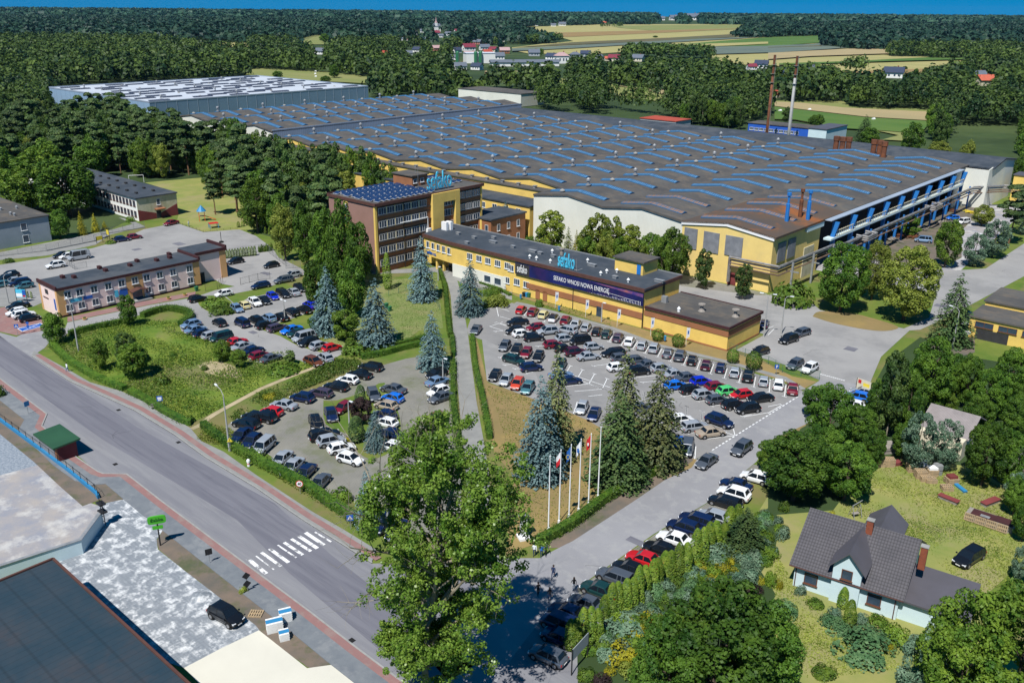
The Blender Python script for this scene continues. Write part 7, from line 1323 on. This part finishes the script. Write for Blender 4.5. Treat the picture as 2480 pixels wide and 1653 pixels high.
for i,q in enumerate(fb):
    g=W(*q); lab=['white flagpole without a flag, leftmost of six','white flagpole flying the white and red flag','white flagpole flying the blue flag with yellow stars','white flagpole flying the white flag with blue emblem','white flagpole flying the plain red flag'][i] if i<5 else ''
    r=thing('flagpole',lab,'flagpole',xy=g,rz=0,group='flagpoles on the dry lawn'); link('pole',fm,r)
    if i>0: flag(r,9.1,10.7 if i<4 else 10.8,['','pl','eu','co','red'][i])
g=W('c3',785,1570); r=thing('flagpole','white flagpole without a flag, rightmost of the group','flagpole',xy=W('d3',787,-95),rz=0,group='flagpoles on the dry lawn'); link('pole',fm,r)
# banner flags by the office
bfm=MB(); bfm.tube((0,0,0),(0,0,3.9),.035,.03,6); bfm=bfm.mesh('pole',['white_paint']); bff=MB(); bff.hull([[(.04,-.01,1.6),(.04,.01,1.6),(.65,.01,1.9),(.65,-.01,1.9)],[(.04,-.01,3.85),(.04,.01,3.85),(.75,.01,3.75),(.75,-.01,3.75)]]); bff=bff.mesh('banner',['cloth_white']); bfl=MB(); bfl.box(.2,-.02,2.5,.5,.02,3.2); bfl=bfl.mesh('emblem',['cloth_blue'])
for t,x,y,lab in (('b3',397,1320,'leftmost white banner flag on the office lawn'),('b3',675,1395,'white banner flag left of the office door path'),('b3',965,1485,'white banner flag right of the office door path'),('c3',1272,50,'white banner flag beside the first clipped bush'),('c3',1597,145,'white banner flag beside the second clipped bush')):
    r=thing('banner_flag',lab,'banner flag',xy=W(t,x,y),rz=R(20),group='banner flags by the office'); link('pole',bfm,r); o=link('banner',bff,r); link('emblem',bfl,o)
# road signs
def sign(t,x,y,t2,tx,ty,label,shape,face,legend=None,ang=0,size=.45,n=1):
    g=W(t,x,y); h=max(2.,hgt((t,x,y),(t2,tx,ty))); r=thing('road_sign',label,'road sign',xy=g,rz=R(ang)); b=MB(); b.tube((0,0,0),(0,0,h),.035,.035,6); b.build('post','metal_grey',r)
    for k in range(n):
        z=h-size-k*(2*size+.08); b=MB(); s=size
        if shape=='round': b.tube((0,-.06,z),(0,-.03,z),s,s,20)
        elif shape=='tri': b.hull([[(-s,-.06,z-s*.7),(s,-.06,z-s*.7),(0,-.06,z+s)],[(-s,-.03,z-s*.7),(s,-.03,z-s*.7),(0,-.03,z+s)]])
        elif shape=='dia': b.hull([[(-s,-.06,z),(0,-.06,z-s),(s,-.06,z),(0,-.06,z+s)],[(-s,-.03,z),(0,-.03,z-s),(s,-.03,z),(0,-.03,z+s)]])
        else: b.box(-s,-.06,z-s,s,-.03,z+s)
        o=b.build('plate',face,r)
        if legend and k==0: legend(o,z,s)
    return r
def leg40(o,z,s): b=MB(); b.tube((0,-.075,z),(0,-.061,z),s*.8,s*.8,20); b.build('disc','white_paint',o); text_obj('lettering','40',s*1.15,'black_paint',o,(0,-.08,z-s*.4),(R(90),0,0),.004,.9,'CENTER',bold=.02)
def leg_ped(o,z,s): 
    b=MB(); b.hull([[(-s*.75,-.07,z-s*.6),(s*.75,-.07,z-s*.6),(0,-.07,z+s*.75)],[(-s*.75,-.061,z-s*.6),(s*.75,-.061,z-s*.6),(0,-.061,z+s*.75)]]); b.build('triangle','white_paint',o); b=MB(); b.box(-.04,-.085,z-.05,.04,-.071,z+.2); b.hull([[(-.16,-.085,z-.25),(-.08,-.085,z-.25),(.02,-.085,z),(-.06,-.085,z)],[(-.16,-.071,z-.25),(-.08,-.071,z-.25),(.02,-.071,z),(-.06,-.071,z)]]); b.hull([[(.08,-.085,z-.25),(.16,-.085,z-.25),(.05,-.085,z),(-.02,-.085,z)],[(.08,-.071,z-.25),(.16,-.071,z-.25),(.05,-.071,z),(-.02,-.071,z)]]); b.build('walking_figure','black_paint',o)
def leg_bus(o,z,s): b=MB(); b.box(-s*.7,-.075,z-s*.2,s*.7,-.061,z+s*.55); b.box(-s*.6,-.075,z-s*.75,s*.6,-.061,z-s*.4); b.build('bus_pictogram','white_paint',o)
def legP(o,z,s): text_obj('lettering','P',s*1.7,'white_paint',o,(0,-.07,z-s*.6),(R(90),0,0),.004,1,'CENTER',bold=.02)
def leg_w(o,z,s): b=MB(); b.box(-.04,-.075,z-.15,.04,-.061,z+.2); b.build('figure','black_paint',o)
sign('c2',408,1500,'c2',400,1375,'round speed limit sign reading 40 beside the hedge','round','sign_red',leg40,0,.5)
sign('d2',870,155,'d2',870,20,'blue pedestrian crossing sign at the hedge end','sq','sign_blue',leg_ped,10,.42)
sign('c1',1478,705,'c1',1468,600,'blue and white bus stop sign by the plot hedge','sq','sign_blue',leg_bus,10,.45)
sign('c1',262,770,'c1',238,650,'bus stop sign across the road, seen from behind','sq','plastic_blue',None,60,.42)
sign('c1',2122,1110,'c1',2115,980,'triangular yellow warning sign beside the tall lamp','tri','sign_yellow',leg_w,10,.42)
sign('b1',165,1560,'b1',145,1460,'blue pedestrian crossing sign by the red paved bay','sq','sign_blue',leg_ped,10,.4); sign('b1',268,1540,'b1',256,1435,'round blue sign at the red paved bay','round','sign_blue',None,10,.3,2)
sign('d1',1930,620,'d1',1915,485,'dark square sign back on the verge near the green sign','sq','black_paint',None,30,.4); sign('d1',2278,880,'d1',2255,700,'two dark sign backs on one post by the zebra crossing','dia','black_paint',None,30,.48,2)
sign('c4',72,410,'c4',80,310,'blue parking sign with white P by the green fence','sq','sign_blue',legP,10,.42); sign('c4',1550,110,'c4',1553,40,'small round red sign under the dark trees','round','sign_red',None,10,.3)
sign('c3',1618,1180,'c3',1620,1080,'pale blue sign plate at the hedge end','sq','wall_lightblue',None,60,.5)
# green shop pylon
g=W('d1',1475,455); pz=hgt(('d1',1475,455),('d1',1440,185)); r=thing('shop_sign','bright green rounded shop sign on a dark post at dusty yard','sign',xy=g,rz=R(20)); b=MB(); b.tube((0,0,0),(0,0,pz-.2),.09,.09,8); b.build('post','black_paint',r)
b=MB(); zc=pz-.5; b.prism([(1.05*math.copysign(abs(math.cos(a))**.45,math.cos(a)),.52*math.copysign(abs(math.sin(a))**.45,math.sin(a))) for a in np.linspace(0,6.283,24,endpoint=False)],-.12,.12); o=b.build('sign_board','sign_green',r); o.rotation_euler=(R(90),0,0); o.location=(0,0,zc)
text_obj('lettering','żabka',.62,'letters_cyan',o,(0,-.16,.125),(0,0,0),.02,1,'CENTER',bold=.015).data.materials[0]=M['white_paint']
M['letters_dark_green']=mat('letters_dark_green',(.01,.1,.01)); o.children[0].data.materials[0]=M['letters_dark_green']
b=MB(); b.box(-.6,-.1,pz-1.75,.6,.1,pz-1.35); b.build('lower_board','sign_green',r)
# billboards, notice boards
def board(t,x0,y0,x1,y1,h0,h1,label,mat_,name='billboard',rows=None):
    p=W(t,x0,y0);q=W(t,x1,y1); d=q-p; L_=np.hypot(*d); r=thing(name,label,'billboard',xy=p,rz=math.atan2(d[1],d[0])); b=MB(); b.box(0,0,0,.1,.1,h1); b.box(L_-.1,0,0,L_,.1,h1); b.build('frame','black_paint',r); b=MB(); b.box(.1,.02,h0,L_-.1,.07,h1); o=b.build('panel',mat_,r)
    if rows:
        for k,(m,f0,f1,g0,g1) in enumerate(rows): b=MB(); b.box(.1+(L_-.2)*f0,.0,h0+(h1-h0)*g0,.1+(L_-.2)*f1,.018,h0+(h1-h0)*g1); b.build('printed_field',m,o)
board('e4',400,1080,655,1090,1.,2.9,'blue and white billboard left of the peach office','letters_cyan',rows=[('white_paint',.02,.62,.08,.5),('sign_blue',.66,.98,.3,.9),('sign_red',.66,.95,.08,.28)])
board('d3',548,1500,700,1330,1.7,3.1,'grey notice board on a rusty post before the garden shrubs','wall_plain_grey','notice_board')
board('c4',800,560,935,610,.6,2.6,'gate information board with red stop disc and yellow text area','wall_plain_cream','gate_board',rows=[('sign_red',.08,.3,.6,.92),('sign_yellow',.45,.9,.15,.75)])
board('b1',985,680,1010,692,1.5,2.8,'small yellow board at the mesh fence','sign_yellow'); board('b1',890,720,950,708,.8,1.9,'yellow banner on the mesh fence','sign_yellow','fence_banner')
# ================================================================ FENCES
def fence(spec,h,step,label,mat_,mesh_=True,name='fence',bars=.12,base=None,sm=False):
    pts=puv(spec); o=XY(*pts[0]); P_=[XY(*q)-o for q in pts]; t=link(name,None,None,(o[0],o[1],0),label=label,cat='gate' if 'gate' in name else 'fence'); pb=MB(); k=0
    pm_=MB().box(-.03,-.03,0,.03,.03,h+.08).mesh('post',[mat_])
    for a,c in zip(P_,P_[1:]):
        L_=np.hypot(*(c-a)); d=(c-a)/L_; n=max(1,round(L_/step)); an=math.atan2(d[1],d[0])
        for i in range(n+1): 
            if k<90: link('post',pm_,t,(*(a+d*L_*i/n),0),an); k+=1
        for z in (.12,h-.05): pb.hull([[(*(a),z),(*(a),z+.04),(*(a+np.array([-d[1],d[0]])*.03),z+.02)],[(*(c),z),(*(c),z+.04),(*(c+np.array([-d[1],d[0]])*.03),z+.02)]])
        m=int(L_/bars)
        for i in range(m):
            q=a+d*L_*i/m; pb.face([(q[0],q[1],.12),(q[0]+d[0]*.018,q[1]+d[1]*.018,.12),(q[0]+d[0]*.018,q[1]+d[1]*.018,h),(q[0],q[1],h)])
    pb.build('mesh_panel',mat_,t)
    if base: b=MB(); ribbon(b,P_,.3,0,base[0]); b.build('base_wall',base[1],t)
fence('b1 -100 850 430 790 870 700 1000 655',1.8,3.,'grey mesh fence along the service road','fence_grey',base=(.35,'kerb')); fence('b1 930 640 1330 575',1.8,3.,'grey mesh fence before the school drive','fence_grey',base=(.3,'kerb'))
fence('c1 -200 680 0 830 380 1110 620 1290 880 1500 905 1545',1.5,2.6,'dark fence on a blue base wall above the gravel yard','black_paint',base=(.55,'plastic_blue'),bars=.5)
fence('c3 1985 175 2140 240 2353 310;c4 130 385 300 420 470 450',1.6,2.4,'green mesh fence and gate leaf along the yard','fence_green',bars=.14)
fence('b2 -140 1100 20 1060 130 1045',1.7,2.6,'dark sliding gate across the left lot entrance','black_paint',name='sliding_gate',bars=.16); fence('b1 1890 1160 2000 1140 2050 1075',1.6,2.,'dark gate at the foot of the peach stair tower','black_paint',name='entrance_gate',bars=.16)
fence('b1 600 900 690 960 800 940',1.6,2.2,'open grey mesh gate leaf behind the peach office','fence_grey',name='mesh_gate',bars=.14)
fence('b1 2000 850 2353 800;b2 100 790 280 930',2.,3.,'grey mesh fence behind the row of small thujas','fence_grey',bars=.25); fence('b2 275 950 410 945',2.,2.,'blue-grey mesh panel at the lot corner','fence_grey',bars=.12)
fence('b1 1620 530 1870 615 2180 585',.5,2.,'low dark fence round the playground','black_paint',bars=.6)
fence('b2 1220 1200 1400 1150 1640 1230 1690 1330',1.2,2.5,'low green mesh fence across the central lawn','fence_green',bars=.25); fence('b2 1700 1010 1830 960 2353 1180',1.,2.5,'grey handrail along the office ramp','metal_grey',name='handrail',bars=.5)
# blue pipe frame by the wood and goal on the field
r=thing('goal_frame','white goal frame standing on the school field','goal',xy=W('b1',1190,165),rz=HD); b=MB(); q=W('b1',1325,160)-W('b1',1190,165); r.rotation_euler=(0,0,math.atan2(q[1],q[0])); L_=np.hypot(*q); b.path([(0,0,0),(0,0,2.8),(L_,0,2.8),(L_,0,0)],.08); b.build('frame','white_paint',r)
p_=W('b1',1350,90);q=W('b1',1560,70); r=thing('blue_pipe_rack','blue pipe rack at the edge of the wood','pipe rack',xy=p_,rz=math.atan2(*(q-p_)[::-1])); L_=np.hypot(*(q-p_)); b=MB(); b.box(0,0,3.2,L_,.4,3.5); b.box(0,0,3.9,L_,.4,4.1); b.build('beam','trim_blue',r)
for k in range(3): b=MB(); b.box(L_*k/2-.1,0,0,L_*k/2+.1,.2,3.2); b.build('post','trim_blue',r)
# playground
g=W('b1',1860,510); r=thing('play_tower','playground tower with blue cone roof and red slide','play tower',xy=g,rz=R(20)); b=MB()
for x in (-.8,.8):
    for y in (-.8,.8): b.box(x-.07,y-.07,0,x+.07,y+.07,3.)
b.build('frame','plastic_orange',r); b=MB(); b.box(-.8,-.8,1.4,.8,.8,1.5); b.build('platform','wood_pale',r); b=MB(); b.lathe((0,0,3.),[(1.5,0),(.05,1.8)],8); b.build('roof','plastic_blue',r); b=MB(); b.hull([[(.8,-.35,1.45),(.8,.35,1.45),(.8,.35,1.55),(.8,-.35,1.55)],[(4.,-.35,.1),(4.,.35,.1),(4.,.35,.2),(4.,-.35,.2)]]); b.build('slide','plastic_orange',r)
g=W('b1',1965,575); r=thing('climbing_frame','red topped climbing frame with blue base at playground','play frame',xy=g,rz=R(30)); b=MB(); b.box(-1.3,-1,1.4,1.3,1,1.5); b.build('top','sign_red',r); b=MB()
for x in (-1.2,1.2):
    for y in (-.9,.9): b.box(x-.08,y-.08,0,x+.08,y+.08,1.4)
b.build('frame','plastic_blue',r)
g=W('b2',80,545); r=thing('carousel','small red and yellow playground carousel','carousel',xy=g,rz=0); b=MB(); b.lathe((0,0,0),[(1.2,.2),(1.2,.35)],14); b.build('disc','plastic_orange',r); b=MB()
for k in range(4): a=k*1.57; b.box(math.cos(a)*.8-.15,math.sin(a)*.8-.15,.35,math.cos(a)*.8+.15,math.sin(a)*.8+.15,.8)
b.build('seat','plastic_yellow',r)
g=W('b1',2035,710); r=thing('basketball_stand','lone dark basketball stand on the upper lot','basketball stand',xy=g,rz=R(30)); b=MB(); b.tube((0,0,.3),(0,0,3.),.08); b.build('post','black_paint',r); b=MB(); b.lathe((0,0,0),[(.7,0),(.6,.35)],8); b.build('base','tyre',r)
# bins
for t,x,y,m,lab in (('e1',975,120,'black_paint','black wheeled bin by the office wall'),('e1',1022,125,'plastic_blue','blue wheeled bin by the office wall'),('e1',1055,130,'plastic_green','green wheeled bin by the office wall'),('b1',1808,1155,'plastic_green','green wheeled bin at the end of peach office'),('b2',1200,1310,'plastic_green','green wheeled bin on the lawn, upper'),('b2',1230,1340,'plastic_green','green wheeled bin on the lawn, lower'),('c4',905,1505,'plastic_green','green wheeled bin beside the pallet yard trees')):
    g=W(t,x,y); r=thing('wheeled_bin',lab,'bin',xy=g,rz=HD); b=MB(); b.hull([[(-.25,-.3,.05),(.25,-.3,.05),(.25,.3,.05),(-.25,.3,.05)],[(-.32,-.38,1.),(.32,-.38,1.),(.32,.38,1.),(-.32,.38,1.)]]); b.build('body',m,r); b=MB(); b.hull([[(-.34,-.4,1.),(.34,-.4,1.),(.34,.4,1.),(-.34,.4,1.)],[(-.3,-.36,1.1),(.3,-.36,1.1),(.3,.36,1.1),(-.3,.36,1.1)]]); b.build('lid',m,r)
for t,x,y,lab in (('b3',80,1235,'small blue litter bin at start of office lawn'),('b3',432,1345,'small blue litter bin beside the first banner flag'),('c3',1405,105,'small blue litter bin between two clipped bushes')):
    g=W(t,x,y); r=thing('litter_bin',lab,'litter bin',xy=g,rz=HD,group='litter bins'); b=MB(); b.lathe((0,0,.35),[(.22,0),(.26,.7)],10); b.build('body','plastic_blue',r); b=MB(); b.tube((0,.28,0),(0,.28,1.3),.03); b.build('post','metal_grey',r); b=MB(); b.lathe((0,0,1.2),[(.3,0),(.1,.15)],8); b.build('lid','plastic_blue',r)
g=W('c1',1440,715); r=thing('park_bench','small dark bench beside the bus stop sign','bench',xy=g,rz=R(40)); b=MB(); b.box(-.8,-.2,.42,.8,.2,.47); b.build('seat','wood_grey',r); b=MB(); b.box(-.8,.2,.55,.8,.24,.9); b.build('backrest','wood_grey',r)
for s in (-.7,.7): b=MB(); b.box(s-.04,-.2,0,s+.04,.22,.42); b.build('leg','black_paint',r)
g=W('c1',2287,1245); r=thing('hydrant','white and red hydrant pillar at the hedge','hydrant',xy=g,rz=0); b=MB(); b.lathe((0,0,0),[(.22,0),(.2,.7),(.28,.75),(.24,1.),(.08,1.15)],10); b.build('body','white_paint',r); b=MB(); b.lathe((0,0,.35),[(.225,0),(.22,.12)],10); b.build('band','sign_red',r)
for i,(t,x,y) in enumerate((('c1',1060,1228),('c1',1640,1027),('d2',880,1175),('c1',1090,730))):
    g=uv(t,x,y); b=MB(); b.box(g[0]-.35,g[1]-.3,0,g[0]+.35,g[1]+.3,.004); b.build('drain_cover','tyre',loc=(0,0,.012),rz=HD,kind='structure')
# planters before peach office, white box on dry lawn
for x,y,lab in ((780,1420,'terracotta planter on red walk, nearest the left end'),(1550,1232,'terracotta planter on the red walk, middle'),(1700,1198,'terracotta planter on the red walk, right')):
    g=W('b1',x,y); r=thing('planter',lab,'planter',xy=g,rz=0); b=MB(); b.lathe((0,0,0),[(.35,0),(.5,.4)],10); b.build('pot','wall_orange',r); link('plant',BUSH['greenbush'][0],r,(0,0,.35),0,(.4,.4,.4))
g=W('d3',105,235); r=thing('monument','white column shaped stone monument at the dry lawn corner','monument',xy=g,rz=R(20)); b=MB(); b.box(-.7,-.7,0,.7,.7,.35); b.build('base','white_paint',r); b=MB(); b.box(-.35,-.35,.35,.35,.35,3.1); b.build('column','white_paint',r); b=MB(); b.box(-.6,-.5,3.1,.6,.5,3.3); b.build('cap','metal_grey',r)
# ================================================================ PALLETS, TIMBER, YARD STUFF
def pallet_mesh():
    b=MB()
    for k in range(6): b.box(-.6+k*.22,-.5,.11,-.48+k*.22,.5,.14)
    for y in (-.5,-.06,.38): b.box(-.6,y,.0,.62,y+.12,.11)
    return b.mesh('slats',['wood_pale'])
PMh=pallet_mesh()
def stack(t,x,y,n,label,rz=0,sc_=1.2,top=None):
    g=W(t,x,y); r=thing('pallet_stack',label,'pallet stack',xy=g,rz=R(rz),group='pallet stacks in the grass yard')
    for k in range(n): link('pallet',PMh,r,(0,0,k*.15),R((k*37)%7-3),(sc_,sc_,1))
    if top: b=MB(); b.box(-.6,-.5,n*.15,.6,.5,n*.15+.35); b.build('load',top,r)
for q in (('c4',1015,1240,8,'leftmost pallet stack under the pines'),('c4',1105,1240,8,'pallet stack second from left under the pines'),('c4',1320,1290,8,'orange-tinted pallet stack beside the white cabinet'),('c4',1395,1350,8,'pale pallet stack below the white cabinet'),('c4',1440,1375,5,'low pale pallet stack in the middle'),('c4',1490,1390,4,'bluish pallet stack right of the low pale one'),('c4',1500,1330,7,'pallet stack topped with white sheet',0,1.2,'white_paint'),('c4',1680,1400,6,'pallet stack topped with dark red load',10,1.3,'wall_maroon'),('c4',1640,1460,4,'wide low pallet stack by the blue tarpaulin'),('d1',2353,1085,1,'single plank stack by the verge end')): stack(*q)
for t,x,y,m,lab,sz in (('c4',1405,1290,'white_paint','white metal cabinet standing among pallets',(.55,.4,1.9)),('c4',1550,1320,'metal_grey','grey wrapped bundle standing beside pallets',(.5,.5,1.7)),('c4',1100,1100,'wood_grey','grey round firewood heap under the pines',(1.2,1.2,1.1)),('c4',1180,1230,'wall_maroon','brown crate beside the leftmost pallet stacks',(.6,.5,.6)),('c4',1765,1450,'plastic_blue','blue tarpaulin bundle by the pallet stacks',(.3,1.2,.3))):
    r=thing('yard_item',lab,'yard item',xy=W(t,x,y),rz=R(10)); a,c_,h_=sz; b=MB(); b.hull([[(-a,-c_,0),(a,-c_,0),(a,c_,0),(-a,c_,0)],[(-a*.97,-c_*.97,h_*.9),(a*.97,-c_*.97,h_*.9),(a*.97,c_*.97,h_*.9),(-a*.97,c_*.97,h_*.9)],[(-a*.8,-c_*.8,h_),(a*.8,-c_*.8,h_),(a*.8,c_*.8,h_),(-a*.8,c_*.8,h_)]]); b.build('body',m,r)
    b=MB(); b.box(-a*1.02,-c_*1.02,h_*.45,a*1.02,c_*1.02,h_*.5); b.build('strap','trim_dark',r)
    r.name={'white_paint':'metal_cabinet','metal_grey':'wrapped_bundle','wood_grey':'firewood_heap','wall_maroon':'crate','plastic_blue':'tarpaulin_bundle'}[m]
# brick and timber pile with brown cover on the right
p_=W('d4',1800,215);q=W('d4',2230,360); L_=np.hypot(*(q-p_)); r=thing('timber_pile','long pallet fenced timber pile under brown sheets','timber pile',xy=p_,rz=math.atan2(*(q-p_)[::-1])); 
b=MB(); b.box(0,.2,0,L_,2.2,.9); b.build('timber','wood_grey',r); b=MB(); b.box(L_*.1,.1,.95,L_*.6,1.9,1.02); b.box(L_*.6,.4,1.,L_,2.,1.06); b.build('cover_sheet','trim_maroon',r); b=MB(); b.box(L_*.3,.3,1.07,L_*.5,.9,1.1); b.build('cover_sheet','metal_grey',r)
for k in range(int(L_/1.3)): o=link('pallet',PMh,r,(.6+k*1.3,-.05,.6),0); o.rotation_euler=(R(80),0,0)
for t,x0,y0,x1,y1,lab in (('d4',1560,20,1730,90,'long dark red covered timber stack, upper'),('d4',2000,110,2130,60,'dark red covered timber stack at right')):
    p_=W(t,x0,y0);q=W(t,x1,y1); L_=np.hypot(*(q-p_)); r=thing('timber_pile',lab,'timber pile',xy=p_,rz=math.atan2(*(q-p_)[::-1])); b=MB(); b.box(0,0,0,L_,.8,.45); b.build('timber','wood_grey',r); b=MB(); b.box(-.1,-.1,.46,L_+.1,.9,.52); b.build('cover_sheet','wall_maroon',r)
# swing seat by the house, white and blue block pallets by the verge
g=W('d4',800,190); r=thing('garden_swing','grey folded garden swing frame on the lawn','garden swing',xy=g,rz=R(20)); b=MB()
for s in (-.6,.6): b.tube((s,-.6,0),(s,0,1.7),.04); b.tube((s,.6,0),(s,0,1.7),.04)
b.tube((-.7,0,1.7),(.9,.1,2.2),.05); b.build('frame','metal_grey',r); b=MB(); b.box(-.5,-.25,.5,.5,.25,.56); b.build('seat','wood_grey',r)
for t,x,y,w_,d_,h_,lab in (('d2',175,1080,1.,1.7,1.2,'tall white and blue wrapped block stack on the verge, left'),('d2',275,990,1.,1.3,1.2,'tall white and blue wrapped block stack on the verge, right'),('d2',262,1160,.9,1.,.9,'small white and blue wrapped block stack on the verge')):
    g=W(t,x,y); r=thing('block_stack',lab,'block stack',xy=g,rz=HD+R(-25),group='wrapped block stacks on the verge'); b=MB(); n=int(h_/.15)
    for k in range(n): b.box(-w_/2+(k%2)*.03,-d_/2,k*.15,w_/2,d_/2-(k%2)*.04,k*.15+.13)
    b.build('blocks','wall_plain_white',r); b=MB(); b.box(-w_*.28,-d_/2-.02,h_-.02,w_*.28,d_/2+.02,h_+.03); b.build('cover','plastic_blue',r); b=MB(); b.box(-w_/2,-d_/2,n*.15+.0,-w_*.3,d_/2,h_+.06); b.build('wrap','white_paint',r)
# heaps in the scrap yard
for i,(x,y,m,s) in enumerate(((1640,420,'rust',5),(1540,440,'rust',4),(1200,660,'rust',3.2),(1350,670,'rust',3),(1430,590,'wood_grey',3),(1150,700,'wood_grey',3),(1870,440,'sign_yellow',2.5),(1600,540,'wood_grey',3),(1950,360,'wall_plain_white',2.2))):
    g=W('b4',x,y); rg=random.Random(i); r=thing('scrap_heap',['long rusty steel heap under the crane posts','rusty beam heap beside the long heap','rusty frame heap beside first green tree','rusty plate heap left of the blue van','grey timber heap behind the scrap yard tree','grey timber heap near the hall corner','yellow trestle stack at the far crane end','grey plank heap between the yard trees','white crate heap at the far crane end'][i],'scrap heap',xy=g,rz=rg.uniform(0,3)); b=MB()
    for k in range(26):
        x_,y_=rg.uniform(-s,s)*.6,rg.uniform(-s,s)*.45; b.tube((x_-rg.uniform(.5,1.6),y_,rg.uniform(.05,.7)),(x_+rg.uniform(.5,1.6),y_+rg.uniform(-.6,.6),rg.uniform(.05,.9)),rg.uniform(.06,.16),n=4)
    b.build('pieces',m,r)
# sand heap on the dusty yard
g=W('d1',1830,930); r=thing('sand_heap','small pale heap of white sand on the dusty yard','sand heap',xy=g,rz=0); b=MB(); rg=random.Random(2); rings=[]
for k,(ra,z) in enumerate(((1.3,0),(1.,.16),(.6,.36),(.25,.48),(.05,.5))): rings.append([(ra*(1+.15*math.sin(a*3+k))*math.cos(a),ra*(1+.12*math.cos(a*2))*math.sin(a),z) for a in np.linspace(0,6.283,16,endpoint=False)])
b.hull(rings); b.build('heap','dusty_paving',r)
# ================================================================ PEOPLE
def person(t,x,y,label,top,bottom,hair,stride=.25,ang=0,arm=.2,female=False):
    g=W(t,x,y); V_=[(0,0,.95),(0,0,1.15),(0,0,1.38),(0,0,1.5),(0,0.02,1.66),(0,.0,1.74)]
    E_=[(0,1),(1,2),(2,3),(3,4),(4,5)]; Rr=[.15,.13,.16,.06,.1,.07]
    def add(p,par,r): V_.append(p); Rr.append(r); E_.append((par,len(V_)-1)); return len(V_)-1
    for s in (-1,1):
        h_=add((s*.1,0,.88),0,.11); k=add((s*.11,s*stride*.45+.04,.5),h_,.075); a=add((s*.11,s*stride,.09),k,.045); add((s*.12,s*stride+.16,.04),a,.04)
        sh=add((s*.2,0,1.4),2,.065); e=add((s*.26,-s*arm*.5,1.14),sh,.05); w_=add((s*.27,-s*arm+.06,.9),e,.035); add((s*.27,-s*arm+.09,.8),w_,.035)
    me=bpy.data.meshes.new('person'); me.from_pydata(V_,E_,[]); o=bpy.data.objects.new('tmp',me); col.objects.link(o); m=o.modifiers.new('s','SKIN'); 
    for i,q in enumerate(me.skin_vertices[0].data): q.radius=(Rr[i],Rr[i]*.8); q.use_root=(i==0)
    o.modifiers.new('b','SUBSURF').levels=1; bpy.context.view_layer.update(); nm=bpy.data.meshes.new_from_object(o.evaluated_get(bpy.context.evaluated_depsgraph_get())); bpy.data.objects.remove(o)
    nm.materials.clear(); 
    for q in (top,bottom,'skin','black_paint'): nm.materials.append(M[q])
    for p in nm.polygons:
        c=p.center; p.material_index=2 if c.z>1.5 or (abs(c.x)>.2 and c.z<.92 and c.z>.6) else 3 if c.z<.11 else 0 if c.z>.93 or (abs(c.x)>.2 and c.z>.85) else 1
    r=link('person',nm,None,(g[0],g[1],.02),R(ang),label=label,cat='person'); b=MB(); b.lathe((0,-.02,1.68),[(.11,-.06 if not female else -.18),(.12,.03),(.09,.1),(.02,.13)],10); b.build('hair',hair,r,smooth=True)
    b=MB(); b.box(-.04,.1,1.62,-.02,.115,1.64); b.box(.02,.1,1.62,.04,.115,1.64); b.box(-.012,.1,1.58,.012,.13,1.62); b.build('face',M['hair'],r)
person('c1',622,380,'person in white shirt and light blue jeans walking on the pavement','shirt_white','jeans','hair',.22,150)
person('d3',310,395,'person in dark suit jacket walking left of the hedge end','suit_navy','suit_black','hair',.25,200)
person('d3',378,605,'person in navy suit striding across the private road','suit_navy','suit_navy','hair',.3,160)
person('d3',567,718,'person in black top and white trousers standing at the kerb','suit_black','shirt_white','hair',.08,10,female=True)
person('d3',240,765,'person in dark clothes walking in the tree shade, upper','suit_black','suit_black','hair',.2,200); person('d3',345,815,'person in black seen from behind under the poplar','suit_black','suit_navy','hair',.15,180,female=True)
person('d3',270,410,'person in blue half hidden by the poplar leaves','cloth_blue','suit_navy','hair',.15,190); person('d3',205,400,'person in pale shirt under the poplar branch','shirt_white','suit_navy','hair',.15,180)
person('b3',797,1372,'person in white top standing in the office doorway','shirt_white','jeans','hair',.08,180); person('b1',1738,560,'person in white top at the playground edge','shirt_white','jeans','hair',.1,90)

# ================================================================ AIR
hm=bpy.data.materials.new('haze'); hm.use_nodes=True; t=hm.node_tree; t.nodes.clear(); o=t.nodes.new('ShaderNodeOutputMaterial'); pv=t.nodes.new('ShaderNodeVolumePrincipled'); pv.inputs['Color'].default_value=(.35,.65,1,1); pv.inputs['Density'].default_value=1.6e-5; pv.inputs['Anisotropy'].default_value=.2; t.links.new(pv.outputs[0],o.inputs['Volume'])
b=MB(); b.box(-9200,-120,-2,9200,7000,82); b.build('haze',hm,kind='stuff',label='thin bluish haze over the whole landscape',cat='haze')
sc.cycles.volume_bounces=0
